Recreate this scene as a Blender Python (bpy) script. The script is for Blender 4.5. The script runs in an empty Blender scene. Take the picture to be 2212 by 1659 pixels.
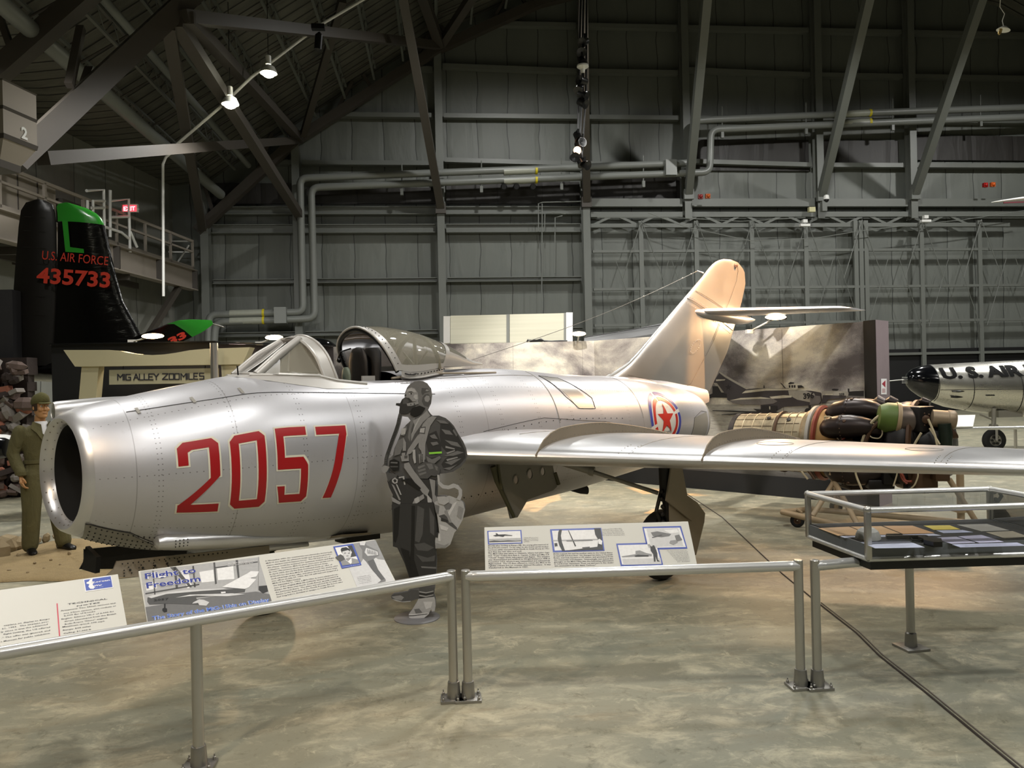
import bpy, bmesh, math, random
import numpy as np
from mathutils import Vector, Matrix
from math import sin, cos, tan, atan2, pi, radians, sqrt
SC = bpy.context.scene
COL = SC.collection
random.seed(7)
V3 = Vector

# ------------------------------------------------------------------ camera
F0 = 1667.0; CAMH = 1.88; YAW = radians(84.7); ROLL = radians(-1.25)
FW = V3((cos(YAW), sin(YAW), 0)); RT = V3((sin(YAW), -cos(YAW), 0)); UP = V3((0, 0, 1))
RT2 = RT*cos(ROLL) + UP*sin(ROLL); UP2 = -RT*sin(ROLL) + UP*cos(ROLL)
CAM = V3((0, 0, CAMH))
cd = bpy.data.cameras.new('camera'); cam = bpy.data.objects.new('camera', cd); COL.objects.link(cam)
cd.sensor_width = 36.0; cd.lens = 36.0*F0/2212.0; cd.clip_start = 0.05; cd.clip_end = 300
mw = Matrix((RT2, UP2, -FW)).transposed().to_4x4(); mw.translation = CAM
cam.matrix_world = mw
SC.camera = cam

# ------------------------------------------------------------------ colour management
SC.view_settings.view_transform = 'Standard'; SC.view_settings.look = 'None'
SC.view_settings.gamma = 1.0; SC.view_settings.use_curve_mapping = False
SC.view_settings.exposure = 0.5
SC.cycles.use_denoising = True
SC.cycles.max_bounces = 6; SC.cycles.glossy_bounces = 4; SC.cycles.transparent_max_bounces = 12
SC.cycles.sample_clamp_indirect = 6.0
SC.cycles.caustics_reflective = False; SC.cycles.caustics_refractive = False

# ------------------------------------------------------------------ world: faint ambient of the closed hall
w = bpy.data.worlds.new('world'); SC.world = w; w.use_nodes = True
w.node_tree.nodes['Background'].inputs[0].default_value = (0.80, 0.86, 0.84, 1)
w.node_tree.nodes['Background'].inputs[1].default_value = 0.055

# where a pixel of the 2212x1659 frame lands in the hall (used to read positions off the photograph)
def ray(px, py): return FW + RT2*((px-1106)/F0) - UP2*((py-829.5)/F0)
def G(px, py, z=0.0):
    r = ray(px, py); return CAM + r*((z-CAMH)/r.z)
def D(px, py, d): return CAM + ray(px, py)*d
def PY(px, py, y):
    r = ray(px, py); return CAM + r*(y/r.y)

# ------------------------------------------------------------------ lamps of the hall (high bays in rows under the roof)
def aim(o, tgt):
    d = (V3(tgt)-o.location).normalized(); o.rotation_euler = d.to_track_quat('-Z', 'Y').to_euler()
def spot(name, loc, tgt, power, color, size=150, blend=.6, rad=.25):
    l = bpy.data.lights.new(name, 'SPOT'); l.energy = power; l.color = color
    l.spot_size = radians(size); l.spot_blend = blend; l.shadow_soft_size = rad
    o = bpy.data.objects.new(name, l); COL.objects.link(o); o.location = loc; aim(o, tgt); return o
COOL = (1.0, .99, .96); WARM = (1.0, .60, .30)
BAYS = [tuple(D(580, 148, 25)), tuple(D(497, 215, 25))]
for (x, y, z, p) in [(-5.5, -5, 11, 600), (2.5, -5, 11, 700), (10.5, -5, 11, 700), (-6, 1.5, 10.5, 550), (1.5, 2.0, 10.5, 800), (9, 1.5, 10.5, 800), (-5.5, 9.5, 10.5, 620), (3.5, 10.5, 10.5, 900), (12, 9, 10.5, 900), (-2, 17.3, 11.2, 1700), (9, 17.5, 11.6, 1900), (18, 17, 12, 2000), (16, 27, 17, 3000), (4, 28.5, 17.8, 2600), (28, 28, 17.4, 3200), (27, 16, 12, 2000), (-10.5, 17, 9.8, 1700)]:
    BAYS.append((x, y, z, p))
for i, B in enumerate(BAYS):
    x, y, z = B[:3]; far = i > 10
    spot('high_bay_light', (x, y, z-.34), (x, y+(4 if far else 0), 0), B[3] if i > 1 else 900, COOL, 155 if far else 140, .5, .3)
# spots aimed at the exhibit, without fixtures; the mural pair is added
_j = lambda x, y, z: (JX+x*cos(JA)-y*sin(JA), JY+x*sin(JA)+y*cos(JA), z)
JX, JY, JA = -2.685, 5.713, radians(38.17)
spot('unseen_spot_light', _j(10.4, -3.4, 9.0), _j(8.95, -.1, 3.15), 9500, (1, .48, .16), 17, .3, .06)
spot('unseen_spot_light', _j(6.4, -9.0, 8.0), _j(6.0, -1.0, 1.4), 260, (1, .74, .50), 42, .6, .15)
spot('unseen_spot_light', (-3.5, -1.0, 7.0), (-.8, 7.3, 1.2), 450, (1, .70, .42), 50, .5, .15)
spot('unseen_spot_light', (8.5, 12.5, 5.5), (3.4, 9.2, 0), 900, WARM, 46, .4, .12)
spot('unseen_spot_light', (1.0, 8.0, 8.0), (3.6, 13.6, 1.7), 2600, (1, .95, .90), 50, .5, .15)  # added spot, brightens the mural
spot('unseen_spot_light', (7.6, 7.0, 8.0), (4.0, 12.8, 1.9), 1300, (1, .95, .90), 46, .5, .15)  # second added spot, evens out the light on the mural
spot('unseen_spot_light', (-3.5, 9.5, 8.5), (-2.5, 15, 2.0), 500, (1, .95, .88), 55, .5, .15)

# ------------------------------------------------------------------ node / material helpers
def lin(c): c /= 255.0; return c/12.92 if c <= .04045 else ((c+.055)/1.055)**2.4
def rgb(h):
    if not isinstance(h, str): return tuple(h)+(1,)
    h = h.lstrip('#'); return tuple(lin(int(h[i:i+2], 16)) for i in (0, 2, 4))+(1,)
class NT:
    def __init__(s, name):
        s.m = bpy.data.materials.new(name); s.m.use_nodes = True; s.t = s.m.node_tree
        s.b = s.t.nodes['Principled BSDF']; s.out = s.t.nodes['Material Output']
    def n(s, typ, **kw):
        x = s.t.nodes.new(typ)
        for k, v in kw.items(): setattr(x, k, v)
        return x
    def put(s, sock, v):
        if isinstance(v, bpy.types.NodeSocket): s.t.links.new(v, sock)
        else: sock.default_value = v
    def M(s, op, a, b=0.0, c=0.0, clamp=False):
        x = s.n('ShaderNodeMath', operation=op, use_clamp=clamp)
        s.put(x.inputs[0], a); s.put(x.inputs[1], b); s.put(x.inputs[2], c); return x.outputs[0]
    def mix(s, f, a, b, blend='MIX'):
        x = s.n('ShaderNodeMix', data_type='RGBA', blend_type=blend)
        s.put(x.inputs[0], f); s.put(x.inputs[6], a); s.put(x.inputs[7], b); return x.outputs[2]
    def ramp(s, f, stops):
        x = s.n('ShaderNodeValToRGB'); s.put(x.inputs[0], f); r = x.color_ramp
        while len(r.elements) < len(stops): r.elements.new(.5)
        for e, (p, c) in zip(r.elements, stops): e.position = p; e.color = rgb(c) if isinstance(c, str) else (c, c, c, 1)
        return x.outputs[0]
    def co(s, kind='Object'): return s.n('ShaderNodeTexCoord').outputs[kind]
    def xyz(s, v):
        x = s.n('ShaderNodeSeparateXYZ'); s.put(x.inputs[0], v); return x.outputs
    def mapp(s, v, scale=(1, 1, 1), rot=(0, 0, 0)):
        x = s.n('ShaderNodeMapping'); s.put(x.inputs[0], v); x.inputs['Scale'].default_value = scale; x.inputs['Rotation'].default_value = rot; return x.outputs[0]
    def noise(s, v, scale=5, detail=4, rough=.5, dist=0):
        x = s.n('ShaderNodeTexNoise'); s.put(x.inputs['Vector'], v); x.inputs['Scale'].default_value = scale
        x.inputs['Detail'].default_value = detail; x.inputs['Roughness'].default_value = rough; x.inputs['Distortion'].default_value = dist; return x.outputs[0]
    def bump(s, h, strength=.3, dist=.02):
        x = s.n('ShaderNodeBump'); x.inputs['Strength'].default_value = strength; x.inputs['Distance'].default_value = dist
        s.put(x.inputs['Height'], h); s.t.links.new(x.outputs[0], s.b.inputs['Normal']); return x
    def set(s, **kw):
        for k, v in kw.items(): s.put(s.b.inputs[k.replace('_', ' ')], v)
        return s.m
MATS = {}
def mat(name, color, rough=.5, metal=0.0, var=.10, scale=6.0, spec=.5, bump=0.0):
    if name in MATS: return MATS[name]
    t = NT(name); c = rgb(color); f = t.noise(t.co(), scale, 3)
    d = tuple(x*(1-var) for x in c[:3])+(1,); e = tuple(min(1, x*(1+var)) for x in c[:3])+(1,)
    t.set(Base_Color=t.mix(f, d, e), Roughness=rough, Metallic=metal); t.b.inputs['Specular IOR Level'].default_value = spec
    if bump: t.bump(t.noise(t.co(), scale*4, 4), bump, .01)
    MATS[name] = t.m; return t.m
def emis(name, color, strength):
    if name in MATS: return MATS[name]
    t = NT(name); t.set(Base_Color=rgb(color), Emission_Color=rgb(color), Emission_Strength=strength); MATS[name] = t.m; return t.m
def glass(name, tint, alpha=.25, rough=.03):
    """thin sheet: mostly see-through, with a Fresnel-weighted reflection"""
    if name in MATS: return MATS[name]
    t = NT(name); t.t.nodes.remove(t.b)
    tr = t.n('ShaderNodeBsdfTransparent'); tr.inputs[0].default_value = (1, 1, 1, 1)
    df = t.n('ShaderNodeBsdfDiffuse'); df.inputs[0].default_value = rgb(tint)
    gl = t.n('ShaderNodeBsdfGlossy'); gl.inputs['Roughness'].default_value = rough
    m1 = t.n('ShaderNodeMixShader'); m1.inputs[0].default_value = alpha; t.t.links.new(tr.outputs[0], m1.inputs[1]); t.t.links.new(df.outputs[0], m1.inputs[2])
    lw = t.n('ShaderNodeFresnel'); lw.inputs[0].default_value = 1.5
    m2 = t.n('ShaderNodeMixShader'); t.t.links.new(lw.outputs[0], m2.inputs[0]); t.t.links.new(m1.outputs[0], m2.inputs[1]); t.t.links.new(gl.outputs[0], m2.inputs[2])
    t.t.links.new(m2.outputs[0], t.out.inputs[0]); MATS[name] = t.m; return t.m

# ------------------------------------------------------------------ object helpers
XF = {}
def tag(o, label=None, cat=None, group=None, kind=None):
    if label: o['label'] = label
    if cat: o['category'] = cat
    if group: o['group'] = group
    if kind: o['kind'] = kind
    return o
def thing(name, label, cat, loc=(0, 0, 0), rz=0.0, group=None):
    o = bpy.data.objects.new(name, None); COL.objects.link(o); o.location = loc; o.rotation_euler = (0, 0, rz); o.empty_display_size = .1
    XF[o.name] = Matrix.Translation(V3(loc)) @ Matrix.Rotation(rz, 4, 'Z'); return tag(o, label, cat, group)
def frame_of(d, up=None):
    d = V3(d).normalized(); up = V3(up) if up is not None else (V3((0, 0, 1)) if abs(d.z) < .95 else V3((1, 0, 0)))
    s = d.cross(up).normalized(); u = s.cross(d).normalized(); return d, s, u
class MB:
    def __init__(s): s.v = []; s.f = []; s.mi = []; s.cur = 0
    def add(s, vs, fs, mi=None):
        o = len(s.v); s.v += [V3(p) for p in vs]; s.f += [[o+i for i in f] for f in fs]; s.mi += [s.cur if mi is None else mi]*len(fs); return s
    def box(s, c, size, rz=0.0, mi=None):
        hx, hy, hz = size[0]/2, size[1]/2, size[2]/2; c = V3(c); R = Matrix.Rotation(rz, 3, 'Z')
        vs = [c+R@V3((x*hx, y*hy, z*hz)) for z in (-1, 1) for x, y in ((-1, -1), (1, -1), (1, 1), (-1, 1))]
        return s.add(vs, [(0, 3, 2, 1), (4, 5, 6, 7), (0, 1, 5, 4), (1, 2, 6, 5), (2, 3, 7, 6), (3, 0, 4, 7)], mi)
    def beam(s, p, q, a, b=None, up=None, mi=None):
        b = b or a; p = V3(p); q = V3(q); d, sd, u = frame_of(q-p, up)
        vs = [e+sd*(x*a/2)+u*(y*b/2) for e in (p, q) for x, y in ((-1, -1), (1, -1), (1, 1), (-1, 1))]
        return s.add(vs, [(0, 1, 2, 3), (4, 7, 6, 5), (0, 4, 5, 1), (1, 5, 6, 2), (2, 6, 7, 3), (3, 7, 4, 0)], mi)
    def ibeam(s, p, q, w, h, t=.03, up=None):
        p = V3(p); q = V3(q); d, sd, u = frame_of(q-p, up)
        prof = [(-w/2, -h/2), (w/2, -h/2), (w/2, -h/2+t), (t/2, -h/2+t), (t/2, h/2-t), (w/2, h/2-t), (w/2, h/2), (-w/2, h/2), (-w/2, h/2-t), (-t/2, h/2-t), (-t/2, -h/2+t), (-w/2, -h/2+t)]
        n = len(prof); vs = [e+sd*x+u*y for e in (p, q) for x, y in prof]
        return s.add(vs, [tuple(range(n))[::-1], tuple(range(n, 2*n))]+[(i, (i+1) % n, n+(i+1) % n, n+i) for i in range(n)])
    def tube(s, pts, r, n=12, cap=True, closed=False, mi=None, flat=1.0):
        pts = [V3(p) for p in pts]; m = len(pts); rs = r if isinstance(r, (list, tuple)) else [r]*m
        rings = []; pu = None
        for i, p in enumerate(pts):
            if closed: d = pts[(i+1) % m]-pts[i-1]
            else: d = pts[min(i+1, m-1)]-pts[max(i-1, 0)]
            d.normalize()
            if pu is None: _, sd, u = frame_of(d)
            else:
                u = (pu-d*pu.dot(d))
                if u.length < 1e-5: _, sd, u = frame_of(d)
                u.normalize(); sd = d.cross(u)
            pu = u
            rings.append([p+(sd*cos(2*pi*k/n)+u*sin(2*pi*k/n)*flat)*rs[i] for k in range(n)])
        return s.loft(rings, cap, cap, closed, mi)
    def loft(s, rings, c0=True, c1=True, closed=False, mi=None, open_ring=False):
        n = len(rings[0]); m = len(rings); vs = [p for r in rings for p in r]; fs = []
        for i in range(m if closed else m-1):
            j = (i+1) % m
            for k in range(n-1 if open_ring else n):
                l = (k+1) % n; fs.append((i*n+k, i*n+l, j*n+l, j*n+k))
        if not closed and not open_ring:
            if c0: fs.append(tuple(range(n))[::-1])
            if c1: fs.append(tuple(range((m-1)*n, m*n)))
        return s.add(vs, fs, mi)
    def lathe(s, prof, o=(0, 0, 0), axis=(0, 0, 1), n=24, cap=True, mi=None):
        o = V3(o); d, sd, u = frame_of(axis)
        return s.loft([[o+d*z+(sd*cos(2*pi*k/n)+u*sin(2*pi*k/n))*max(r, 1e-4) for k in range(n)] for r, z in prof], cap, cap, mi=mi)
    def ball(s, c, r, n=16, m=10, sc=(1, 1, 1), mi=None):
        c = V3(c)
        return s.loft([[c+V3((cos(2*pi*k/n)*sin(pi*j/m)*sc[0], sin(2*pi*k/n)*sin(pi*j/m)*sc[1], -cos(pi*j/m)*sc[2]))*r for k in range(n)] for j in [.15]+list(range(1, m))+[m-.15]], mi=mi)
    def prism(s, poly, t, mi=None, cap0=True):
        """poly: list of 3-D points (planar); t: extrusion vector"""
        n = len(poly); t = V3(t); vs = [V3(p) for p in poly]+[V3(p)+t for p in poly]
        return s.add(vs, ([tuple(range(n))[::-1]] if cap0 else [])+[tuple(range(n, 2*n))]+[(i, (i+1) % n, n+(i+1) % n, n+i) for i in range(n)], mi)
    def build(s, name, mats, parent=None, smooth=True, local=False, bevel=0.0, angle=38, recalc=True):
        me = bpy.data.meshes.new(name)
        loc = V3((0, 0, 0)); vs = s.v
        if parent is not None:
            if not local: inv = XF[parent.name].inverted(); vs = [inv@p for p in vs]
        elif not local:
            a = [min(p[i] for p in vs) for i in range(3)]; b = [max(p[i] for p in vs) for i in range(3)]
            loc = V3(((a[0]+b[0])/2, (a[1]+b[1])/2, a[2])); vs = [p-loc for p in vs]
        me.from_pydata([tuple(p) for p in vs], [], s.f)
        for m in (mats if isinstance(mats, (list, tuple)) else [mats]): me.materials.append(m)
        me.polygons.foreach_set('material_index', s.mi)
        if recalc or bevel:
            bm = bmesh.new(); bm.from_mesh(me)
            if recalc: bmesh.ops.recalc_face_normals(bm, faces=bm.faces)
            if bevel:
                es = [e for e in bm.edges if len(e.link_faces) == 2 and e.calc_face_angle(0) > radians(40)]
                bmesh.ops.bevel(bm, geom=es, offset=bevel, segments=2, affect='EDGES', profile=.5, clamp_overlap=True)
            bm.to_mesh(me); bm.free()
        me.validate()
        if smooth:
            me.polygons.foreach_set('use_smooth', [True]*len(me.polygons)); me.set_sharp_from_angle(angle=radians(angle))
        o = bpy.data.objects.new(name, me); COL.objects.link(o); o.location = loc
        if parent is not None: o.parent = parent; XF[o.name] = XF[parent.name]
        else: XF[o.name] = Matrix.Translation(loc)
        return o
def label_part(o, s): o['label'] = s; return o
def text_mb(body, size, org, xdir, ydir, depth=.002, bold=0.0, align='LEFT', sx=1.0, spacing=1.0, mi=0, mb=None, line=1.0):
    """lettering as mesh; org/xdir/ydir place the text plane"""
    cu = bpy.data.curves.new('txt', 'FONT'); cu.body = body; cu.size = size; cu.extrude = depth/2; cu.offset = bold; cu.align_x = align
    cu.space_character = spacing; cu.space_line = line; cu.resolution_u = 2
    ob = bpy.data.objects.new('txt', cu); COL.objects.link(ob)
    dg = bpy.context.evaluated_depsgraph_get(); me = bpy.data.meshes.new_from_object(ob.evaluated_get(dg))
    bpy.data.objects.remove(ob); mb = mb or MB()
    x = V3(xdir).normalized(); y = V3(ydir).normalized(); nn = x.cross(y)
    mb.add([V3(org)+x*(v.co.x*sx)+y*v.co.y+nn*v.co.z for v in me.vertices], [tuple(p.vertices) for p in me.polygons], mi)
    bpy.data.meshes.remove(me); return mb
def copy_tree(o, loc=None, rz=None):
    def rec(a, par):
        c = a.copy(); COL.objects.link(c); c.parent = par
        for ch in [x for x in list(KIDS.get(a.name, []))]: rec(ch, c)
        return c
    KIDS = {}
    for x in bpy.data.objects:
        if x.parent: KIDS.setdefault(x.parent.name, []).append(x)
    c = rec(o, None)
    if loc is not None: c.location = loc
    if rz is not None: c.rotation_euler[2] = rz
    XF[c.name] = Matrix.Translation(c.location) @ Matrix.Rotation(c.rotation_euler[2], 4, 'Z'); return c
def cat_interp(xs, tab):
    """smooth interpolation of a table [(x, a, b, ..)] (monotone cubic)"""
    T = np.array(tab, float); X = T[:, 0]; out = []
    for j in range(1, T.shape[1]):
        Y = T[:, j]; h = np.diff(X); dl = np.diff(Y)/h; m = np.zeros(len(X)); m[0] = dl[0]; m[-1] = dl[-1]
        for i in range(1, len(X)-1): m[i] = 0 if dl[i-1]*dl[i] <= 0 else 2*dl[i-1]*dl[i]/(dl[i-1]+dl[i])
        r = []
        for x in xs:
            i = int(min(max(np.searchsorted(X, x)-1, 0), len(X)-2)); t = min(max((x-X[i])/h[i], 0), 1)
            r.append((2*t**3-3*t*t+1)*Y[i]+(t**3-2*t*t+t)*h[i]*m[i]+(-2*t**3+3*t*t)*Y[i+1]+(t**3-t*t)*h[i]*m[i+1])
        out.append(r)
    return out
# ================================================================== materials of the hall
def m_floor():
    t = NT('polished_concrete'); o = t.co()
    sub = lambda x, k, g: t.M('MULTIPLY', t.M('SUBTRACT', x, k, clamp=True), g, clamp=True)
    a = t.noise(o, .5, 5, .6, .3); b = t.noise(t.mapp(o, (1, 1.7, 1), (0, 0, .5)), 3.2, 10, .74, .5); c = t.noise(o, 26, 8, .8, .3)
    e = t.noise(t.mapp(o, (.6, 2.8, 1), (0, 0, .35)), 2.0, 9, .72, .4); g = t.noise(o, 8, 10, .78, .5); h = t.noise(o, 1.4, 9, .7, .5)
    col = t.ramp(a, [(.32, '#7a7a6b'), (.5, '#888572'), (.68, '#908b76')])
    col = t.mix(sub(b, .48, 5.0), col, rgb('#b3ab92')); col = t.mix(sub(h, .53, 4), col, rgb('#6c6f62'))
    col = t.mix(sub(e, .55, 3.5), col, rgb('#77694f')); col = t.mix(sub(g, .56, 6.0), col, rgb('#55523f'))
    col = t.mix(sub(c, .56, 4.0), col, rgb('#5b5747')); col = t.mix(sub(t.noise(t.mapp(o, (1, 1, 1), (0, 0, 1.2)), 5, 10, .78, .8), .58, 9), col, rgb('#bab298'))
    t.set(Base_Color=col, Roughness=t.M('MULTIPLY_ADD', b, .25, .32)); t.b.inputs['Specular IOR Level'].default_value = .4
    t.bump(c, .08, .004); return t.m
M_FLOOR = m_floor()
def m_quilt(name, lo, hi, axis='X', seam=1.55):
    """vinyl faced insulation: vertical seams, diagonal wrinkles"""
    t = NT(name); o = t.co(); X = t.xyz(o)[axis]
    n = t.noise(t.mapp(o, (1, 1, .35), (0, .5, 0)), 1.1, 3, .5, .6)
    s = t.M('PINGPONG', t.M('ADD', X, t.M('MULTIPLY', t.noise(t.mapp(o, (.3, .3, .5)), 1.0, 2), .35)), seam/2)
    line = t.M('LESS_THAN', s, .022)
    col = t.mix(n, rgb(lo), rgb(hi)); col = t.mix(line, col, tuple(x*.35 for x in rgb(lo)[:3])+(1,))
    t.set(Base_Color=col, Roughness=.55); t.bump(t.M('ADD', t.M('MULTIPLY', n, 1.0), t.M('MULTIPLY', t.M('MINIMUM', s, .25), 1.5)), .45, .12); return t.m
M_QUILT = m_quilt('insulation_quilt', '#60645f', '#6d706a')
M_QUILT_L = m_quilt('insulation_quilt_side', '#74756f', '#86867e', 'Y', 2.1)
M_STEEL = mat('grey_steel_paint', '#666964', .45, 0, .06, 3)
M_STEELD = mat('brown_grey_steel', '#413c36', .5, 0, .08, 2)
M_DARKBAND = m_quilt('dark_insulation', '#22201d', '#2b2825', 'X', 2.3)
M_BLACKW = mat('black_wall_paint', '#0b0b0c', .6, 0, .1, 2)
M_PIPE = mat('grey_pipe_paint', '#757874', .4, 0, .05, 3)
M_WHITE = mat('white_paint', '#d9d9d5', .4, 0, .04, 4)
M_BLACK = mat('black_plastic', '#0a0a0a', .35, 0, .1, 8)
M_ALU = mat('brushed_aluminium_tube', '#b9b7b1', .33, .85, .05, 9)
M_CASTALU = mat('cast_aluminium', '#a09e99', .38, .9, .08, 9)
M_CHROME = mat('chrome', '#d8d8d8', .12, 1, .02, 9)
def m_roof():
    t = NT('roof_deck'); o = t.co(); Y = t.xyz(o)['Y']
    r = t.M('PINGPONG', Y, .30); n = t.noise(t.mapp(o, (.5, 2, .5)), 1.5, 5, .65, 1.0)
    col = t.mix(n, rgb('#3b3a34'), rgb('#77766c')); col = t.mix(t.M('LESS_THAN', r, .035), col, rgb('#14130f'))
    t.set(Base_Color=col, Roughness=.6); t.bump(t.M('MINIMUM', r, .1), .8, .2); return t.m
M_ROOF = m_roof()

# ================================================================== the hall
YB = 38.0
ARCH = [(-19, 11.8), (-12.7, 11.8), (-11.0, 12.0), (-6.66, 14.9), (.2, 19.4), (5.3, 21.8), (12, 23.6), (20, 23.6), (30, 21.5), (42, 15.5), (52, 8)]
def arch_z(x): return float(np.interp(x, [a for a, b in ARCH], [b for a, b in ARCH]))
CHT = [(-11.6, 10.3)]+ARCH[3:]
def chord_z(x): return float(np.interp(x, [a for a, b in CHT], [b for a, b in CHT]))
def wl_x(y): return -12.8-.16*(38-y)
b = MB(); b.box((15, 12, -.1), (80, 56, .2)); tag(b.build('floor', M_FLOOR, smooth=False), kind='structure')
b = MB(); pts = [(x, z) for x, z in ARCH if x > -13]+[(52, 0)]
b.prism([(-13.3, 38.6, 0), (-13.3, 38.6, 12.1)]+[(x, 38.6, z+.4) for x, z in pts], (0, .3, 0)); tag(b.build('wall_back', M_QUILT, smooth=False), kind='structure')
b = MB(); b.prism([(wl_x(38.9), 38.9, 0), (wl_x(-14), -14, 0), (wl_x(-14), -14, 12.1), (wl_x(38.9), 38.9, 12.1)], (-.3, -.05, 0)); tag(b.build('wall_left', M_QUILT_L, smooth=False), kind='structure')
b = MB(); b.box((48, 12, 6), (.3, 54, 12)); tag(b.build('wall_right', M_QUILT_L, smooth=False), kind='structure')
b = MB(); b.box((15, -14.2, 12), (72, .3, 24)); tag(b.build('wall_front', M_QUILT, smooth=False), kind='structure')
b = MB()
for i in range(len(ARCH)-1):
    (x0, z0), (x1, z1) = ARCH[i], ARCH[i+1]; d = V3((x1-x0, 0, z1-z0)).normalized(); n = V3((-d.z, 0, d.x))*.25
    b.prism([V3((x0, -14, z0)), V3((x1, -14, z1)), V3((x1, -14, z1))+n, V3((x0, -14, z0))+n], (0, 53, 0))
tag(b.build('ceiling', M_ROOF, smooth=False), kind='structure')

ntrim = [0]
def trim(mb, m=M_STEEL, smooth=False):
    ntrim[0] += 1; return tag(mb.build('trim_%d' % ntrim[0], m, smooth=smooth), kind='structure')
# horizontal girts of the back wall
cols = [-11.0, -6.7, .2, 7.4, 12.6, 19.57, 24.6, 31.8, 39]
for k, z in enumerate((22.1, 19.8, 17.5, 15.2, 12.85)):
    for i in range(len(cols)-1):
        x0, x1 = cols[i]+.25, cols[i+1]-.25
        lim = next((x for x in np.arange(-12, 20, .1) if arch_z(x)-.9 > z), 20)
        if x1 < lim: continue
        x0 = max(x0, lim); b = MB(); b.beam((x0, 38.32, z+(.16 if k % 2 == 0 and i in (2, 4) else 0)), (x1, 38.32, z), .34, .22); trim(b)
for i in range(3):                                                   # lower bays left of the fourth column
    x0, x1 = cols[i]+.25, cols[i+1]-.25
    for z, h in ((10.5, .38), (9.62, .42), (7.09, .22), (4.54, .22), (2.3, .2)):
        b = MB(); b.ibeam((x0, 38.25, z), (x1, 38.25, z), .35, h, .04); trim(b)
for i in range(3, len(cols)-1):
    x0, x1 = cols[i]+.25, cols[i+1]-.25
    for z, h in ((10.85, .40), (10.25, .26)):
        b = MB(); b.beam((x0, 38.1, z), (x1, 38.1, z), .3, h); trim(b)
# dark insulation band
b = MB()
for x0, x1, z0, z1 in ((-11, -6.5, 10.9, 11.9), (-6.3, 0, 10.9, 11.7), (.5, 7.2, 10.9, 12.0), (7.7, 12.4, 11.1, 12.3), (12.9, 19.3, 12.6, 14.2), (19.8, 24.2, 12.9, 14.2), (24.9, 45, 13.2, 14.5)):
    b.box(((x0+x1)/2, 38.5, (z0+z1)/2), (x1-x0, .12, z1-z0))
trim(b, M_DARKBAND)
# columns
names = ['at the far left corner', 'beside the twin riser pipes', 'third from the left corner', 'under the long straight brace, left of the tail', 'left of the pipe step', 'under the security camera', 'under the rightmost diagonal brace', 'beyond the right edge braces', 'far right']
for i, x in enumerate(cols[:8]):
    b = MB(); top = arch_z(x)-.6; b.ibeam((x, 38.0, 0 if i < 4 else 10.0), (x, 38.0, top), .36, .5, .05, up=(0, 1, 0))
    tag(b.build('steel_column', M_STEEL, smooth=False), 'tall grey steel wall column '+names[i], 'column', 'steel columns of the end wall')
# sliding door framing right of the fourth column
dv = [10.16, 13.0, 15.9, 18.75, 21.7, 25.0, 28.2, 31.4, 34.5]
for x in dv:
    b = MB(); w3 = (-.28, 0, .28) if abs(x-21.7) < .1 else (0,)
    for o in w3: b.beam((x+o, 37.9, 0), (x+o, 37.9, 9.9), .13, .22)
    trim(b)
for z in (8.39, 6.50, 4.70, 3.0):
    b = MB(); b.beam((7.7, 37.95, z), (46, 37.95, z), .2, .13); trim(b)
for x in dv:
    b = MB()
    for sgn in (-1, 1): b.tube([(x, 37.7, 9.9), (x+sgn*1.05, 37.7, 6.9)], .022, 6); b.tube([(x+sgn*1.35, 37.7, 7.9), (x+sgn*.2, 37.7, 4.4)], .016, 6)
    trim(b)
b = MB(); z = 9.55
for i in range(9):                                                   # lattice truss above the doors
    x = 7.8+i*2.2; b.beam((x, 38.05, 9.75), (x+1.1, 38.05, 10.25), .12); b.beam((x+1.1, 38.05, 10.25), (x+2.2, 38.05, 9.75), .12)
b.beam((7.6, 38.05, 9.7), (30, 38.05, 9.7), .15, .2); trim(b)
# black lower wall
b = MB(); b.box((23, 38.2, 1.6), (46, .3, 3.3)); b.box((-4.5, 38.3, 1.9), (13, .2, 3.8)); trim(b, M_BLACKW)

# diagonal braces rising from the wall columns toward the hall
dirv = V3((-.137, -.715, .686))
for i, (x, z, lab) in enumerate(((.2, 10.6, 'long grey steel brace landing on the column left of the hanging light cluster'), (7.4, 10.9, 'long grey steel brace beside the hanging black light cluster'), (12.6, 11.3, 'bright edged steel brace above the aircraft fin'), (19.57, 11.2, 'steel brace ending above the white security camera'), (24.6, 11.3, 'rightmost long steel brace on the far wall'))):
    p = V3((x, 37.7, z)); b = MB(); b.beam(p, p+dirv*15.5, .36, .36, up=(0, 1, 1))
    b.box(p+V3((0, 0, -.1)), (.5, .2, .5))
    trim(b, M_STEELD if i < 2 else M_STEEL)
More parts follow.
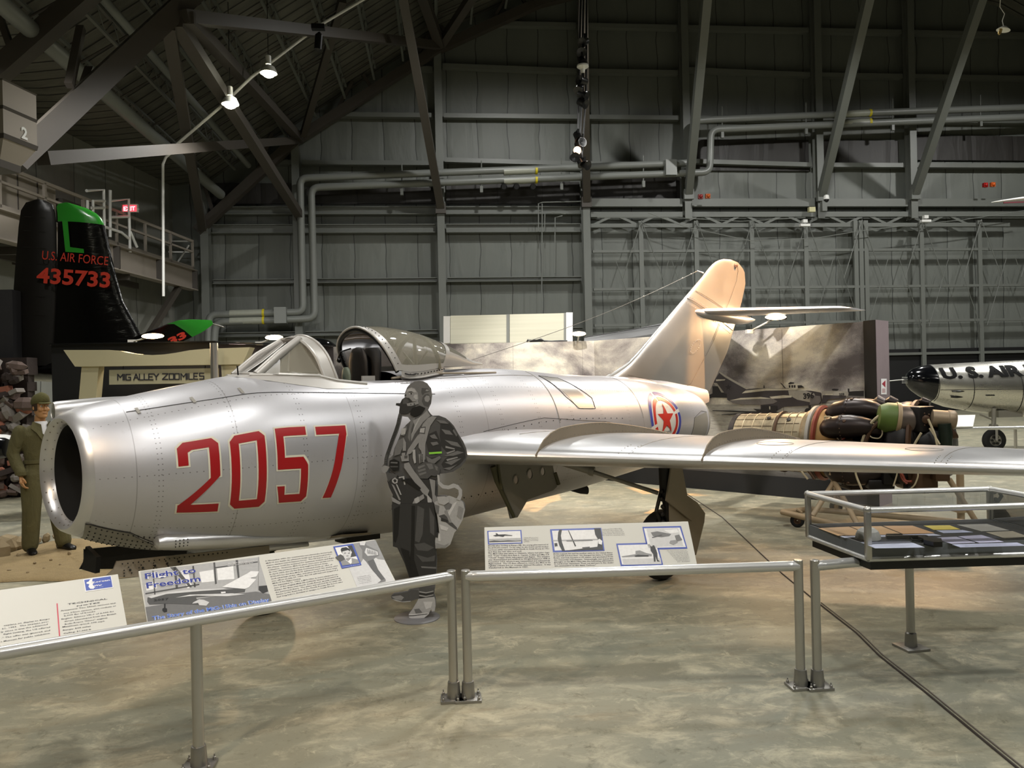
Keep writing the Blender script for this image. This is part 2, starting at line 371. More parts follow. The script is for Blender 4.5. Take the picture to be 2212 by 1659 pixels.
# roof trusses: chord polyline on the end wall and one nearer
def chord(y, off, sz, x0=-11.3, x1=13, m=M_STEELD):
    b = MB(); P = [(x, chord_z(x)-off) for x in [x0]+[a for a, _ in ARCH if x0 < a < x1]+[x1]]
    for (xa, za), (xb, zb) in zip(P[:-1], P[1:]): b.beam((xa, y, za), (xb, y, zb), sz, sz, up=(0, 1, 0))
    return b
for y, sz in ((37.7, .42), (20.5, .45), (3.0, .45)):
    o = .55 if y > 30 else .35
    b = chord(y, o+.6, sz); P = [x for x in np.arange(-10.5, 13, 1.9)]
    for k, x in enumerate(P): b.beam((x, y, chord_z(x)-o-.6), (x+(.9 if k % 2 else -.5), y, arch_z(x+(.9 if k % 2 else -.5))-.1), .15, .15)
    trim(b, M_STEELD)
N1 = D(380, 45, 21.0)
memb = [(D(28, 352, 18.0), D(450, -45, 22.0), .54, 'huge dark brown grey truss chord crossing the upper left corner'),
        (N1, PY(650, 470, 37.6), .36, 'lit steel brace running down to the riser pipes'),
        (N1+V3((.3, 0, .1)), PY(648, 300, 37.5), .34, 'steel brace behind the lower glowing roof lamp'),
        (N1+V3((-.2, 0, -.1)), PY(437, 492, 37.3), .34, 'slim dark brace dropping to the left wall corner'),
        (D(395, 36, 21.0), PY(948, 98, 37.4), .36, 'long steel brace running right from the roof node'),
        (D(92, 342, 18.6), PY(640, 303, 37.4), .34, 'nearly level steel tie above the balcony'),
        (PY(655, 292, 37.0), PY(740, 0, 30.0), .28, 'steel web member rising from the left roof node'),
        (PY(950, 96, 37.2), PY(884, -90, 30.0), .42, 'left steel web member rising from the upper roof node'),
        (PY(952, 96, 37.2), PY(1022, -10, 34.0), .36, 'right steel web member rising from the upper roof node')]
for p, q, sz, lab in memb:
    b = MB(); b.beam(p, q, sz, sz*.95); trim(b, M_STEELD)
b = MB(); b.beam(D(160, 250, 19), D(195, 150, 20), .2, .2); b.beam(D(150, 185, 18.8), D(175, 60, 19.6), .18, .18); trim(b, M_STEELD)
# open web roof joists running the length of the hall, and one roof pipe each side
xs = [-10.6, -9.4, -8.2, -7.0, -5.6, -4.2, -2.8, -1.4, .2, 1.9, 3.6, 5.6]
for j, x in enumerate(xs):
    z = arch_z(x)-.22; b = MB(); b.beam((x, -10, z), (x, 37.5, z), .10, .08); b.beam((x-.05, -10, z-.55), (x-.05, 37.5, z-.55), .10, .08)
    y = 4
    while y < 37: b.tube([(x, y, z), (x-.03, y+.55, z-.55), (x, y+1.1, z)], .018, 5, cap=False); y += 1.1
    trim(b, M_STEEL)
for y in np.arange(7, 38, 2.9):
    b = MB()
    for i in range(2, 5):
        (x0, z0), (x1, z1) = ARCH[i], ARCH[i+1]; b.tube([(x0, y, z0-.35), (x1, y+.4, z1-.35)], .03, 6)
    trim(b, M_STEELD)
for lab, pa, pb, r in (('round grey roof duct running along the left eave', (-10.0, 2, 11.0), (-10.0, 37, 11.0), .22), ('slimmer grey roof pipe above the left eave duct', (-8.7, 2, 12.35), (-8.7, 37, 12.35), .13)):
    b = MB(); b.tube([pa, pb], r, 16); tag(b.build('roof_duct', M_PIPE), lab, 'duct')
# roof conduit past the two lamps
b = MB(); b.tube([D(370, 322, 27), D(475, 232, 26), D(545, 165, 26), D(690, 55, 27), D(800, -10, 28)], .05, 8); tag(b.build('lamp_conduit', M_WHITE), 'thin pale conduit crossing behind the two glowing roof lamps', 'conduit')
b = MB(); b.tube([D(353, 640, 29), D(352, 355, 29), D(358, 340, 29), D(372, 328, 29)], .05, 8); tag(b.build('drop_conduit', M_WHITE), 'thin white conduit dropping vertically over the balcony end', 'conduit')

# pipes on the end wall
def arc(pts, r, n=5):
    """polyline with rounded corners"""
    P = [V3(p) for p in pts]; out = [P[0]]
    for a, c, e in zip(P[:-2], P[1:-1], P[2:]):
        u = (a-c).normalized(); v = (e-c).normalized(); rr = min(r, (a-c).length*.45, (e-c).length*.45)
        for k in range(n+1):
            t = k/n; out.append((c+u*rr)*(1-t)**2+c*2*t*(1-t)+(c+v*rr)*t*t)
    return out+[P[-1]]
Y = 37.2
wp = lambda px, py: PY(px, py, Y)
p1 = arc([wp(450, 740), wp(452, 680), wp(655, 674), wp(648, 385), wp(1494, 352), wp(1498, 262), wp(1530, 259), wp(1900, 243), wp(2300, 229)], .35)
p2 = arc([wp(462, 745), wp(466, 696), wp(680, 688), wp(672, 405), wp(1533, 372), wp(1536, 280), wp(1900, 265), wp(2300, 249)], .4)
M_TAPE = mat('yellow_tape', '#c8b820', .5); M_LABELW = mat('pale_pipe_label', '#9a9c90', .4)
for P, lab in ((p1, 'upper grey pipe of the pair along the end wall'), (p2, 'lower grey pipe of the pair along the end wall')):
    t = thing('wall_pipe', lab, 'pipe', P[0], 0, None)
    b = MB(); b.tube(P, .17, 14); b.build('pipe_run', M_PIPE, t)
    dy = 0 if P is p1 else 1
    for (xa, ya, xb, yb, ty) in ((497, 678, 568, 676, 569), (1088, 371, 1155, 368, 1158), (1800, 248, 1878, 244, 1878)):
        o = (0, (16 if xa == 497 else 20)) [dy]
        b = MB(); b.tube([wp(xa, ya+o), wp(xb, yb+o)], .178, 14, cap=False); b.build('pipe_label', M_LABELW, t)
        b = MB(); b.tube([wp(ty-2, yb+o), wp(ty+3, yb+o)], .19, 14, cap=False); b.build('tape_band', M_TAPE, t)
for px, py, lab in ((608, 682, 'grey junction box on the low pipes'), (1446, 365, 'square grey junction box on the high pipes')):
    b = MB(); b.box(wp(px, py)+V3((0, -.15, 0)), (.55, .4, .75)); label_part(b.build('junction_box', M_PIPE, t, smooth=False), lab)
for i, px in enumerate((868, 1040, 1213, 1390, 1560, 1741, 1928, 2118)):
    py = (395-(px-868)*.033) if px < 1500 else (272-(px-1560)*.045)
    b = MB(); b.tube([wp(px, py-42), wp(px, py+22)], .03, 6); b.box(wp(px, py+20), (.14, .14, .30)); trim(b)
# three little round spotlights under the pipe labels
for k, px in enumerate((1087, 1114, 1150)):
    b = MB(); c = wp(px, 403); b.lathe([(.02, 0), (.13, .02), (.16, .22), (.12, .26), (.03, .26)], c+V3((0, .1, 0)), (.1, -1, -.2), 16)
    tag(b.build('wall_spotlight', M_BLACK), 'small round black spotlight under the pipe labels, %s of three' % ('leftmost', 'middle one', 'rightmost')[k], 'spotlight')
# thin conduits
for i, (pts, lab) in enumerate((([(1163, 500), (1163, 440), (1172, 437), (1260, 435)], 'thin conduit bending on the end wall'), ([(1198, 590), (1199, 470), (1215, 466)], 'pale thin conduit hanging left of the light cluster'), ([(1176, 500), (1177, 462), (1195, 459), (1222, 462)], 'short conduit loop on the end wall'), ([(1170, 697), (1171, 440)], 'straight vertical conduit on the end wall'), ([(640, 690), (637, 510), (636, 400), (648, 398)], 'thin conduit beside the riser pipes'))):
    b = MB(); b.tube([PY(x, y, 37.8) for x, y in pts], .028, 6); tag(b.build('wall_conduit', M_PIPE), lab, 'conduit')
# high bay lamps
def bay(loc, lab, glow, grp=None):
    x, y, z = loc; t = thing('high_bay_lamp', lab, 'ceiling lamp', (x, y, z), 0, grp)
    b = MB(); b.lathe([(.07, .42), (.09, .40), (.09, .14), (.06, .12)], (x, y, z), n=16); b.build('ballast', M_WHITE, t)
    b = MB(); b.lathe([(.07, .12), (.20, .04), (.27, -.12), (.28, -.16), (.26, -.16), (.18, .02), (.05, .09)], (x, y, z), n=24, cap=False); b.build('reflector', mat('lamp_reflector', '#e6e6dd', .2, .3), t)
    b = MB(); b.ball((x, y, z-.10), .23, 16, 8, (1, 1, .85)); b.build('bulb', emis('lamp_glow', '#fffbe0', 26), t)
    b = MB(); zr = arch_z(x)-.5; b.tube([(x, y, z+.4), (x, y, max(z+.5, zr))], .012, 6); b.build('hanging_cord', M_BLACK, t)
    return t
for i, (x, y, z) in enumerate([B[:3] for B in BAYS]):
    bay((x, y, z), ('glowing dome roof lamp at the top, hanging highest', 'glowing dome roof lamp half behind the lit brace')[i] if i < 2 else 'glowing high bay lamp in the rows over the hall floor', True, None if i < 2 else 'high bay lamps over the hall')
# unlit lamp at the upper right
t = thing('pendant_lamp', 'small unlit pendant lamp hanging on a curly cord by the upper right braces', 'ceiling lamp', D(2168, 65, 16))
b = MB(); c = D(2168, 62, 16); b.lathe([(.02, .05), (.05, .04), (.12, -.02), (.13, -.03), (.10, -.02), (.03, .03)], c, (.25, -.1, 1), 20); b.build('shade', M_WHITE, t)
b = MB(); b.lathe([(.03, 0), (.035, -.09), (.02, -.12)], c+V3((-.06, 0, -.01)), (.4, 0, 1), 12); b.build('socket', mat('brass_socket', '#a08a55', .4, .7), t)
b = MB(); b.tube([c+V3((0, 0, .05)), D(2165, 45, 16), D(2170, 30, 16), D(2160, 15, 16), D(2163, -30, 16), D(2163, -120, 16)], .008, 6); b.build('cord', M_WHITE, t)
# security camera
t = thing('security_camera', 'white dome security camera on the end of the column brace', 'camera', wp(1784, 440))
c = wp(1785, 430); b = MB(); b.lathe([(.03, .22), (.12, .18), (.15, .02), (.15, -.02)], c, n=16); b.build('housing', M_WHITE, t)
b = MB(); b.ball(c+V3((0, 0, -.05)), .12, 14, 8); b.build('dome', M_BLACK, t)
b = MB(); b.box(c+V3((-.1, .1, -.35)), (.25, .25, .5)); b.build('bracket', M_STEEL, t, smooth=False)
for lab, px, py, hx in (('small red wall beacon left of its orange twin', 2128, 400, '#a01512'), ('small orange wall beacon right of the red one', 2144, 399, '#c5571c'), ('small dim red beacon left of the fin', 1513, 425, '#7a1512'), ('small dim orange beacon left of the fin', 1529, 424, '#a85018')):
    b = MB(); b.box(wp(px, py), (.22, .15, .22)); b.ball(wp(px, py)+V3((0, -.08, 0)), .09); tag(b.build('wall_beacon', mat('beacon_'+hx[1:], hx, .3)), lab, 'beacon')
b = MB(); b.box(wp(1753, 453), (.32, .2, .24)); tag(b.build('control_box', mat('cream_box', '#b8b48c', .5), smooth=False), 'small cream control box on the wall beam', 'box')
for k, (px, py) in enumerate(((1738, 478), (1999, 469))):
    b = MB(); b.box(wp(px, py), (.22, .2, .16)); b.box(wp(px, py)+V3((0, 0, -.2)), (.5, .2, .12)); tag(b.build('motion_sensor', M_WHITE, smooth=False), 'small white sensor above the door frames, %s one' % ('left', 'right')[k], 'sensor')
# sagging cables on the wall
for k, pts in enumerate((((1400, 440+20), (1480, 490), (1620, 520), (1760, 515), (1850, 500), (1950, 488), (2080, 475), (2212, 455)), ((1290, 470), (1450, 470), (1600, 478), (1740, 470)))):
    b = MB(); b.tube([PY(x, y, 37.4) for x, y in pts], .02, 5); tag(b.build('wall_cable', M_PIPE), ('long sagging cable over the door frames', 'shorter cable along the wall beam')[k], 'cable')
# guyed hanging cluster of stage lights
cx = D(1250, 330, 22); t = thing('hanging_light_cluster', 'vertical hanging cluster of black stage lights on cables by the straight brace', 'stage lights', cx)
b = MB()
for dx in (-.10, .0, .12): b.tube([D(1252, 345, 22)+V3((dx*.5, 0, 0)), D(1257, 200, 22)+V3((dx, 0, 0)), D(1262, -120, 22)+V3((dx*.6, 0, 0))], .03, 6)
b.build('cable_bundle', M_BLACK, t)
rr = random.Random(3)
for i, (px, py) in enumerate(((1262, 90), (1258, 112), (1256, 130), (1259, 175), (1252, 190), (1258, 205), (1257, 222), (1248, 295), (1252, 310), (1240, 340), (1254, 348), (1262, 355))):
    c = D(px, py, 21.8); b = MB(); ax = V3((rr.uniform(-1, 1), -.6, rr.uniform(-1.2, .2))).normalized()
    b.lathe([(.03, -.14), (.10, -.12), (.11, .06), (.14, .15), (.12, .15), (.02, .1)], c, ax, 12); b.box(c+V3((0, 0, .13)), (.05, .2, .12)); b.build('stage_lamp', M_BLACK, t)
b = MB(); b.lathe([(.05, -.1), (.07, 0), (.17, .07), (.16, .12), (.02, .13)], D(1259, 150, 21.7), n=16); label_part(b.build('white_lamp', M_WHITE, t), 'white bulb lamp')
b = MB(); b.ball(D(1247, 325, 21.7), .11); label_part(b.build('lit_bulb', emis('peach_bulb', '#ffc9a0', 3), t), 'glowing peach bulb')
b = MB(); c = D(688, 90, 24); b.lathe([(.03, -.3), (.12, -.25), (.12, .2), (.03, .3)], c, (.1, 0, 1), 10); b.box(c+V3((0, 0, .45)), (.4, .2, .15)); tag(b.build('roof_speaker', M_BLACK), 'small black spotlight clamped to the roof conduit', 'spotlight')
# floor joint and cable
b = MB(); P = [G(1445, 1090), G(1500, 1140), G(1600, 1207), G(1690, 1243)]
P = [G(1480, 1065), G(1560, 1118), G(1690, 1240), G(1768, 1304), G(1850, 1368), G(1900, 1418), G(2000, 1497), G(2100, 1580), G(2212, 1672), G(2300, 1745)]
b.tube([p+V3((0, 0, .004)) for p in P], .007, 6); tag(b.build('floor_cable', mat('brown_cable', '#3a322c', .5), recalc=False), 'thin dark cable running along the floor joint at the lower right', 'cable')
b = MB(); b.tube([p+V3((.03, .01, .0035)) for p in P[3:]], .005, 6); tag(b.build('floor_cable', mat('grey_cable', '#6a6258', .4)), 'thinner grey cable lying beside the dark floor cable', 'cable')

t = thing('hanging_wing_tip', 'white wing tip with a dark red stripe poking in at the right edge', 'airplane wing', D(2200, 433, 24))
mb = MB(); mb.tube([D(2142, 437, 24), D(2165, 434, 24), D(2200, 430, 24), D(2260, 424, 24)], [.02, .06, .10, .16], 12, flat=.5); mb.build('wing_skin', M_WHITE, t)
mb = MB(); mb.beam(D(2168, 438, 23.9), D(2250, 435, 23.9), .04, .04); mb.build('red_stripe', mat('dark_red_stripe', '#5a1520', .5), t); mb = MB(); q = D(2240, 425, 24); mb.tube([q, q+UP*8], .012, 5); mb.build('hanging_wire', M_BLACK, t)
# ================================================================== the silver jet
JRZ = radians(38.17); JLOC = V3((-2.685, 5.713, 0))
jet = thing('jet_fighter', 'big silver swept-wing jet fighter with red 2057 on its nose', 'airplane', JLOC, JRZ)
def J2W(p): return XF[jet.name] @ V3(p)
def m_skin(name, rivets=True, tone=('#bebec3', '#d2d2d6'), rough=.37, metal=.57, xs=()):
    t = NT(name); o = t.co(); X, Y, Z = t.xyz(o)[:3]
    n1 = t.noise(t.mapp(o, (1.2, 1, 1.2)), 1.3, 4, .55, .5); n2 = t.noise(t.mapp(o, (6, 6, 40)), 3, 4, .6); n3 = t.noise(o, 22, 5, .7)
    col = t.mix(n1, rgb(tone[0]), rgb(tone[1])); col = t.mix(t.M('MULTIPLY', t.M('SUBTRACT', n3, .60, clamp=True), 1.6, clamp=True), col, rgb('#a5a4a4'))
    ro = t.M('ADD', rough-.08, t.M('MULTIPLY', n1, .16)); ro = t.M('ADD', ro, t.M('MULTIPLY', n2, .06))
    if rivets:
        A = t.M('MULTIPLY', t.M('ARCTAN2', t.M('SUBTRACT', Z, 1.28), Y), .68)
        fx = t.M('PINGPONG', t.M('ADD', X, .03), .26); fa = t.M('PINGPONG', t.M('ADD', A, .05), .27); hyp = lambda p, q: t.M('SQRT', t.M('ADD', t.M('MULTIPLY', p, p), t.M('MULTIPLY', q, q)))
        ra = t.M('PINGPONG', A, .0225); rx = t.M('PINGPONG', X, .0225)
        l1 = t.M('LESS_THAN', hyp(t.M('SUBTRACT', fx, .013), ra), .0046)
        l2 = t.M('LESS_THAN', hyp(fa, rx), .0046)
        rv = t.M('MAXIMUM', l1, l2)
        # panel seams at real frame stations
        sm = None
        for x in xs:
            q = t.M('LESS_THAN', t.M('ABSOLUTE', t.M('SUBTRACT', X, x)), .0028); sm = q if sm is None else t.M('MAXIMUM', sm, q)
        if sm is not None: rv = t.M('MAXIMUM', rv, t.M('MULTIPLY', sm, .6))
        col = t.mix(t.M('MULTIPLY', rv, .62), col, rgb('#3a3835'))
        t.bump(t.M('SUBTRACT', t.M('MULTIPLY', n1, .25), rv), .12, .01)
    else: t.bump(n1, .012, .03)
    t.set(Base_Color=col, Metallic=metal, Roughness=ro); MATS[name] = t.m; return t.m
M_SKIN = m_skin('riveted_aluminium_skin', xs=(.345, 1.02, 1.98, 3.42, 4.42, 5.98))
M_SKINP = m_skin('smooth_aluminium_skin', False)
M_LIP = m_skin('polished_lip', False, ('#cbcbcc', '#dededf'), .30, .68)
M_FINM = m_skin('darker_aluminium', False, ('#b0aeaa', '#c2c0bb'), .30, .70)  # darker copy of the skin makes the fin look less lit
M_GREYM = m_skin('dull_grey_metal', False, ('#8b8880', '#a19e97'), .48, .35)
M_TAN = m_skin('tan_metal', False, ('#8d8373', '#a59a88'), .45, .35)  # even tan tone shared by gear doors, fences and rails
M_SHADE = mat('shaded_metal_black', '#0a0a08', .85, 0, .3, 4)  # near black puts the shade inside the metal duct into its colour
M_RUB = mat('tyre_rubber', '#101010', .75, 0, .2, 20)
M_OLIVE = mat('olive_gear_paint', '#55523a', .5, .1, .15, 8)
M_RED = mat('number_red', '#a3141a', .38, 0, .06, 5); M_CREAM = mat('number_outline_cream', '#dedbc9', .4, 0, .03, 5)
M_BLUEP = mat('roundel_blue', '#3a46a0', .4, 0, .06, 5); M_REDP = mat('roundel_red', '#c22a20', .4, 0, .06, 5); M_WH = mat('roundel_white', '#dcdad4', .4, 0, .04, 5)
M_FRAMEG = mat('canopy_frame_paint', '#bdbbb7', .4, .2, .06, 10)
M_GLASSC = glass('canopy_glass', '#cfcbb8', .34, .04)
M_DK = mat('cockpit_dark', '#15120f', .6, 0, .3, 10)

FT = [  # x, top, bottom, half width
 (.07, 1.757, .875, .440), (.16, 1.79, .83, .478), (.30, 1.82, .775, .525), (.55, 1.872, .70, .588), (.90, 1.938, .635, .650), (1.30, 2.0, .588, .695),
 (2.0, 2.015, .537, .722), (3.0, 2.03, .505, .728), (4.0, 2.05, .555, .716), (5.1, 1.985, .615, .672), (6.0, 1.94, .70, .60), (6.85, 1.865, .785, .515), (7.4, 1.79, .86, .44), (7.72, 1.72, .925, .385)]
def fus(x): 
    r = cat_interp([x], FT); return (r[0][0]+r[1][0])/2, (r[0][0]-r[1][0])/2, r[2][0]
def fk(x): return float(np.interp(x, [.5, 1.4, 3.0, 4.2, 6.0], [2.0, 2.38, 2.38, 2.15, 2.0]))
def shr(p):
    p.x += -.11*p.y*max(0, 1-p.x/.40); return p
def fpt(x, a, off=0.0): return shr(fpt0(x, a, off))
def fpt0(x, a, off=0.0):
    zc, hh, hw = fus(x); e = 2/(fk(x) if sin(a) > 0 else 2.0); c, s_ = cos(a), sin(a)
    return V3((x, (hw+off)*math.copysign(abs(c)**e, c), zc+(hh+off)*math.copysign(abs(s_)**e, s_)))
def fsec(x, n=120): return [fpt(x, 2*pi*i/n) for i in range(n)]
def fsurf(x, a, off=0.0):
    """skin point on the port side, a = angle above the horizontal"""
    p = fpt0(x, a, off); return shr(V3((p.x, -p.y, p.z)))
def ftop(x, y): 
    zc, hh, hw = fus(x); k = fk(x); return zc+hh*(max(0, 1-(abs(y)/hw)**k))**(1/k)
# fuselage skin with the cockpit opening left free
xs = list(np.linspace(.07, .55, 9))+list(np.arange(.65, 7.7, .0875))+[7.72]
rings = [fsec(x) for x in xs]; n = 120; b = MB(); vs = [p for r in rings for p in r]; fs = []
def in_pit(p): return 1.93 < p.x < 2.66 and p.z > 1.86 and abs(p.y) < .415
for i in range(len(rings)-1):
    for k in range(n):
        l = (k+1) % n; q = (i*n+k, i*n+l, (i+1)*n+l, (i+1)*n+k)
        c = sum((vs[a] for a in q), V3())/4
        if not in_pit(c): fs.append(q)
b.add(vs, fs); b.build('fuselage', M_SKIN, jet, local=True)
# rolled lip and intake duct
b = MB(); prof = [(.346, .075), (.352, .05), (.372, .012), (.392, 0), (.412, .012), (.432, .045), (.442, .07)]
b.loft([[shr(V3((z, r*cos(2*pi*k/96)*(.440/.442), 1.316+r*sin(2*pi*k/96)*(.441/.442)))) for k in range(96)] for r, z in prof], False, False); b.build('intake_lip', M_LIP, jet, local=True)
b = MB(); b.loft([[shr(V3((x, r*cos(2*pi*k/64), 1.316+r*sin(2*pi*k/64)))) for k in range(64)] for x, r in ((.07, .347), (.2, .325), (.5, .31), (1.0, .31), (1.8, .33))], False, True)
b.box((1.2, 0, 1.316), (1.2, .10, .62)); duct = b.build('intake_duct', M_SHADE, jet, local=True)
b = MB(); 
for k in range(28):
    a = 2*pi*k/28
    for q in (.0, .05): b.ball(shr(V3((.02+q*.8, (.366-.3*q)*cos(a+q*.5), 1.316+(.366-.3*q)*sin(a+q*.5)))), .006, 6, 4)
b.build('lip_rivets', M_GREYM, jet, local=True)
# nose camera fairing over the lip, starboard of centre
b = MB(); b.loft([[V3((x, .155+r*cos(2*pi*k/24), 1.757+dz+r*sin(2*pi*k/24))) for k in range(24)] for x, r, dz in ((.02, .052, 0), (.0, .064, 0), (.02, .070, .0), (.12, .074, .004), (.3, .062, .028), (.5, .035, .06), (.62, .01, .08))]); t_ = b.build('camera_fairing', M_LIP, jet, local=True)
b = MB(); b.lathe([(.05, 0), (.05, .012), (.001, .02)], (.012, .155, 1.757), (-1, 0, 0), 20); b.build('lens', mat('lens_grey', '#8a8a80', .1, .5), t_, local=True)
# tail pipe
b = MB(); b.loft([[V3((x, r*cos(2*pi*k/64)*.98, 1.322+r*sin(2*pi*k/64)*1.02)) for k in range(64)] for x, r in ((7.70, .388), (7.78, .372), (7.79, .355), (7.6, .34), (6.9, .33))], False, True); b.build('tail_pipe', M_GREYM, jet, local=True)

# airfoil surfaces
def airfoil(n=22):
    P = []
    for i in range(n+1):
        x = .5*(1-cos(pi*i/n)); y = 5*(.2969*sqrt(x)-.126*x-.3516*x*x+.2843*x**3-.1015*x**4); P.append((x, y))
    return P
AFP = airfoil()
def foil(le, chord_, thick, sweepv=(1, 0, 0), nrm=(0, 0, 1)):
    u = V3(sweepv); m = V3(nrm); le = V3(le)
    return [le+u*(x*chord_)+m*(y*thick*chord_) for x, y in AFP[::-1]]+[le+u*(x*chord_)-m*(y*thick*chord_*.85) for x, y in AFP[1:-1]]
def wing_le(y): a = abs(y); return 2.78+max(a-.70, 0)*.776-(max(.86-a, 0)**2)*2.2
def wing_z(y): a = abs(y); return 1.275-.043*(a-.7)
def wing_c(y): a = abs(y); return 2.75-(a-.70)*.275
def wing(sg):
    b = MB(); R = []
    for a in list(np.linspace(.45, 4.75, 26))+[4.85, 4.93, 4.99, 5.03, 5.04]:
        k = max(0.0, (a-4.70)/.345); s = sqrt(max(1-k*k, .0)) if k < 1 else .02; s = max(s, .03)
        c = wing_c(a)*(.55+.45*s); R.append(foil((wing_le(a)+(wing_c(a)-c)*.55, sg*a, wing_z(a)), c, .118*(.35+.65*s)))
    b.loft(R, True, True); return b
M_WING = m_skin('wing_skin', False, ('#c3c4c6', '#d6d6d8'), .30, .72)
wings = {sg: wing(sg).build('wing', M_WING, jet, local=True) for sg in (-1, 1)}
def foil_up(y, f): 
    c = wing_c(y); x = f; yy = 5*(.2969*sqrt(max(x, 0))-.126*x-.3516*x*x+.2843*x**3-.1015*x**4); return V3((wing_le(y)+f*c, y, wing_z(y)+yy*.118*c))
# boundary layer fences
for sg in (-1, 1):
    for a in (1.42, 2.53):
        b = MB(); lo = []; hi = []
        for i in range(21):
            f = .0+.78*i/20; p = foil_up(sg*a, f); lo.append(p-V3((0, 0, .01)))
            h = .105*min(1, (f/.10)**.7)*min(1, ((.79-f)/.45)**.75) if f > 0 else .0
            hi.append(p+V3((-.012*(1 if f < .1 else 0), 0, max(h, .012))))
        lo0 = [foil_up(sg*a, 0)+V3((-.012, 0, -.035))]; poly = lo0+hi+lo[::-1]
        tri = []; m = len(lo)
        for q, y0 in ((0, -.004), (1, .004)):
            b_v = [p+V3((0, y0, 0)) for p in lo]+[p+V3((0, y0, 0)) for p in hi]
            b.add(b_v, [(i, i+1, m+i+1, m+i) for i in range(m-1)])
        b.tube([p+V3((0, 0, 0)) for p in [lo[0]]+hi+[lo[-1]]], .0055, 6)
        fe = b.build('wing_fence', M_TAN, wings[sg], local=True)
        b = MB()
        for i in range(0, 20):
            for q in (0, .5):
                p = lo[i].lerp(lo[i+1], q); b.ball(p+V3((0, sg*.006, .028)), .004, 6, 4)
                p2 = hi[i].lerp(hi[i+1], q); b.ball(p2+V3((0, sg*.006, -.012)), .004, 6, 4)
        b.build('fence_rivets', M_GREYM, wings[sg], local=True)
# aileron / flap seams and inspection plates on the port wing
def on_wing(y, f): return foil_up(y, f)+V3((0, 0, .0015))
b = MB()
for y0, y1, f0, f1 in ((-1.0, -4.8, .73, .73), (-2.95, -2.95, .73, .99), (-2.05, -2.05, .02, .72), (-3.05, -3.05, .02, .72), (-4.0, -4.0, .02, .72), (-1.0, -1.0, .2, .99)):
    b.tube([on_wing(y0+(y1-y0)*i/12, f0+(f1-f0)*i/12) for i in range(13)], .0028, 5)
for y in (-2.82, -3.8): b.tube([on_wing(y+.12*cos(a), .22+.05*sin(a)) for a in np.linspace(0, 2*pi, 25)], .002, 5)
for y in (-2.0, -3.0, -4.0):
    for i in range(5):
        for s_ in (-.035, .035): b.ball(on_wing(y+s_, .012+.018*i)-V3((0, 0, .001)), .005, 6, 4)
b.build('panel_seams', M_GREYM, wings[-1], local=True)

# fin: outline in the plane of symmetry
LEF = [(5.95, 1.93), (6.20, 2.01), (6.42, 2.10), (6.65, 2.235), (8.18, 3.33), (8.46, 3.545), (8.62, 3.63), (8.80, 3.672), (9.0, 3.685)]
TEF = [(7.95, 1.66), (8.35, 1.70), (8.62, 2.02), (8.87, 2.30), (9.06, 2.64), (9.30, 3.05), (9.43, 3.34), (9.41, 3.55), (9.22, 3.66)]
def interp_edge(E, t): 
    L = [0]
    for (a, b_), (c, d) in zip(E[:-1], E[1:]): L.append(L[-1]+math.hypot(c-a, d-b_))
    s = t*L[-1]
    for i in range(len(L)-1):
        if s <= L[i+1]+1e-9: q = (s-L[i])/(L[i+1]-L[i]); return E[i][0]+(E[i+1][0]-E[i][0])*q, E[i][1]+(E[i+1][1]-E[i][1])*q
R = []; NF = 34
for i in range(NF+1):
    t_ = i/NF; x0, z0 = interp_edge(LEF, t_); x1, z1 = interp_edge(TEF, t_)
    c = math.hypot(x1-x0, z1-z0); th = .105-.03*t_; th = th*(1 if t_ < .93 else sqrt(max(.02, 1-((t_-.93)/.075)**2)))
    u = V3((x1-x0, 0, z1-z0)).normalized(); R.append(foil((x0, 0, z0), c, min(th, .26/c), u, (0, 1, 0)))
b = MB(); b.loft(R); fin = b.build('tail_fin', M_FINM, jet, local=True)
def fin_pt(t_, f, side=-1, off=.002):
    x0, z0 = interp_edge(LEF, t_); x1, z1 = interp_edge(TEF, t_); c = math.hypot(x1-x0, z1-z0)
    yy = 5*(.2969*sqrt(max(f, 0))-.126*f-.3516*f*f+.2843*f**3-.1015*f**4)*min(.105-.03*t_, .26/c)*c; return V3((x0+(x1-x0)*f, side*(yy+off), z0+(z1-z0)*f))
b = MB()
b.tube([fin_pt(.03+.92*i/16, .70) for i in range(17)], .0026, 5); b.tube([fin_pt(.60-.05*f, f) for f in np.linspace(.02, .98, 16)], .0035, 5); b.tube([fin_pt(.66-.03*f, f) for f in np.linspace(.05, .7, 12)], .003, 5)
b.tube([fin_pt(.06+.0*f, f) for f in np.linspace(.1, .98, 12)], .0025, 5)
b.build('rudder_seam', M_DK, fin, local=True)
b = MB()
for i in range(30):
    f = .05+.92*i/30; b.ball(fin_pt(.615-.05*f, f), .005, 6, 4); b.ball(fin_pt(.575-.05*f, f), .005, 6, 4)
for k in range(22):
    a = 2*pi*k/22; b.ball(fin_pt(.36+.045*sin(a), .50+.05*cos(a)), .006, 6, 4)
b.build('fin_rivets', M_GREYM, fin, local=True)
b = MB(); b.ball((9.1, -.03, 3.60), .035, 12, 8); b.build('tail_light', mat('tail_lamp', '#7a5a48', .2), fin, local=True)
b = MB(); b.tube([(8.25, 0, 3.42), (8.1, 0, 3.44)], [.012, .006], 8); b.build('wire_mount', M_CHROME, fin, local=True)
b = MB(); A = V3((8.12, 0, 3.44)); B_ = V3((3.85, .02, 2.14)); b.tube([A.lerp(B_, i/12)+V3((0, 0, -.07*sin(pi*i/12))) for i in range(13)], .0035, 5)
for f in (.04, .09, .30): b.ball(A.lerp(B_, f)+V3((0, 0, -.07*sin(pi*f))), .012, 8, 6)
b.build('aerial_wire', M_GREYM, jet, local=True)
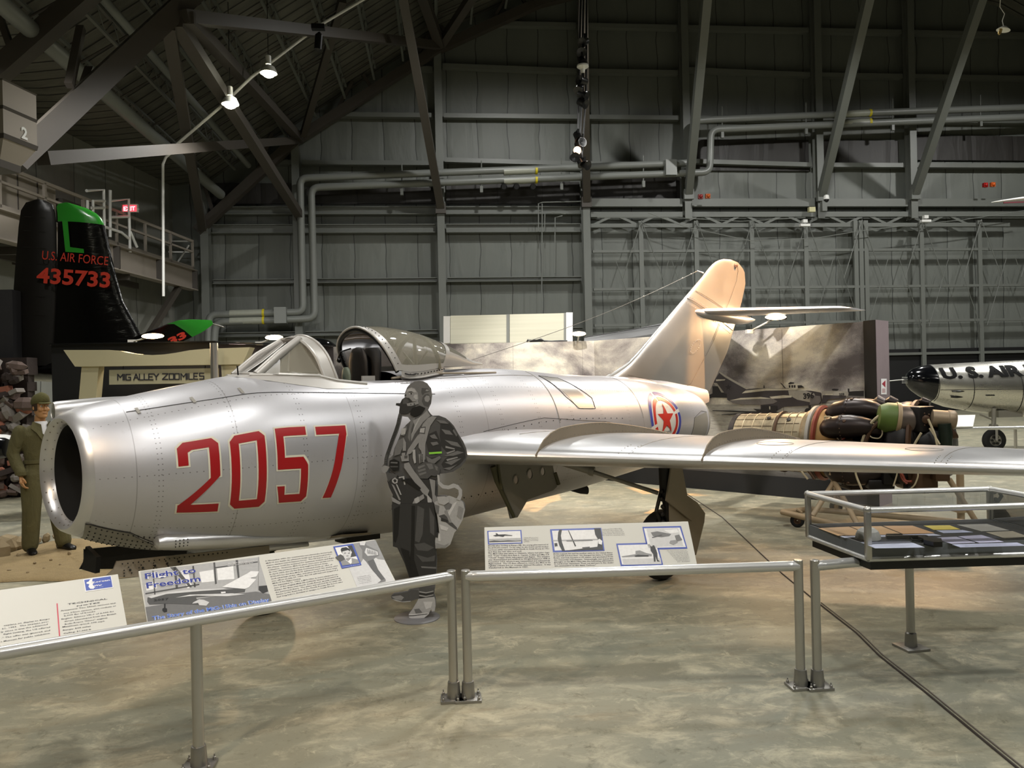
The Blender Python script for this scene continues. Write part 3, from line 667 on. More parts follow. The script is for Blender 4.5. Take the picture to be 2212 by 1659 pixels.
# root fairing of the fin along the spine
b = MB(); b.loft([[V3((x, wd*cos(a), zt-(1-sin(a))*hh)) for a in np.linspace(-.5, pi+.5, 17)] for x, wd, zt, hh in ((5.55, .02, 1.965, .02), (6.0, .12, 1.955, .06), (6.5, .15, 1.95, .12), (7.2, .17, 1.89, .18), (7.9, .13, 1.80, .2), (8.25, .06, 1.74, .12))], open_ring=True); b.build('fin_fairing', M_SKINP, jet, local=True)
# tailplane on the fin
def stab(sg):
    b = MB(); R = []
    for i in range(15):
        a = .05+1.44*i/14; k = max(0, (a-1.36)/.135); s = max(.05, sqrt(max(0, 1-k*k)))
        c = (1.35-.50*(a/1.5)); cc = c*(.6+.4*s); R.append(foil((8.02+a*.98+(c-cc)*.6, sg*a, 2.855), cc, .085*(.4+.6*s)))
    b.loft(R); return b
for sg in (-1, 1): stab(sg).build('tailplane', M_SKINP, jet, local=True)
b = MB(); b.loft([[V3((x, r*1.0*cos(2*pi*k/24), 2.80+dz+r*.62*sin(2*pi*k/24))) for k in range(24)] for x, r, dz in ((7.86, .02, .05), (8.0, .08, .04), (8.35, .13, .02), (8.9, .14, 0), (9.3, .12, -.01), (9.55, .06, -.01), (9.68, .015, 0))]); b.build('tail_bullet_fairing', M_SKINP, jet, local=True)

# ---------------------------------------------------------------- decals wrapped on the skin
def strokes(polys, m, name, off, x0, a0, sx, sa, nx=8, par=jet):
    """quads in letter space wrapped round the port side; sx metres per unit along x, sa metres per unit of arc"""
    b = MB()
    for q in polys:
        q = [(p[0], p[1]) for p in q]; N = nx; vs = []
        for i in range(N+1):
            for j in range(N+1):
                s, t_ = i/N, j/N
                u = (q[0][0]*(1-s)+q[1][0]*s)*(1-t_)+(q[3][0]*(1-s)+q[2][0]*s)*t_; v = (q[0][1]*(1-s)+q[1][1]*s)*(1-t_)+(q[3][1]*(1-s)+q[2][1]*s)*t_
                x = x0+u*sx; vs.append(fsurf(x, a0+v*sa/.69, off))
        b.add(vs, [(i*(N+1)+j, (i+1)*(N+1)+j, (i+1)*(N+1)+j+1, i*(N+1)+j+1) for i in range(N) for j in range(N)])
    return b.build(name, m, par, local=True, recalc=False)
# digit strokes on a 1.0 x 2.0 cell, stroke .21
w_ = .24
DG = {'2': [[(0, 1.35), (w_, 1.35), (w_, 1.70), (0, 1.86)], [(0, 1.86), (w_, 1.70), (.34, 2-w_), (.15, 2)], [(.15, 2), (.34, 2-w_), (.76, 2-w_), (.85, 2)], [(.85, 2), (.76, 2-w_), (1-w_, 1.68), (1, 1.83)], [(1-w_, 1.68), (1, 1.83), (1, 1.02), (1-w_, .98)], [(1, 1.02), (1-w_, .98), (0, .22), (.30, w_)], [(0, 0), (0, .24), (.34, .245), (.36, 0)], [(.34, 0), (.34, w_), (1, w_), (1, 0)]],
      '0': [[(0, .15), (w_, .28), (w_, 1.72), (0, 1.85)], [(1, .15), (1-w_, .28), (1-w_, 1.72), (1, 1.85)], [(0, 1.85), (w_, 1.72), (w_, 1.76), (.15, 2)], [(.15, 2), (w_, 1.76), (1-w_, 1.76), (.85, 2)], [(.85, 2), (1-w_, 1.76), (1-w_, 1.72), (1, 1.85)], [(0, .15), (w_, .28), (w_, w_), (.15, 0)], [(.15, 0), (w_, w_), (1-w_, w_), (.85, 0)], [(.85, 0), (1-w_, w_), (1-w_, .28), (1, .15)]],
      '5': [[(0, 2), (1, 2), (1, 2-w_), (0, 2-w_)], [(0, 2-w_), (w_, 2-w_), (w_, 1.0), (0, 1.0)], [(0, 1.22), (.85, 1.22), (.76, .98), (0, .98)], [(.85, 1.22), (1, 1.07), (1-w_, .92), (.76, .98)], [(1, 1.07), (1-w_, .95), (1-w_, .28), (1, .15)], [(1, .15), (1-w_, .28), (.76, w_), (.85, 0)], [(.85, 0), (.76, w_), (.2, w_), (.12, 0)], [(.12, 0), (.26, w_), (w_, .5), (0, .5)]],
      '7': [[(0, 2), (1, 2), (1, 2-w_), (0, 2-w_)], [(1, 2), (1, 1.72), (1-w_*.9, 1.68), (.75, 2-w_)], [(1, 1.74), (.50, 0), (.22, 0), (.74, 1.74)]]}
def grow(q, e):
    cx = sum(p[0] for p in q)/4; cy = sum(p[1] for p in q)/4; out = []
    for (x, y) in q:
        dx, dy = x-cx, y-cy; out.append((x+e*(1 if dx > 0 else -1), y+e*(1 if dy > 0 else -1)))
    return out
for ch, x0, wd, a0_, sa_ in (('2', .600, .275, -.455, .286), ('0', .955, .255, -.435, .272), ('5', 1.295, .245, -.405, .262), ('7', 1.625, .265, -.385, .252)):
    o1 = strokes([grow(q, .045) for q in DG[ch]], M_CREAM, 'number_outline', .0022, x0, a0_, wd, sa_)
    o1['label'] = 'cream border of the painted %s' % ch
    o2 = strokes(DG[ch], M_RED, 'number_digit', .0040, x0, a0_, wd, sa_); o2['label'] = 'red painted digit %s' % ch
# roundel on the tail
RX, RA = 6.50, .15
def ringpoly(r0, r1, a0, a1, n=8): return [[(r0*cos(a0+(a1-a0)*i/n), r0*sin(a0+(a1-a0)*i/n)), (r1*cos(a0+(a1-a0)*i/n), r1*sin(a0+(a1-a0)*i/n)), (r1*cos(a0+(a1-a0)*(i+1)/n), r1*sin(a0+(a1-a0)*(i+1)/n)), (r0*cos(a0+(a1-a0)*(i+1)/n), r0*sin(a0+(a1-a0)*(i+1)/n))] for i in range(n)]
def fr(polys, m, off, name): 
    b = MB()
    for q in polys:
        N = 3; vs = []
        for i in range(N+1):
            for j in range(N+1):
                s, t_ = i/N, j/N; u = (q[0][0]*(1-s)+q[1][0]*s)*(1-t_)+(q[3][0]*(1-s)+q[2][0]*s)*t_; v = (q[0][1]*(1-s)+q[1][1]*s)*(1-t_)+(q[3][1]*(1-s)+q[2][1]*s)*t_
                vs.append(fsurf(RX+u, RA+v/.56, off))
        b.add(vs, [(i*(N+1)+j, (i+1)*(N+1)+j, (i+1)*(N+1)+j+1, i*(N+1)+j+1) for i in range(N) for j in range(N)])
    return b.build(name, m, jet, local=True, recalc=False)
gaps = [(.35+k*pi*2/4, .35+(k+1)*pi*2/4-.14) for k in range(4)]
fr(ringpoly(0.001, .375, 0, 2*pi, 40), M_WH, .002, 'roundel_disc')
fr([p for g in gaps for p in ringpoly(.315, .37, *g)], M_BLUEP, .0035, 'roundel_blue_ring')
fr([p for g in gaps for p in ringpoly(.235, .29, *g)], M_REDP, .0035, 'roundel_red_ring')
star = []
for k in range(5):
    a = pi/2+k*2*pi/5; r0, r1 = .20, .078
    star.append([(0, 0), (r1*cos(a-pi/5), r1*sin(a-pi/5)), (r0*cos(a), r0*sin(a)), (r1*cos(a+pi/5), r1*sin(a+pi/5))])
fr(star, M_REDP, .005, 'roundel_star')
# plates, access hatch and strip lines on the port side
def plate(pts, name, m, off=.003, n=10):
    b = MB(); q = pts; N = n; vs = []
    for i in range(N+1):
        for j in range(N+1):
            s, t_ = i/N, j/N; u = (q[0][0]*(1-s)+q[1][0]*s)*(1-t_)+(q[3][0]*(1-s)+q[2][0]*s)*t_; v = (q[0][1]*(1-s)+q[1][1]*s)*(1-t_)+(q[3][1]*(1-s)+q[2][1]*s)*t_
            vs.append(fsurf(u, v, off))
    b.add(vs, [(i*(N+1)+j, (i+1)*(N+1)+j, (i+1)*(N+1)+j+1, i*(N+1)+j+1) for i in range(N) for j in range(N)]); return b.build(name, m, jet, local=True, recalc=False)
def line_on(pts, r, name, m=M_GREYM, off=.001): 
    b = MB(); P = []
    for (x0, a0), (x1, a1) in zip(pts[:-1], pts[1:]):
        k = max(2, int(max(abs(x1-x0), abs(a1-a0)*.7)/.05))
        P += [fsurf(x0+(x1-x0)*i/k, a0+(a1-a0)*i/k, off) for i in range(k)]
    P.append(fsurf(*pts[-1], off)); b.tube(P, r, 5); return b.build(name, m, jet, local=True)
plate([(4.50, 1.12), (4.80, 1.10), (5.08, .42), (4.78, .42)], 'access_panel', M_FINM)
line_on([(4.50, 1.12), (4.80, 1.10), (5.10, .62), (5.08, .42), (4.80, .42), (4.66, .62), (4.50, 1.12)], .003, 'access_panel_edge', M_DK, .003)
line_on([(.35, .98), (1.0, .90), (2.0, .80), (2.9, .72)], .003, 'nose_panel_seam', M_DK)
for x in (.41, .78, 1.13): plate([(x, 1.02), (x+.022, 1.02), (x+.03, .90), (x+.008, .90)], 'panel_latch', M_GREYM, .006, 3)
plate([(.05, -.86), (.34, -.86), (.55, -1.12), (.10, -1.35)], 'blast_plate', M_GREYM, .0035)
plate([(.10, -1.35), (.55, -1.12), (.70, -1.62), (.12, -1.62)], 'blast_plate', M_GREYM, .0035)
line_on([(.05, -.84), (.34, -.84), (.55, -1.05)], .003, 'blast_plate_edge', M_DK)
b = MB()
for r_, a in enumerate((-.90, -1.03, -1.16, -1.29, -1.42)):
    for i in range(13): 
        x = .09+.035*i+.01*r_; b.ball(fsurf(x, a, .004), .0062 if i % 1 == 0 else .004, 6, 4)
b.build('blast_plate_screws', M_DK, jet, local=True)
line_on([(3.35, .17), (4.2, .28), (5.2, .20), (5.9, .02)], .0025, 'wing_root_seam', M_DK)
b = MB()
for i in range(20): x = 3.45+.11*i; b.ball(fsurf(x, .12+.14*sin((x-3.4)/2.4*pi*.8), .002), .006, 6, 4)
b.build('wing_root_screws', M_DK, jet, local=True)
b = MB()
for i in range(14): b.ball(fsurf(2.75+.09*i, -.62, .002), .0065, 6, 4)
b.build('belly_screws', M_DK, jet, local=True)
line_on([(4.42, 1.3), (4.43, .2)], .004, 'break_joint_seam'); line_on([(5.98, 1.5), (5.98, .2)], .003, 'tail_joint_seam'); line_on([(2.9, 1.05), (4.4, 1.10)], .003, 'spine_seam')
b = MB(); b.loft([[V3((x, -hw, z)) if False else fsurf(x, a) for a in ()] or [fsurf(x, -.75+.0*k, 0) for k in range(1)] for x, hw, z in ()] or [[V3((0, 0, -5)), V3((0, .001, -5)), V3((0, 0, -5.001))], [V3((.001, 0, -5)), V3((.001, .001, -5)), V3((.001, 0, -5.001))]]) if False else None
b = MB(); b.tube([(1.268, -.10, 2.0), (1.262, -.10, 2.075)], .006, 8); b.build('stub_aerial', M_BLACK, jet, local=True)
# dark grey blast patch by the exhaust
plate([(7.25, .12), (7.66, .30), (7.68, -.75), (7.15, -.55)], 'exhaust_patch', M_GREYM, .003)
line_on([(7.15, -.55), (7.25, .12), (7.5, .32), (7.67, .30)], .003, 'exhaust_patch_edge', M_DK)

# ---------------------------------------------------------------- gun fairings
def pod(pts, rad, name, mats=M_LIP): 
    b = MB(); b.tube(pts, rad, 20, flat=.85); return b.build(name, mats, jet, local=True)
pod([(.50, -.385, .80), (.515, -.385, .80), (.56, -.385, .80), (.72, -.38, .785), (1.1, -.36, .74), (1.5, -.33, .69), (2.1, -.30, .62)], [.03, .055, .070, .082, .085, .07, .03], 'gun_fairing')
pod([(.80, -.20, .655), (.812, -.20, .655), (.84, -.20, .655), (1.05, -.20, .64), (1.4, -.2, .60), (1.8, -.2, .56)], [.02, .035, .044, .05, .045, .02], 'gun_fairing')
pod([(.42, .36, .76), (.45, .36, .76), (.6, .36, .75), (1.2, .34, .68), (1.9, .30, .60)], [.03, .05, .075, .08, .03], 'gun_fairing')
b = MB()
for i in range(4):
    for j in range(3): b.ball((.62+.028*i, -.385-.079*cos(-.5+.35*j), .795+.068*sin(-.5+.35*j)), .005, 6, 4)
b.build('gun_fairing_screws', M_DK, jet, local=True)
# ---------------------------------------------------------------- nose gear
def wheel_mb(c, r, w, ax=(0, 1, 0), n=36):
    b = MB(); b.lathe([(r*.52, -w*.42), (r*.80, -w*.5), (r*.94, -w*.38), (r, -w*.16), (r, w*.16), (r*.94, w*.38), (r*.80, w*.5), (r*.52, w*.42)], c, ax, n, cap=False); return b
def wheel(c, r, w, par, name='wheel', hubm=M_CASTALU, local=True, ax=(0, 1, 0)):
    o = wheel_mb(c, r, w, ax).build(name, M_RUB, par, local=local)
    b = MB(); b.lathe([(.01, -w*.40), (r*.2, -w*.42), (r*.25, -w*.3), (r*.50, -w*.34), (r*.54, -w*.42), (r*.54, w*.42), (r*.5, w*.34), (r*.25, w*.3), (r*.2, w*.42), (.01, w*.40)], c, ax, 24, cap=False); b.build('hub', hubm, o, local=local)
    return o
wheel((1.50, 0, .235), .235, .15, jet, 'nose_wheel')
b = MB(); b.tube([(1.62, 0, .80), (1.56, 0, .52)], .045, 14); b.tube([(1.56, 0, .54), (1.54, -.10, .48), (1.50, -.10, .235)], .022, 10); b.tube([(1.56, 0, .54), (1.54, .10, .48), (1.50, .10, .235)], .022, 10); b.tube([(1.50, -.11, .235), (1.50, .11, .235)], .02, 10); b.tube([(1.60, 0, .68), (1.95, 0, .72)], .02, 8); b.build('nose_leg', M_OLIVE, jet, local=True)
def slab(poly, t, name, m, par=jet, bev=.0):
    b = MB(); b.prism(poly, t); return b.build(name, m, par, local=True, smooth=False)
d_ = slab([(.44, -.20, .66), (1.45, -.27, .60), (1.45, -.30, .33), (.40, -.26, .33), (.20, -.245, .585-.0), (.30, -.23, .62), (.31, -.21, .68)][::-1] if False else [(.29, -.24, .685), (1.42, -.27, .62), (1.42, -.28, .42), (.9, -.28, .42), (.60, -.265, .53), (.20, -.255, .585), (.265, -.25, .635)], (0, .018, 0), 'nose_gear_door', M_TAN)
b = MB()
for i in range(22):
    b.ball((.32+.036*i, -.262, .665-.0021*i), .0052, 6, 4)
for i in range(5):
    for j in range(3): b.ball((.36+.085*i+.01*j, -.264, .635-.022*j), .0085 if j == 1 else .005, 6, 4)
    for j in range(3): b.ball((.33+.10*i, -.264, .618-.02*j), .005, 6, 4)
b.build('door_screws', M_DK, d_, local=True)
slab([(.20, .24, .72), (1.42, .26, .64), (1.42, .27, .42), (.6, .27, .50), (.17, .25, .575), (.20, .245, .63)], (0, -.018, 0), 'nose_gear_door', M_DK)  # dark material paints the shade onto this far door
slab([(.21, .22, .74), (.21, -.05, .70), (.20, -.05, .585), (.18, .22, .575)], (.03, 0, 0), 'gear_bay_shade', M_SHADE)  # black slab stands in for the shade inside the gear bay
# ---------------------------------------------------------------- main gear, both sides
for sg in (-1, 1):
    wh = wheel((4.62, sg*1.80, .33), .33, .16, jet, 'main_wheel')
    b = MB(); b.tube([(4.50, sg*1.93, 1.16), (4.53, sg*1.92, .78)], .058, 16); b.tube([(4.53, sg*1.92, .80), (4.60, sg*1.91, .34)], .040, 14); b.tube([(4.61, sg*1.93, .33), (4.62, sg*1.72, .33)], .035, 12)
    b.tube([(4.50, sg*1.90, .90), (4.40, sg*1.90, .68), (4.55, sg*1.90, .42)], .018, 8)
    for k in range(5): b.ball((4.46-.01*(k % 2), sg*1.93, .86-.07*k), .022, 8, 6)
    b.build('main_leg', M_DK, jet, local=True)
    b = MB(); b.tube([(4.05, sg*1.05, 1.12), (4.22, sg*1.28, 1.03)], .040, 12); b.tube([(4.20, sg*1.26, 1.035), (4.52, sg*1.84, .83)], .020, 10); b.lathe([(.045, -.02), (.05, 0), (.045, .03)], (4.22, sg*1.28, 1.03), (.5, sg*.9, -.3), 12); b.build('retraction_strut', M_GREYM, jet, local=True)
    u = slab([(4.49, sg*2.0, 1.09), (4.66, sg*2.0, 1.075), (4.80, sg*2.0, .55), (4.40, sg*2.0, .79)], (0, sg*.016, 0), 'upper_gear_door', M_TAN)
    l = slab([(4.49, sg*1.975, .79), (4.76, sg*1.975, .80), (4.94, sg*1.975, .705), (5.07, sg*1.975, .585), (5.05, sg*1.975, .50), (4.90, sg*1.975, .21), (4.49, sg*1.975, .21)], (0, sg*.014, 0), 'lower_gear_door', M_TAN)
    # inner door with lightening holes
    P = [(3.40, 1.15), (4.16, 1.15), (4.22, .84), (4.16, .81), (3.80, .76), (3.65, .61), (3.56, .61), (3.48, .95)]
    # rebuilt as strips so that the holes are open
    cu = bpy.data.curves.new('door', 'CURVE'); cu.dimensions = '2D'; cu.fill_mode = 'BOTH'; cu.extrude = .008
    def addsp(pts):
        s_ = cu.splines.new('POLY'); s_.points.add(len(pts)-1)
        for q, (a, c) in zip(s_.points, pts): q.co = (a, c, 0, 1)
        s_.use_cyclic_u = True
    addsp(P)
    for hx, hz, hr in ((3.66, .965, .045), (3.85, 1.00, .05), (4.03, 1.01, .045)): addsp([(hx+hr*.8*cos(a), hz+hr*sin(a)) for a in np.linspace(0, 2*pi, 20, endpoint=False)])
    ob = bpy.data.objects.new('tmp', cu); COL.objects.link(ob); me = bpy.data.meshes.new_from_object(ob.evaluated_get(bpy.context.evaluated_depsgraph_get())); bpy.data.objects.remove(ob)
    b = MB(); b.add([V3((v.co.x, sg*(.80+.06*(1.15-v.co.y))+v.co.z, v.co.y)) for v in me.vertices], [tuple(p.vertices) for p in me.polygons])
    for hx, hz, hr in ((3.66, .965, .045), (3.85, 1.00, .05), (4.03, 1.01, .045)):
        b.tube([(hx+hr*.8*cos(a), sg*(.80+.06*(1.15-hz))+sg*.008, hz+hr*sin(a)) for a in np.linspace(0, 2*pi, 20, endpoint=False)], .008, 6, closed=True)
    idoor = b.build('inner_gear_door', M_GREYM, jet, local=True, smooth=False)
    b = MB(); b.tube([(3.36, sg*.83, 1.12), (3.40, sg*.83, .98), (3.60, sg*.84, .62)], [.03, .022, .018], 10); b.tube([(3.40, sg*.85, 1.15), (3.44, sg*.85, .9)], .014, 8); b.tube([(4.20, sg*.82, .98), (4.24, sg*.83, .86)], .02, 8); b.build('door_jack', M_OLIVE, jet, local=True)
# small belly scoop and tail skid
b = MB(); b.prism([(1.92, -.30, .60), (2.32, -.28, .575), (2.28, -.42, .60), (1.98, -.42, .625)], (0, -.015, .02)); b.build('belly_flap', M_TAN, jet, local=True, smooth=False)
b = MB(); b.loft([[V3((x, .03*cos(a), z+.05*sin(a))) for a in np.linspace(0, 2*pi, 12, endpoint=False)] for x, z in ((5.3, .66), (5.5, .60), (5.62, .58))]); b.build('tail_bumper', M_DK, jet, local=True)
b = MB(); b.box((2.35, -.1, .53), (.35, .2, .06)); b.build('belly_bay', M_DK, jet, local=True)

# ---------------------------------------------------------------- cockpit
b = MB()                                                            # tub walls, floor
b.loft([[V3((x, y, z)) for y, z in ((-.41, 1.90), (-.41, 1.5), (-.3, 1.3), (.3, 1.3), (.41, 1.5), (.41, 1.90))] for x in (1.55, 2.75)], open_ring=True)
b.box((1.58, 0, 1.6), (.04, .8, .6)); b.box((2.72, 0, 1.62), (.04, .8, .62)); b.build('cockpit_tub', M_DK, jet, local=True)
b = MB(); b.loft([[V3((x, .32*k*cos(a)*1.0, 1.80+.27*k*max(0, sin(a)))) for a in np.linspace(0, pi, 17)] for x, k in ((1.60, .3), (1.66, .7), (1.75, .86), (1.86, .82), (1.90, .74))], open_ring=True); b.box((1.89, 0, 1.88), (.02, .50, .28)); b.build('instrument_shroud', M_BLACK, jet, local=True)
b = MB(); b.loft([[V3((2.52+dx+.035*sin(a)*k, w*cos(a), z)) for a in np.linspace(0, 2*pi, 20, endpoint=False)] for z, w, dx, k in ((1.5, .17, 0, 1.6), (1.75, .18, .02, 1.8), (1.95, .175, .05, 1.8), (2.10, .16, .07, 1.8), (2.20, .14, .085, 1.6), (2.245, .09, .09, 1.2), (2.25, .03, .09, .6))]); seat = b.build('ejection_seat', M_DK, jet, local=True)
b = MB(); b.loft([[V3((2.46+.04*k*sin(a), .15*k*cos(a), z)) for a in np.linspace(0, 2*pi, 20, endpoint=False)] for z, k in ((1.7, 1), (2.0, 1.02), (2.12, 1), (2.19, .85), (2.235, .6), (2.25, .2))]); b.build('headrest', mat('brown_leather', '#15100c', .5), seat, local=True)
b = MB(); b.loft([[V3((2.22+.02*sin(a), -.18+.07*k*cos(a), z)) for a in np.linspace(0, 2*pi, 16, endpoint=False)] for z, k in ((1.86, 1), (1.99, 1), (2.04, .8), (2.06, .3))]); b.build('throttle_pad', mat('grey_green_paint', '#6f7a6c', .5), jet, local=True)
b = MB(); b.box((2.35, -.33, 1.90), (.13, .02, .16)); b.build('side_console', M_FRAMEG, jet, local=True, smooth=False)
b = MB(); b.tube([(2.52, .22, 2.25), (2.42, .24, 2.22), (2.40, .26, 2.15)], .008, 6); b.ball((2.41, .25, 2.14), .025, 10, 8); b.build('canopy_handle', M_BLACK, jet, local=True)

# windscreen: base skirt, pillars, arch, flat front pane and two side panes
AR = [(1.99, .43, 1.925), (1.965, .405, 2.03), (1.94, .345, 2.16), (1.905, .25, 2.265), (1.875, .13, 2.325), (1.865, 0, 2.342)]
def crs(P, n=4):
    P = [V3(p) for p in P]; E = [P[0]*2-P[1]]+P+[P[-1]*2-P[-2]]; o = []
    for i in range(1, len(E)-2):
        a, b0, c, d = E[i-1:i+3]
        for k in range(n): u = k/n; o.append(.5*((2*b0)+(c-a)*u+(2*a-5*b0+4*c-d)*u*u+(3*b0-a-3*c+d)*u**3))
    return o+[P[-1]]
_full = [V3((x, -y, z)) for x, y, z in AR]+[V3((x, y, z)) for x, y, z in AR[::-1]][1:]; _full = crs(_full, 4); NA = len(_full)//2
arch_p = _full[:NA+1]; arch_s = _full[NA+1:]
archw = arch_p+arch_s
BL, TL = V3((1.37, -.215, 2.0)), V3((1.79, -.15, 2.305)); BR, TR = V3((1.37, .215, 2.0)), V3((1.79, .15, 2.305)); BC = V3((1.29, 0, 2.01)); ws_a = V3((1.84, -.41, 1.965)); ws_s = V3((1.84, .41, 1.965))
def strip(b, P, Q): 
    m = len(P); b.add(list(P)+list(Q), [(i, i+1, m+i+1, m+i) for i in range(m-1)])
b = MB(); inn = [p+V3((-.095, 0, 0))+V3((0, -p.y*.06, -.02)) for p in archw]; strip(b, archw, inn)
out2 = [p+V3((0, 0, -.012))*1 for p in archw]; b.tube(archw, .012, 8)
b.tube([BL, BL.lerp(TL, .5)+V3((0, -.02, .02)), TL, inn[16]], [.036, .034, .03, .024], 10); b.tube([BR, BR.lerp(TR, .5)+V3((0, .02, .02)), TR, inn[-17]], [.036, .034, .03, .024], 10)
b.tube([BL, BC, BR], .02, 10); b.tube([TL, V3((1.80, 0, 2.318)), TR], .02, 8)
for sg, A_, Bq in ((-1, BL, arch_p[0]), (1, BR, arch_s[-1])):
    lo = [V3((1.22, sg*.16, 1.985)), V3((1.40, sg*.34, 1.945)), V3((1.62, sg*.43, 1.90)), V3((1.85, sg*.49, 1.86)), V3((2.03, sg*.50, 1.85)), V3((2.25, sg*.50, 1.87))]
    lo = [V3((p.x, p.y, ftop(p.x, p.y)+.004)) for p in lo]
    hi = [A_+V3((-.06, 0, 0)), V3((1.50, sg*.285, 1.995)), V3((1.66, sg*.355, 1.99)), V3((1.83, sg*.405, 1.98)), V3((1.99, sg*.43, 1.94)), V3((2.25, sg*.46, ftop(2.25, .46)+.012))]
    strip(b, lo, hi); b.tube(hi, .014, 8)
strip(b, [V3((1.22, -.16, 1.985)), V3((1.19, 0, 1.99)), V3((1.22, .16, 1.985))], [BL+V3((-.06, 0, 0)), BC+V3((-.03, 0, .0)), BR+V3((-.06, 0, 0))])
wsf = b.build('windscreen_frame', M_FRAMEG, jet, local=True)
b = MB(); b.add([BL, BR, TR, TL], [(0, 1, 2, 3)]); b.build('front_pane', M_GLASSC, jet, local=True, smooth=False)
for sg, A_, T_, I_ in ((-1, BL, TL, inn[:17]), (1, BR, TR, inn[-17:][::-1])):
    b = MB(); L = [A_, V3((1.52, sg*.30, 2.0)), V3((1.68, sg*.365, 1.99)), V3((1.83, sg*.405, 1.985))]; P = [A_]+[T_]+list(I_[::-1])+L[::-1][:-1]
    b.add(P, [tuple(range(len(P)))]); b.build('side_pane', M_GLASSC, jet, local=True, smooth=False)
    b = MB(); b.tube(P, .015, 6, closed=True); b.build('side_pane_frame', M_FRAMEG, jet, local=True)

# sliding bubble canopy, slid back
CT = [(2.47, .425, 2.02, .415), (2.60, .432, 2.005, .445), (2.80, .425, 2.01, .43), (3.05, .395, 2.03, .375), (3.25, .35, 2.045, .305), (3.36, .315, 2.055, .26)]   # x at crown, half width, base z, height
def csec(x, hw, zb, h, sweep=0.0, n=28):
    return [V3((x+sweep*(1-sin(a))**1.6, -hw*cos(a)*(1.0+.06*sin(2*a)**2), zb+h*sin(a)**.9)) for a in np.linspace(0, pi, n)]
xsC = np.linspace(2.47, 3.36, 14); cc = cat_interp(xsC, CT)
S = [csec(x, cc[0][i], cc[1][i], cc[2][i], .17*(1-(x-2.47)/.89)-.15*((x-2.47)/.89)) for i, x in enumerate(xsC)]
b = MB(); b.loft(S, open_ring=True); b.build('canopy_bubble', M_GLASSC, jet, local=True)
b = MB()
def band(rows, k0, k1, grow_=.004):
    b.add([p for r in rows for p in r[k0:k1]], [(i*(k1-k0)+j, (i+1)*(k1-k0)+j, (i+1)*(k1-k0)+j+1, i*(k1-k0)+j+1) for i in range(len(rows)-1) for j in range(k1-k0-1)])
def outw(r, e): return [p+V3((0, (p.y/abs(p.y) if abs(p.y) > .01 else 0)*e*.7, e*.7)) for p in r]
S2 = [outw(r, .006) for r in S]
fr0 = [p+V3((-.045, 0, 0)) for p in S2[0]]; strip(b, fr0, [p+V3((.03, 0, 0)) for p in S2[0]]); b.tube([p+V3((-.05, 0, 0)) for p in S[0]], .012, 8)
strip(b, S2[-1], S2[-2])
for ks in (list(range(0, 2)), list(range(26, 28))): band(S2, ks[0], ks[-1]+1)
for sd in (0, -1): 
    P = [r[sd] for r in S]; strip(b, P, [p+V3((0, 0, -.055+.02*i/13)) for i, p in enumerate(P)]); b.tube([p+V3((0, 0, -.05)) for p in P], .010, 6)
cf = b.build('canopy_frame', M_FRAMEG, jet, local=True)
b = MB(); b.tube([p+V3((.015, 0, -.012)) for p in [V3((q.x-.05, q.y*.965, (q.z-2.0)*.965+2.0)) for q in S[0]]], .018, 8); b.build('canopy_seal', M_BLACK, cf, local=True)
b = MB()
for i in range(1, 27): b.ball(S2[0][i]+V3((-.008, 0, .002)), .0055, 6, 4)
for r in S2[1:]: b.ball(r[0]+V3((0, -.004, -.02)), .007, 6, 4); b.ball(r[27]+V3((0, .004, -.02)), .007, 6, 4)
b.build('canopy_screws', M_DK, cf, local=True)
b = MB(); b.tube([(2.66, -.452, 1.995), (2.70, -.455, 1.985), (2.76, -.452, 1.985), (2.79, -.445, 1.995)], .007, 6); b.build('canopy_grip', M_DK, cf, local=True)
b = MB(); b.tube([V3((3.10+.02*abs(cos(a)), -.36*cos(a), 2.04+.33*sin(a))) for a in np.linspace(0, pi, 20)], .022, 8); b.tube([(3.10, 0, 2.37), (3.12, 0, 2.05)], .018, 8); b.tube([(3.12, -.32, 2.06), (3.12, .32, 2.06)], .02, 8); b.tube([(3.12, 0, 2.06), (3.11, -.2, 2.22)], .01, 6); b.tube([(3.12, 0, 2.06), (3.11, .2, 2.22)], .01, 6); b.build('canopy_inner_hoop', mat('grey_olive_hoop', '#6b6756', .5), cf, local=True)
# tapered rear fairing with its small windows
b = MB(); TT = [(3.36, .315, 2.055, .26), (3.50, .25, 2.06, .20), (3.66, .17, 2.065, .125), (3.80, .10, 2.07, .065), (3.96, .03, 2.085, .02)]
R = [csec(x, hw, zb, h, -.15*(1-i/4)) for i, (x, hw, zb, h) in enumerate(TT)]; R = [outw(r, .006) for r in R]
vs = [p for r in R for p in r]; fs = []; gfs = []
for i in range(4):
    for j in range(27):
        q = (i*28+j, (i+1)*28+j, (i+1)*28+j+1, i*28+j+1); (gfs if (i < 2 and (5 <= j <= 10 or 16 <= j <= 21)) else fs).append(q)
b.add(vs, fs); b.build('canopy_tail_fairing', M_FRAMEG, cf, local=True)
b = MB(); b.add(vs, gfs); b.build('rear_window', M_GLASSC, cf, local=True)
b = MB(); b.tube([(2.55, -.40, 1.955), (3.0, -.37, 1.995), (3.9, -.30, 2.0)], .012, 6); b.tube([(2.55, .40, 1.955), (3.0, .37, 1.995), (3.9, .30, 2.0)], .012, 6); b.build('canopy_rail', M_TAN, jet, local=True)
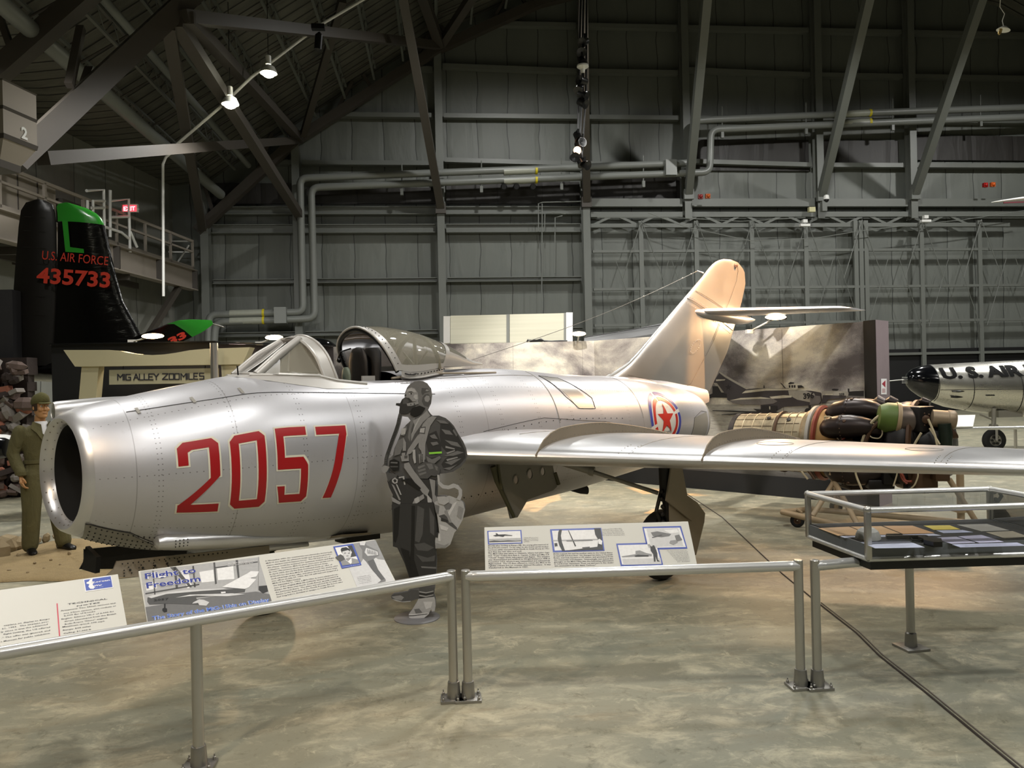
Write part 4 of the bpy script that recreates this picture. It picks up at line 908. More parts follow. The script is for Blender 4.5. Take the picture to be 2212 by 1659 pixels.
# ================================================================== boards, barriers, showcase
class Board:
    """a flat face in the hall: o origin, u right, v up, n toward the reader"""
    def __init__(s, o, u, v): s.o = V3(o); s.u = V3(u).normalized(); s.v = V3(v); s.v = (s.v-s.u*s.v.dot(s.u)).normalized(); s.n = s.u.cross(s.v)
    def at(s, px, py, off=0.0):
        r = ray(px, py); t = (s.o-CAM).dot(s.n)/r.dot(s.n); return CAM+r*t+s.n*off
    def poly(s, pts, off, mb, mi=0, t=.0006):
        P = [s.at(x, y, off) for x, y in pts]; mb.prism(P, s.n*t, mi, cap0=False); return mb
    def rect(s, x0, y0, x1, y1, off, mb, mi=0): return s.poly([(x0, y1), (x1, y1), (x1, y0), (x0, y0)], off, mb, mi)
    def text(s, body, a, b, h, off, mb, mi=0, bold=0.0, t=.0006):
        """fit a line of writing between two pixels, h = letter size in metres"""
        A = s.at(*a); B = s.at(*b); L = (B-A).length; cu = bpy.data.curves.new('t', 'FONT'); cu.body = body; cu.size = 1; cu.extrude = 0; cu.offset = bold; cu.resolution_u = 3 if h > .03 else 1
        ob = bpy.data.objects.new('t', cu); COL.objects.link(ob); me = bpy.data.meshes.new_from_object(ob.evaluated_get(bpy.context.evaluated_depsgraph_get())); bpy.data.objects.remove(ob)
        if not len(me.vertices): return mb
        x0 = min(v.co.x for v in me.vertices); x1 = max(v.co.x for v in me.vertices); x = (B-A).normalized(); y = s.n.cross(x)
        mb.add([A+x*((v.co.x-x0)/(x1-x0)*L)+y*(v.co.y*h)+s.n*(off+t) for v in me.vertices], [tuple(p.vertices) for p in me.polygons], mi); bpy.data.meshes.remove(me); return mb
M_INK = mat('print_ink', '#35343a', .5, 0, .05, 5); M_PANEL = mat('sign_panel_face', '#c9c8c0', .45, 0, .02, 2); M_BLUEF = mat('print_blue', '#3c52a8', .4, 0, .04, 3)
M_PINKL = mat('print_pink_rule', '#c8465a', .5); G_ = [mat('print_grey_%d' % g, '#%02x%02x%02x' % (g, g, g), .45, 0, .12, 60) for g in (22, 48, 78, 108, 138, 168, 198, 225)]
M_LETB = mat('print_blue_title', '#33408f', .4); M_LETB2 = mat('print_light_blue_title', '#5d7ed0', .4); M_PW = mat('print_white', '#e4e4e6', .4, 0, .02)
ZR = .738
def barrier(lab, a, b_, posts, ext0=0, ext1=0):
    a = V3((a[0], a[1], 0)); b_ = V3((b_[0], b_[1], 0)); t = thing('barrier_rail', lab, 'railing', (a+b_)/2, 0, 'low metal barriers round the jet'); u = (b_-a).normalized()
    mb = MB(); mb.tube([a-u*ext0+V3((0, 0, ZR)), b_+u*ext1+V3((0, 0, ZR))], .0305, 20); mb.build('top_rail', M_RAILW, t)
    for p, full in posts:
        p = V3((p[0], p[1], 0)); h = .775 if full else ZR-.012; mb = MB(); mb.lathe([(.0275, .02), (.0275, h-.003), (.0245, h)], p, n=24); mb.build('post', M_ALU, t)
        mb = MB(); mb.lathe([(.041, .012), (.0405, .04), (.036, .105), (.034, .112), (.028, .113)], p, n=24); mb.build('collar', M_CASTALU, t)
        mb = MB(); mb.box(p+V3((0, 0, .008)), (.155, .125, .016), 0); 
        for sx in (-1, 1):
            for sy in (-1, 1): mb.lathe([(.009, .0), (.009, .018), (.004, .02), (.004, .034)], p+V3((sx*.062, sy*.047, .012)), n=8)
        mb.build('base_plate', M_CASTALU, t, bevel=.002)
        if full:
            d = u if (p-a).length < .3 else -u; mb = MB(); mb.lathe([(.031, .075), (.0315, .045), (.024, .02), (.01, .0)], p+V3((0, 0, ZR))+d*.0, d, 16); mb.build('rail_socket', M_RAILW, t)
    return t
M_RAILW = mat('satin_silver_rail', '#cfcfcd', .28, .55, .03, 9)
RA0 = G(0, 1411, ZR); ua = (V3((.04, 4.63, 0))-V3((RA0.x, RA0.y, 0))).normalized()
lp = V3((.04, 4.63, 0))-ua*1.435
barrier('low silver barrier rail rising from the left under the Flight to Freedom sign', (.04-ua.x*3.4, 4.63-ua.y*3.4), (.04, 4.63), [((lp.x, lp.y), False), ((.04, 4.63), True)])
barrier('low silver barrier rail in the middle, below the photo sign with blue frames', (.125, 4.62), (2.14, 4.51), [((.125, 4.62), True), ((2.14, 4.51), True)])
r3 = D(1865, 1222, 4.70); barrier('low silver barrier rail at the right running under the glass showcase', (2.235, 4.49), (3.6, 4.72), [((2.235, 4.49), True)])

def sign(lab, tl, tr, br, bl, railA, railB):
    """tilted reading panel standing on a rail; returns its board"""
    u = (V3(railB)-V3(railA)).normalized()
    def on_rail(px, py): 
        # point of the ray nearest to the rail line raised by 3 cm
        r = ray(px, py); A = V3(railA)+V3((0, 0, .028)); c = A-CAM; n = u.cross(V3((0, 0, 1))); t = c.dot(n)/r.dot(n); return CAM+r*t
    B = on_rail(*bl); B.z = ZR+.027; C_ = on_rail(*br); C_.z = ZR+.027
    rT = ray(*tl); t = (B-CAM).dot(u)/rT.dot(u) if abs(rT.dot(u)) > .05 else None
    n = u.cross(V3((0, 0, 1)))
    # tilt read from both upper corners, averaged
    es = []
    for q, P in ((tl, B), (tr, C_)):
        r = ray(*q); best = None
        for k in range(200):
            ang = radians(20+k*.3); vdir = -n*0+V3((0, 0, sin(ang)))+(n if n.dot(FW) > 0 else -n)*cos(ang)
            for L in np.arange(.2, .6, .01):
                X = P+vdir*L; d = X-CAM; z = d.dot(FW); px = 1106+F0*d.dot(RT2)/z; py = 829.5-F0*d.dot(UP2)/z; e = (px-q[0])**2+(py-q[1])**2
                if best is None or e < best[0]: best = (e, ang, L)
        es.append(best)
    ang = (es[0][1]+es[1][1])/2; L = (es[0][2]+es[1][2])/2; vd = V3((0, 0, sin(ang)))+(n if n.dot(FW) > 0 else -n)*cos(ang)
    return B, C_, vd, L
def panel(lab, tl, tr, br, bl, RAp, RBp, wide0=0.0):
    B, C_, vd, L = sign(lab, tl, tr, br, bl, RAp, RBp); t = thing('reading_panel', lab, 'sign', (B+C_)/2, 0, 'tilted reading panels on the barriers')
    u = (C_-B).normalized(); B = B-u*wide0; bd = Board(B, u, vd); mb = MB(); mb.prism([B, C_, C_+vd*L, B+vd*L], -bd.n*.018); mb.build('sign_board', M_PANEL, t, smooth=False, bevel=.002)
    for f in (.2, .8):
        P = B.lerp(C_, f)+vd*(L*.5)-bd.n*.02; mb = MB(); mb.beam(P, B.lerp(C_, f)+V3((0, 0, -.02)), .03, .012); mb.build('bracket', M_ALU, t, smooth=False)
    return t, bd, B, C_, vd, L
A0 = V3((.04-ua.x*3.4, 4.63-ua.y*3.4, ZR)); A1 = V3((.04, 4.63, ZR))
# ---- sign 1: technical notes
t, bd, *_ = panel('reading panel at the far left with Technical Notes and a small blue logo', (0, 1275), (256, 1241), (275, 1360), (-8, 1402), A0, A1, .35)
mb = MB()
rows = [("TECHNICAL", 146, 1307, 232, 1295, .013), ("NOTES", 166, 1311, 216, 1303, .011), ("Armament: Two 23mm cannons and", 131, 1321, 249, 1304, .0105), ("one 37mm cannon, plus rockets or", 137, 1327, 251, 1310, .0105), ("2,000 lbs of bombs", 138, 1332, 206, 1322, .0105), ("Engine: Klimov VK-1 of 6,000 lbs", 133, 1339, 246, 1322, .0105), ("thrust (developed from the British", 139, 1344, 251, 1327, .0105), ("Rolls-Royce \"Nene\" engine)", 140, 1350, 232, 1336, .0105), ("Maximum speed: 670 mph", 135, 1356, 226, 1343, .0105), ("Range: 500 miles", 136, 1363, 196, 1354, .0105), ("Ceiling: 51,000 ft", 137, 1370, 197, 1361, .0105),
        ("airplane on display to Kimpo", 8, 1353, 108, 1338, .0105), ("21, 1953.  The airplane pro-", 4, 1360, 105, 1344, .0105), ("ly since it was the advanced", 2, 1367, 103, 1350, .0105), ("flight testing, the US offered", 7, 1372, 108, 1356, .0105), (".\" The offer was ignored, and", 3, 1380, 108, 1363, .0105), ("e Museum for public exhibition.", 1, 1388, 109, 1369, .0105)]
for R_, nm in ((rows[:2], 'heading_lettering'), (rows[2:11], 'lettering'), (rows[11:], 'lettering')):
    mb = MB()
    for s_, x0, y0, x1, y1, h in R_: bd.text(s_, (x0, y0), (x1, y1), h*1.15, .001, mb, bold=.012)
    mb.build(nm, M_INK, t, recalc=False, smooth=False)
mb = MB(); bd.poly([(122, 1304), (124.5, 1304), (130, 1374), (127.5, 1374.5)], .001, mb); mb.build('pink_rule', M_PINKL, t, recalc=False, smooth=False)
mb = MB(); bd.poly([(180, 1252), (240, 1243.5), (245, 1270), (184, 1279)], .0008, mb, 0); bd.poly([(182, 1253.5), (239, 1245.5), (243, 1268.5), (186, 1276.5)], .0016, mb, 1)
bd.poly([(187, 1259), (192, 1257), (194, 1253), (200, 1251), (199, 1256), (203, 1259), (200, 1264), (205, 1269), (202, 1273), (195, 1273), (191, 1268), (193, 1263), (187, 1262)], .0024, mb, 2)
bd.text("Korean", (198, 1261), (238, 1255), .019, .0024, mb, 2, .03); bd.text("War", (203, 1268), (221, 1265.5), .018, .0024, mb, 2, .03); bd.text("1950 - 1953", (203, 1271.5), (223, 1269), .006, .0024, mb, 2)
mb.build('logo', [M_PW, M_BLUEF, M_PW], t, recalc=False, smooth=False)
# ---- sign 2: Flight to Freedom
t, bd, *_ = panel('long reading panel titled Flight to Freedom with a photo of the parked jet', (298, 1234), (811, 1165), (855, 1260), (318, 1352), A0, A1)
z2 = lambda x, y: (540+x/6.144, 1140+y/6.144)          # reading of the right part
z3 = lambda x, y: (x/3.95, 1150+y/3.95)                # reading of the left part
z9 = lambda x, y: (380+x/3.4625, 1180+y/3.4625)
mb = MB()
bd.poly([z3(1200, 335), z3(2212, 212), z9(615, 80), z9(720, 430), z3(2200, 650), z3(1262, 775)][::-1], .0008, mb, 5)      # hangar photo ground tone
bd.poly([z3(1240, 640), z9(250, 380), z9(600, 340), z9(700, 360), z9(722, 430), z3(1263, 778)][::-1], .0012, mb, 3)
for q in ([(1240, 450), (1330, 430), (1340, 480), (1250, 500)], [(1700, 340), (1820, 320), (1830, 420), (1720, 430)], [(1850, 310), (1990, 290), (2000, 400), (1860, 410)], [(1540, 330), (1600, 320), (1640, 470), (1600, 480)]): bd.poly([z3(*p) for p in q][::-1], .0014, mb, 7)
for q in ([(1300, 330), (1310, 330), (1330, 560), (1318, 560)], [(1480, 300), (1500, 298), (1520, 480), (1500, 485)], [(1640, 290), (1655, 288), (1670, 470), (1655, 470)], [(1820, 260), (1835, 258), (1850, 440), (1835, 445)], [(2010, 240), (2030, 238), (2045, 400), (2030, 400)], [(1240, 520), (1700, 440), (1700, 452), (1240, 532)], [(1830, 300), (2200, 250), (2200, 258), (1830, 310)], [(1450, 300), (1500, 296), (1640, 470), (1620, 474)]): bd.poly([z3(*p) for p in q][::-1], .0016, mb, 2)
bd.poly([z9(620, 300), z9(680, 295), z9(690, 340), z9(650, 355), z9(618, 330)][::-1], .0016, mb, 1)
# printed jet: body, fin, tailplane, wheels
bd.poly([z3(1258, 560), z3(1300, 540), z3(1420, 515), z3(1600, 495), z3(1900, 482), z9(450, 300), z9(520, 318), z9(515, 345), z9(300, 372), z9(150, 385), z3(1700, 620), z3(1440, 612), z3(1275, 620), z3(1256, 595)][::-1], .0020, mb, 2)
bd.poly([z3(1262, 555), z3(1300, 540), z3(1420, 515), z3(1600, 495), z3(1900, 482), z3(1990, 485), z3(1700, 505), z3(1420, 530), z3(1290, 565)][::-1], .0026, mb, 6)
bd.poly([z3(1500, 560), z3(1620, 535), z3(1800, 530), z9(420, 355), z9(520, 362), z9(380, 378), z9(150, 372)][::-1], .0026, mb, 6)
bd.poly([z9(345, 308), z9(545, 200), z9(580, 190), z9(560, 245), z9(600, 250), z9(545, 310), z9(515, 322)][::-1], .0026, mb, 7); bd.poly([z9(480, 240), z9(560, 190), z9(622, 192), z9(600, 232), z9(540, 240)][::-1], .0030, mb, 7)
bd.poly([z3(1650, 600), z3(1700, 575), z3(1740, 580), z3(1785, 600), z3(1760, 630), z3(1700, 625), z3(1690, 605), z3(1640, 612)][::-1], .0028, mb, 6)
bd.poly([z3(1385, 655), z3(1405, 645), z3(1425, 655), z3(1425, 680), z3(1400, 685), z3(1385, 670)][::-1], .0028, mb, 0); bd.poly([z3(1400, 612), z3(1412, 612), z3(1412, 650), z3(1400, 650)][::-1], .0026, mb, 0)
bd.poly([z9(335, 345), z9(370, 342), z9(372, 352), z9(340, 356)][::-1], .0030, mb, 7)
bd.text('2057', z3(1312, 592), z3(1440, 580), .020, .0030, mb, 0, .02)
bd.text("The MiG-15bis exposed in a", z3(1945, 275), z3(2190, 245), .0085, .0030, mb, 7, .02); bd.text("hangar at Kimpo Air Base", z3(1945, 292), z3(2160, 265), .0085, .0030, mb, 7, .02)
mb.build('hangar_photo', G_, t, recalc=False, smooth=False)
mb = MB()
bd.text('Flight to', z3(1240, 402), z3(1672, 348), .056, .0030, mb, 0, .055); bd.text('Freedom', z3(1252, 482), z3(1712, 420), .056, .0030, mb, 0, .055); bd.text('Flight to', z3(1240, 402), z3(1672, 348), .056, .0044, mb, 1, .018); bd.text('Freedom', z3(1252, 482), z3(1712, 420), .056, .0044, mb, 1, .018)
mb.build('title_lettering', [M_PW, M_LETB, M_LETB2], t, recalc=False, smooth=False); mb = MB(); bd.text('The Story of the MiG-15bis on Display', z3(1300, 755), z9(700, 415), .035, .0030, mb, 0, .05); bd.text('The Story of the MiG-15bis on Display', z3(1300, 755), z9(700, 415), .035, .0044, mb, 2, .02)
mb.build('subtitle_lettering', [M_PW, M_LETB, M_LETB2], t, recalc=False, smooth=False)
txt2 = ["In November 1950, the communists introduced the Soviet-built", "MiG-15 into battle. Its advanced design and exceptional perfor-", "mance startled United Nations forces.  The US hoped one of", "the planes could be acquired for technical analysis and flight", "evaluation.  However, MiG-15 pilots were very careful not to", "fly over UN territory where they might be forced down.", "In April 1953, the US Far East Command made an offer of", "$100,000 for the first MiG-15 delivered intact. No enemy pilot", "took advantage of this offer, and when the Korean truce went", "into effect on July 27, 1953, the US still had not acquired a", "MiG-15 for flight-testing.", "On September 21, 1953, a MiG-15bis (a more advanced ver-", "sion of the original MiG-15) suddenly landed downwind at", "Kimpo Air Base near Seoul, South Korea, greatly surprising", "the personnel there.  The plane was piloted by 21-year-old", "Senior Lt No Kum-Sok of the North Korean Air Force, who", "had long before decided to escape to South Korea."]
mb = MB(); fr_ = [1, .99, .95, .99, .97, .88, .93, 1, .98, .98, .42, .96, .95, .97, .97, .98, .85]
for i, s_ in enumerate(txt2):
    f = i/16; x0, y0 = 205+155*f, 450+478*f; x1, y1 = 1092+170*f, 328+420*f; q = fr_[i]
    bd.text(s_, z2(x0, y0), z2(x0+(x1-x0)*q, y0+(y1-y0)*q), .0112, .001, mb, bold=.014)
mb.build('lettering', M_INK, t, recalc=False, smooth=False); mb = MB()
for i, s_ in enumerate(("Lieutenant No after", "landing wearing", "and equipment as", "worn for flight", "in North Korea")): bd.text(s_, z2(1420+9*i, 664+21*i), z2(1600+3*i, 636+21*i), .0075, .0022, mb)
mb.build('lettering', M_INK, t, recalc=False, smooth=False)
mb = MB(); bd.poly([z2(1370, 212), z2(1665, 165), z2(1925, 735), z2(1430, 815), z2(1310, 530), z2(1480, 500)][::-1], .0008, mb, 6)
bd.poly([z2(1370, 212), z2(1665, 165), z2(1790, 430), z2(1700, 420), z2(1560, 330), z2(1470, 470)][::-1], .0012, mb, 4)
bd.poly([z2(1455, 200), z2(1490, 180), z2(1535, 195), z2(1545, 235), z2(1600, 260), z2(1700, 310), z2(1715, 370), z2(1680, 390), z2(1640, 420), z2(1700, 560), z2(1800, 690), z2(1800, 715), z2(1690, 740), z2(1740, 700), z2(1620, 560), z2(1540, 450), z2(1490, 400), z2(1490, 300), z2(1450, 240)][::-1], .0016, mb, 3)
bd.poly([z2(1560, 450), z2(1640, 420), z2(1700, 560), z2(1790, 680), z2(1745, 700), z2(1620, 560)][::-1], .0022, mb, 2); bd.poly([z2(1455, 200), z2(1490, 180), z2(1535, 195), z2(1520, 240), z2(1460, 235)][::-1], .0022, mb, 6)
bd.poly([z2(1540, 270), z2(1690, 320), z2(1700, 365), z2(1560, 380), z2(1520, 330)][::-1], .0022, mb, 6)
for k in range(6): bd.poly([z2(1555+22*k, 290+6*k), z2(1562+22*k, 290+6*k), z2(1575+20*k, 350+3*k), z2(1565+20*k, 352+3*k)][::-1], .0026, mb, 2)
mb.build('standing_figure_photo', G_, t, recalc=False, smooth=False)
mb = MB(); bd.poly([z2(1103, 255), z2(1365, 216), z2(1480, 500), z2(1218, 545)][::-1], .003, mb, 8); bd.poly([z2(1128, 272), z2(1350, 240), z2(1450, 478), z2(1225, 512)][::-1], .0036, mb, 7)
bd.poly([z2(1290, 250), z2(1350, 240), z2(1410, 385), z2(1330, 400), z2(1350, 330)][::-1], .004, mb, 1); bd.poly([z2(1200, 300), z2(1215, 275), z2(1275, 265), z2(1320, 290), z2(1335, 330), z2(1300, 310), z2(1225, 325), z2(1222, 350)][::-1], .0044, mb, 0)
bd.poly([z2(1222, 325), z2(1300, 306), z2(1335, 330), z2(1340, 380), z2(1310, 410), z2(1270, 415), z2(1235, 380)][::-1], .0048, mb, 6); bd.poly([z2(1205, 460), z2(1270, 420), z2(1325, 405), z2(1430, 430), z2(1450, 478), z2(1225, 512)][::-1], .0044, mb, 4); bd.poly([z2(1262, 425), z2(1300, 455), z2(1345, 410), z2(1350, 470), z2(1335, 490), z2(1270, 440)][::-1], .005, mb, 7)
bd.poly([z2(1128, 400), z2(1200, 360), z2(1235, 380), z2(1262, 425), z2(1200, 460)][::-1], .0042, mb, 2)
for x in (1248, 1300): bd.poly([z2(x, 345), z2(x+24, 341), z2(x+24, 349), z2(x, 353)][::-1], .0052, mb, 1)
bd.poly([z2(1275, 383), z2(1305, 378), z2(1305, 385), z2(1277, 390)][::-1], .0052, mb, 2)
bd.text("Lieutenant No Kum-Sok", z2(1230, 534), z2(1458, 498), .0075, .0036, mb, 7); mb.build('portrait_photo', G_+[M_BLUEF], t, recalc=False, smooth=False)
# ---- sign 3
B0 = V3((.125, 4.62, ZR)); B1 = V3((2.14, 4.51, ZR))
t, bd, *_ = panel('reading panel on the middle rail with four blue framed photographs', (1045, 1144), (1478, 1132), (1506, 1222), (1048, 1234), B0, B1)
z5 = lambda x, y: (1020+x/4.254, 1120+y/4.254)
mb = MB()
t3 = ["Shortly after landing at Kimpo AB, the young pilot learned of", "the $100,000 reward.  To his relief, he also found out his mother", "had been safely evacuated from North to South Korea in 1951", "and that she was alive and well.", "The MiG-15bis was taken to Okinawa, where test pilot Capt", "H.E. \"Tom\" Collins first flew it. Captain Collins and Maj C.E.", "\"Chuck\" Yeager made subsequent test flights.  The airplane", "was disassembled and airlifted to Wright-Patterson AFB in", "December 1953, where it was reassembled and exhaustively", "flight-tested.  The US then offered to return the MiG to its", "rightful owners but no country claimed the plane.  It was", "transferred to the Museum in 1957."]
for i, s_ in enumerate(t3):
    y = 258+18.3*i; w_l = 555*(.55 if i == 3 else .62 if i == 11 else 1); bd.text(s_, z5(145+.6*i, y), z5(145+w_l+2.2*i, y-12*(w_l/555)), .0125, .001, mb, bold=.014)
t4 = ["At his request, No and his mother came to the United States", "to lead full and free lives.  He changed his name to Kenneth", "Rowe, married, became a US citizen, and graduated from", "the University of Delaware.  Interestingly, just below the", "gunsight on his MiG-15bis was the following admonition", "in red Korean characters: \"Pour out and zero in this vindic-", "tive ammunition to the damn Yankees.\""]
BI = lambda: mb.build('lettering', M_INK, t, recalc=False, smooth=False)
BI(); mb = MB()
for i, s_ in enumerate(t4): y = 332+18.4*i; q = .70 if i == 6 else 1; bd.text(s_, z5(745+2*i, y), z5(745+2*i+545*q, y-12*q), .0125, .001, mb, bold=.014)
BI(); mb = MB()
for i, s_ in enumerate(("Taking off on its first", "flight over Kadena in", "Okinawa, followed by", "an F-86.")): bd.text(s_, z5(472, 182+13*i), z5(472+(55 if i == 3 else 135), 179+13*i), .0085, .001, mb)
BI(); mb = MB()
for i, s_ in enumerate(("Lieutenant No's MiG-15bis", "seen at an F-86 at Kimpo AB.", "Note where the exhaust had", "a tow vehicle. The photo was", "the view at a passing plane.")): bd.text(s_, z5(1195, 104+14*i), z5(1375+8*i, 98+14*i), .0085, .001, mb)
BI(); mb = MB()
for i, s_ in enumerate(("The MiG-15 had a unique sys-", "tem for preventing by board", "cameras on a window. At the", "message that comes to aircraft", "as fuel cables. This feature", "permitted rapid repairing and", "made safety maintenance.", "The panel to the photo are", "its details.")): bd.text(s_, z5(1790+12*i, 302+12.5*i), z5(1975+4*i, 298+12.5*i), .0080, .001, mb)
mb.build('lettering', M_INK, t, recalc=False, smooth=False)
def framed(q, content, name):
    mb = MB(); bd.poly([z5(*p) for p in q][::-1], .0010, mb, 8); cx = sum(p[0] for p in q)/4; cy = sum(p[1] for p in q)/4; inn_ = [(cx+(x-cx)*.93, cy+(y-cy)*.86) for x, y in q]; bd.poly([z5(*p) for p in inn_][::-1], .0018, mb, 7)
    for k, (g, pts) in enumerate(content): bd.poly([z5(*p) for p in pts][::-1], .0022+.0003*k, mb, g)
    mb.build(name, G_+[M_BLUEF], t, recalc=False, smooth=False)
framed([(138, 115), (452, 107), (462, 230), (145, 240)], [(5, [(155, 190), (450, 180), (452, 208), (155, 218)]), (2, [(155, 212), (200, 203), (260, 208), (330, 203), (400, 207), (450, 204), (452, 212), (157, 222)]), (0, [(190, 160), (220, 152), (215, 138), (230, 140), (240, 150), (300, 148), (370, 158), (365, 162), (300, 160), (285, 172), (245, 165), (215, 168)])], 'takeoff_photo')
framed([(715, 100), (1185, 87), (1217, 298), (742, 312)], [(5, [(740, 200), (1170, 188), (1175, 200), (742, 212)]), (1, [(800, 105), (825, 104), (815, 160), (825, 220), (850, 290), (852, 300), (828, 302), (800, 250), (785, 190), (790, 130)]), (1, [(1120, 92), (1178, 92), (1190, 160), (1200, 270), (1205, 290), (820, 302), (1150, 262), (1160, 200), (1130, 150)]), (1, [(880, 112), (887, 112), (955, 255), (945, 262)]), (3, [(860, 205), (1100, 198), (1110, 206), (870, 213)]), (1, [(755, 230), (780, 228), (785, 255), (760, 260)]), (2, [(1010, 268), (1080, 262), (1080, 270), (1012, 276)]), (7, [(1158, 195), (1170, 190), (1195, 210), (1190, 245), (1160, 235)])], 'windshield_photo')
framed([(1563, 78), (1918, 70), (1978, 278), (1608, 288)], [(6, [(1600, 95), (1890, 90), (1940, 255), (1640, 262)]), (3, [(1640, 130), (1700, 120), (1830, 145), (1810, 165), (1740, 175), (1660, 165)]), (7, [(1760, 110), (1880, 100), (1900, 130), (1820, 140)]), (4, [(1820, 205), (1870, 200), (1890, 225), (1850, 245), (1810, 230)]), (3, [(1860, 160), (1900, 150), (1930, 200), (1880, 215)]), (2, [(1650, 175), (1740, 150), (1745, 158), (1655, 182)])], 'ejection_drawing')
framed([(1323, 232), (1702, 222), (1755, 430), (1365, 440)], [(6, [(1380, 375), (1730, 365), (1740, 420), (1390, 428)]), (4, [(1370, 350), (1500, 330), (1500, 300), (1540, 295), (1600, 320), (1650, 330), (1650, 348), (1380, 358)]), (1, [(1490, 345), (1520, 335), (1620, 340), (1620, 352), (1500, 355)]), (1, [(1635, 250), (1650, 262), (1660, 248), (1672, 250), (1690, 290), (1700, 320), (1705, 380), (1725, 398), (1700, 398), (1682, 350), (1685, 398), (1670, 400), (1662, 330), (1640, 300)])], 'ramp_photo')

# ------------------------------------------------------------------ showcase
FL, BL_, BR_ = D(1876, 1213, 4.60), D(1747, 1163, 5.29), D(2140, 1155, 5.34); 
for p in (FL, BL_, BR_): p.z = 0
FR = FL+(BR_-BL_); z0, z1 = .785, 1.082
t = thing('glass_showcase', 'glass showcase with silver edges holding papers and a black pistol', 'display case', (FL+BR_)/2)
cn = [FL, FR, BR_, BL_]; ctr = (FL+BR_)/2; uF = (FR-FL).normalized(); uB = (BL_-FL).normalized()
Z = lambda p, z: V3((p.x, p.y, z))
for k in range(4):
    a, c = cn[k], cn[(k+1) % 4]
    mb = MB(); mb.tube([Z(a, z1), Z(c, z1)], .0185, 14); mb.build('top_edge', M_RAILW, t); mb = MB(); mb.tube([Z(a, z0+.005), Z(c, z0+.005)], .017, 14); mb.build('bottom_edge', M_RAILW, t)
    mb = MB(); mb.beam(Z(a, z0), Z(a, z1), .036, .036, up=uF); mb.build('corner_post', M_ALU, t, bevel=.008); mb = MB(); mb.ball(Z(a, z1), .024, 12, 8); mb.build('corner_cap', M_ALU, t)
    mb = MB(); d = (c-a).normalized(); mb.add([Z(a+d*.02, z0+.02), Z(c-d*.02, z0+.02), Z(c-d*.02, z1-.015), Z(a+d*.02, z1-.015)], [(0, 1, 2, 3)]); mb.build('side_glass', glass('case_glass', '#7d8078', .07, .01), t, smooth=False)
    mb = MB(); n_ = d.cross(V3((0, 0, 1))); mb.beam(Z(a+d*.02, z0+.055), Z(c-d*.02, z0+.055), .012, .07); mb.build('deck_edge', mat('deck_grey', '#63676a', .5), t, smooth=False)
mb = MB(); mb.add([Z(p, z1+.004) for p in cn], [(0, 1, 2, 3)]); mb.build('top_glass', glass('case_top_glass', '#8a8d86', .06, .01), t, smooth=False)
mb = MB(); q = [ctr+(p-ctr)*.97 for p in cn]; mb.prism([Z(p, z0-.062) for p in q], (0, 0, .05)); mb.build('base', M_BLACK, t, smooth=False)
mb = MB(); mb.prism([Z(p, z0+.075) for p in q], (0, 0, .015)); deck = mb.build('deck', mat('deck_felt_black', '#1b1d20', .8), t, smooth=False)
lg = G(1968, 1400); mb = MB(); mb.lathe([(.0275, .02), (.0275, z0-.05)], lg, n=20); mb.build('leg', M_ALU, t); mb = MB(); mb.lathe([(.041, .012), (.036, .105), (.028, .113)], lg, n=20); mb.build('collar', M_CASTALU, t)
mb = MB(); mb.box(lg+V3((0, 0, .008)), (.17, .17, .016), .1); mb.build('base_plate', M_CASTALU, t, bevel=.002)
ZD = z0+.090
zc_ = lambda x, y: G(1680+x/4.158, 1020+y/4.158, ZD)
def sheet(lab, pts, col, lines=6, name='document'):
    P = [zc_(*p)+V3((0, 0, .0025)) for p in pts]; mb = MB(); mb.prism(P[::-1], (0, 0, -.002), 0)
    for i in range(lines):
        f = (i+1)/(lines+1); a = P[0].lerp(P[3], f).lerp(P[1].lerp(P[2], f), .1); c = P[0].lerp(P[3], f).lerp(P[1].lerp(P[2], f), .9-.12*(i % 3)); d = (P[3]-P[0]).normalized()*.0022
        mb.add([a+V3((0, 0, .0006)), c+V3((0, 0, .0006)), c+d+V3((0, 0, .0006)), a+d+V3((0, 0, .0006))], [(0, 1, 2, 3)], 1)
    tag(mb.build(name, [mat('paper_'+col[1:], col, .6, 0, .05, 10), mat('faded_ink', '#77777c', .6)], smooth=False, recalc=False), lab, 'document')
sheet('tan document sheet nearest the left end of the showcase', [(365, 505), (640, 492), (825, 567), (540, 572)], '#c9a57c', 0)
sheet('tan document sheet in the middle of the three tan ones', [(655, 492), (930, 487), (1110, 558), (840, 567)], '#caa478', 0)
sheet('tan document sheet beside the yellow paper in the showcase', [(945, 485), (1210, 483), (1410, 550), (1125, 557)], '#c99f74', 0)
sheet('small yellow paper in the showcase', [(1310, 483), (1545, 480), (1640, 516), (1400, 520)], '#d8c456', 2)
sheet('small pale blue paper just in front of the yellow one', [(1425, 527), (1660, 522), (1755, 542), (1490, 550)], '#b6bcd4', 3)
sheet('grey printed sheet at the back of the showcase', [(1610, 475), (1880, 468), (2080, 525), (1830, 534)], '#9c9a92', 8)
sheet('beige printed sheet at the right of the showcase', [(1870, 542), (2110, 532), (2260, 585), (2040, 598)], '#a49c88', 8)
sheet('long narrow white caption strip behind the pistol', [(560, 578), (1400, 556), (1470, 572), (600, 592)], '#c0c4d6', 1)
sheet('white caption card in front of the pistol', [(745, 632), (1185, 625), (1320, 678), (875, 686)], '#c3c8dc', 6)
sheet('lilac typed sheet right of the pistol grip', [(1380, 592), (1605, 583), (1775, 635), (1560, 645)], '#b4b2c8', 7)
sheet('lilac typed sheet further right, beside the other typed sheet', [(1620, 580), (1830, 567), (2030, 628), (1810, 637)], '#b9b7cf', 8)
sheet('long white caption card at the front right of the showcase', [(1565, 652), (2150, 635), (2230, 662), (1640, 678)], '#bcc0d8', 4)
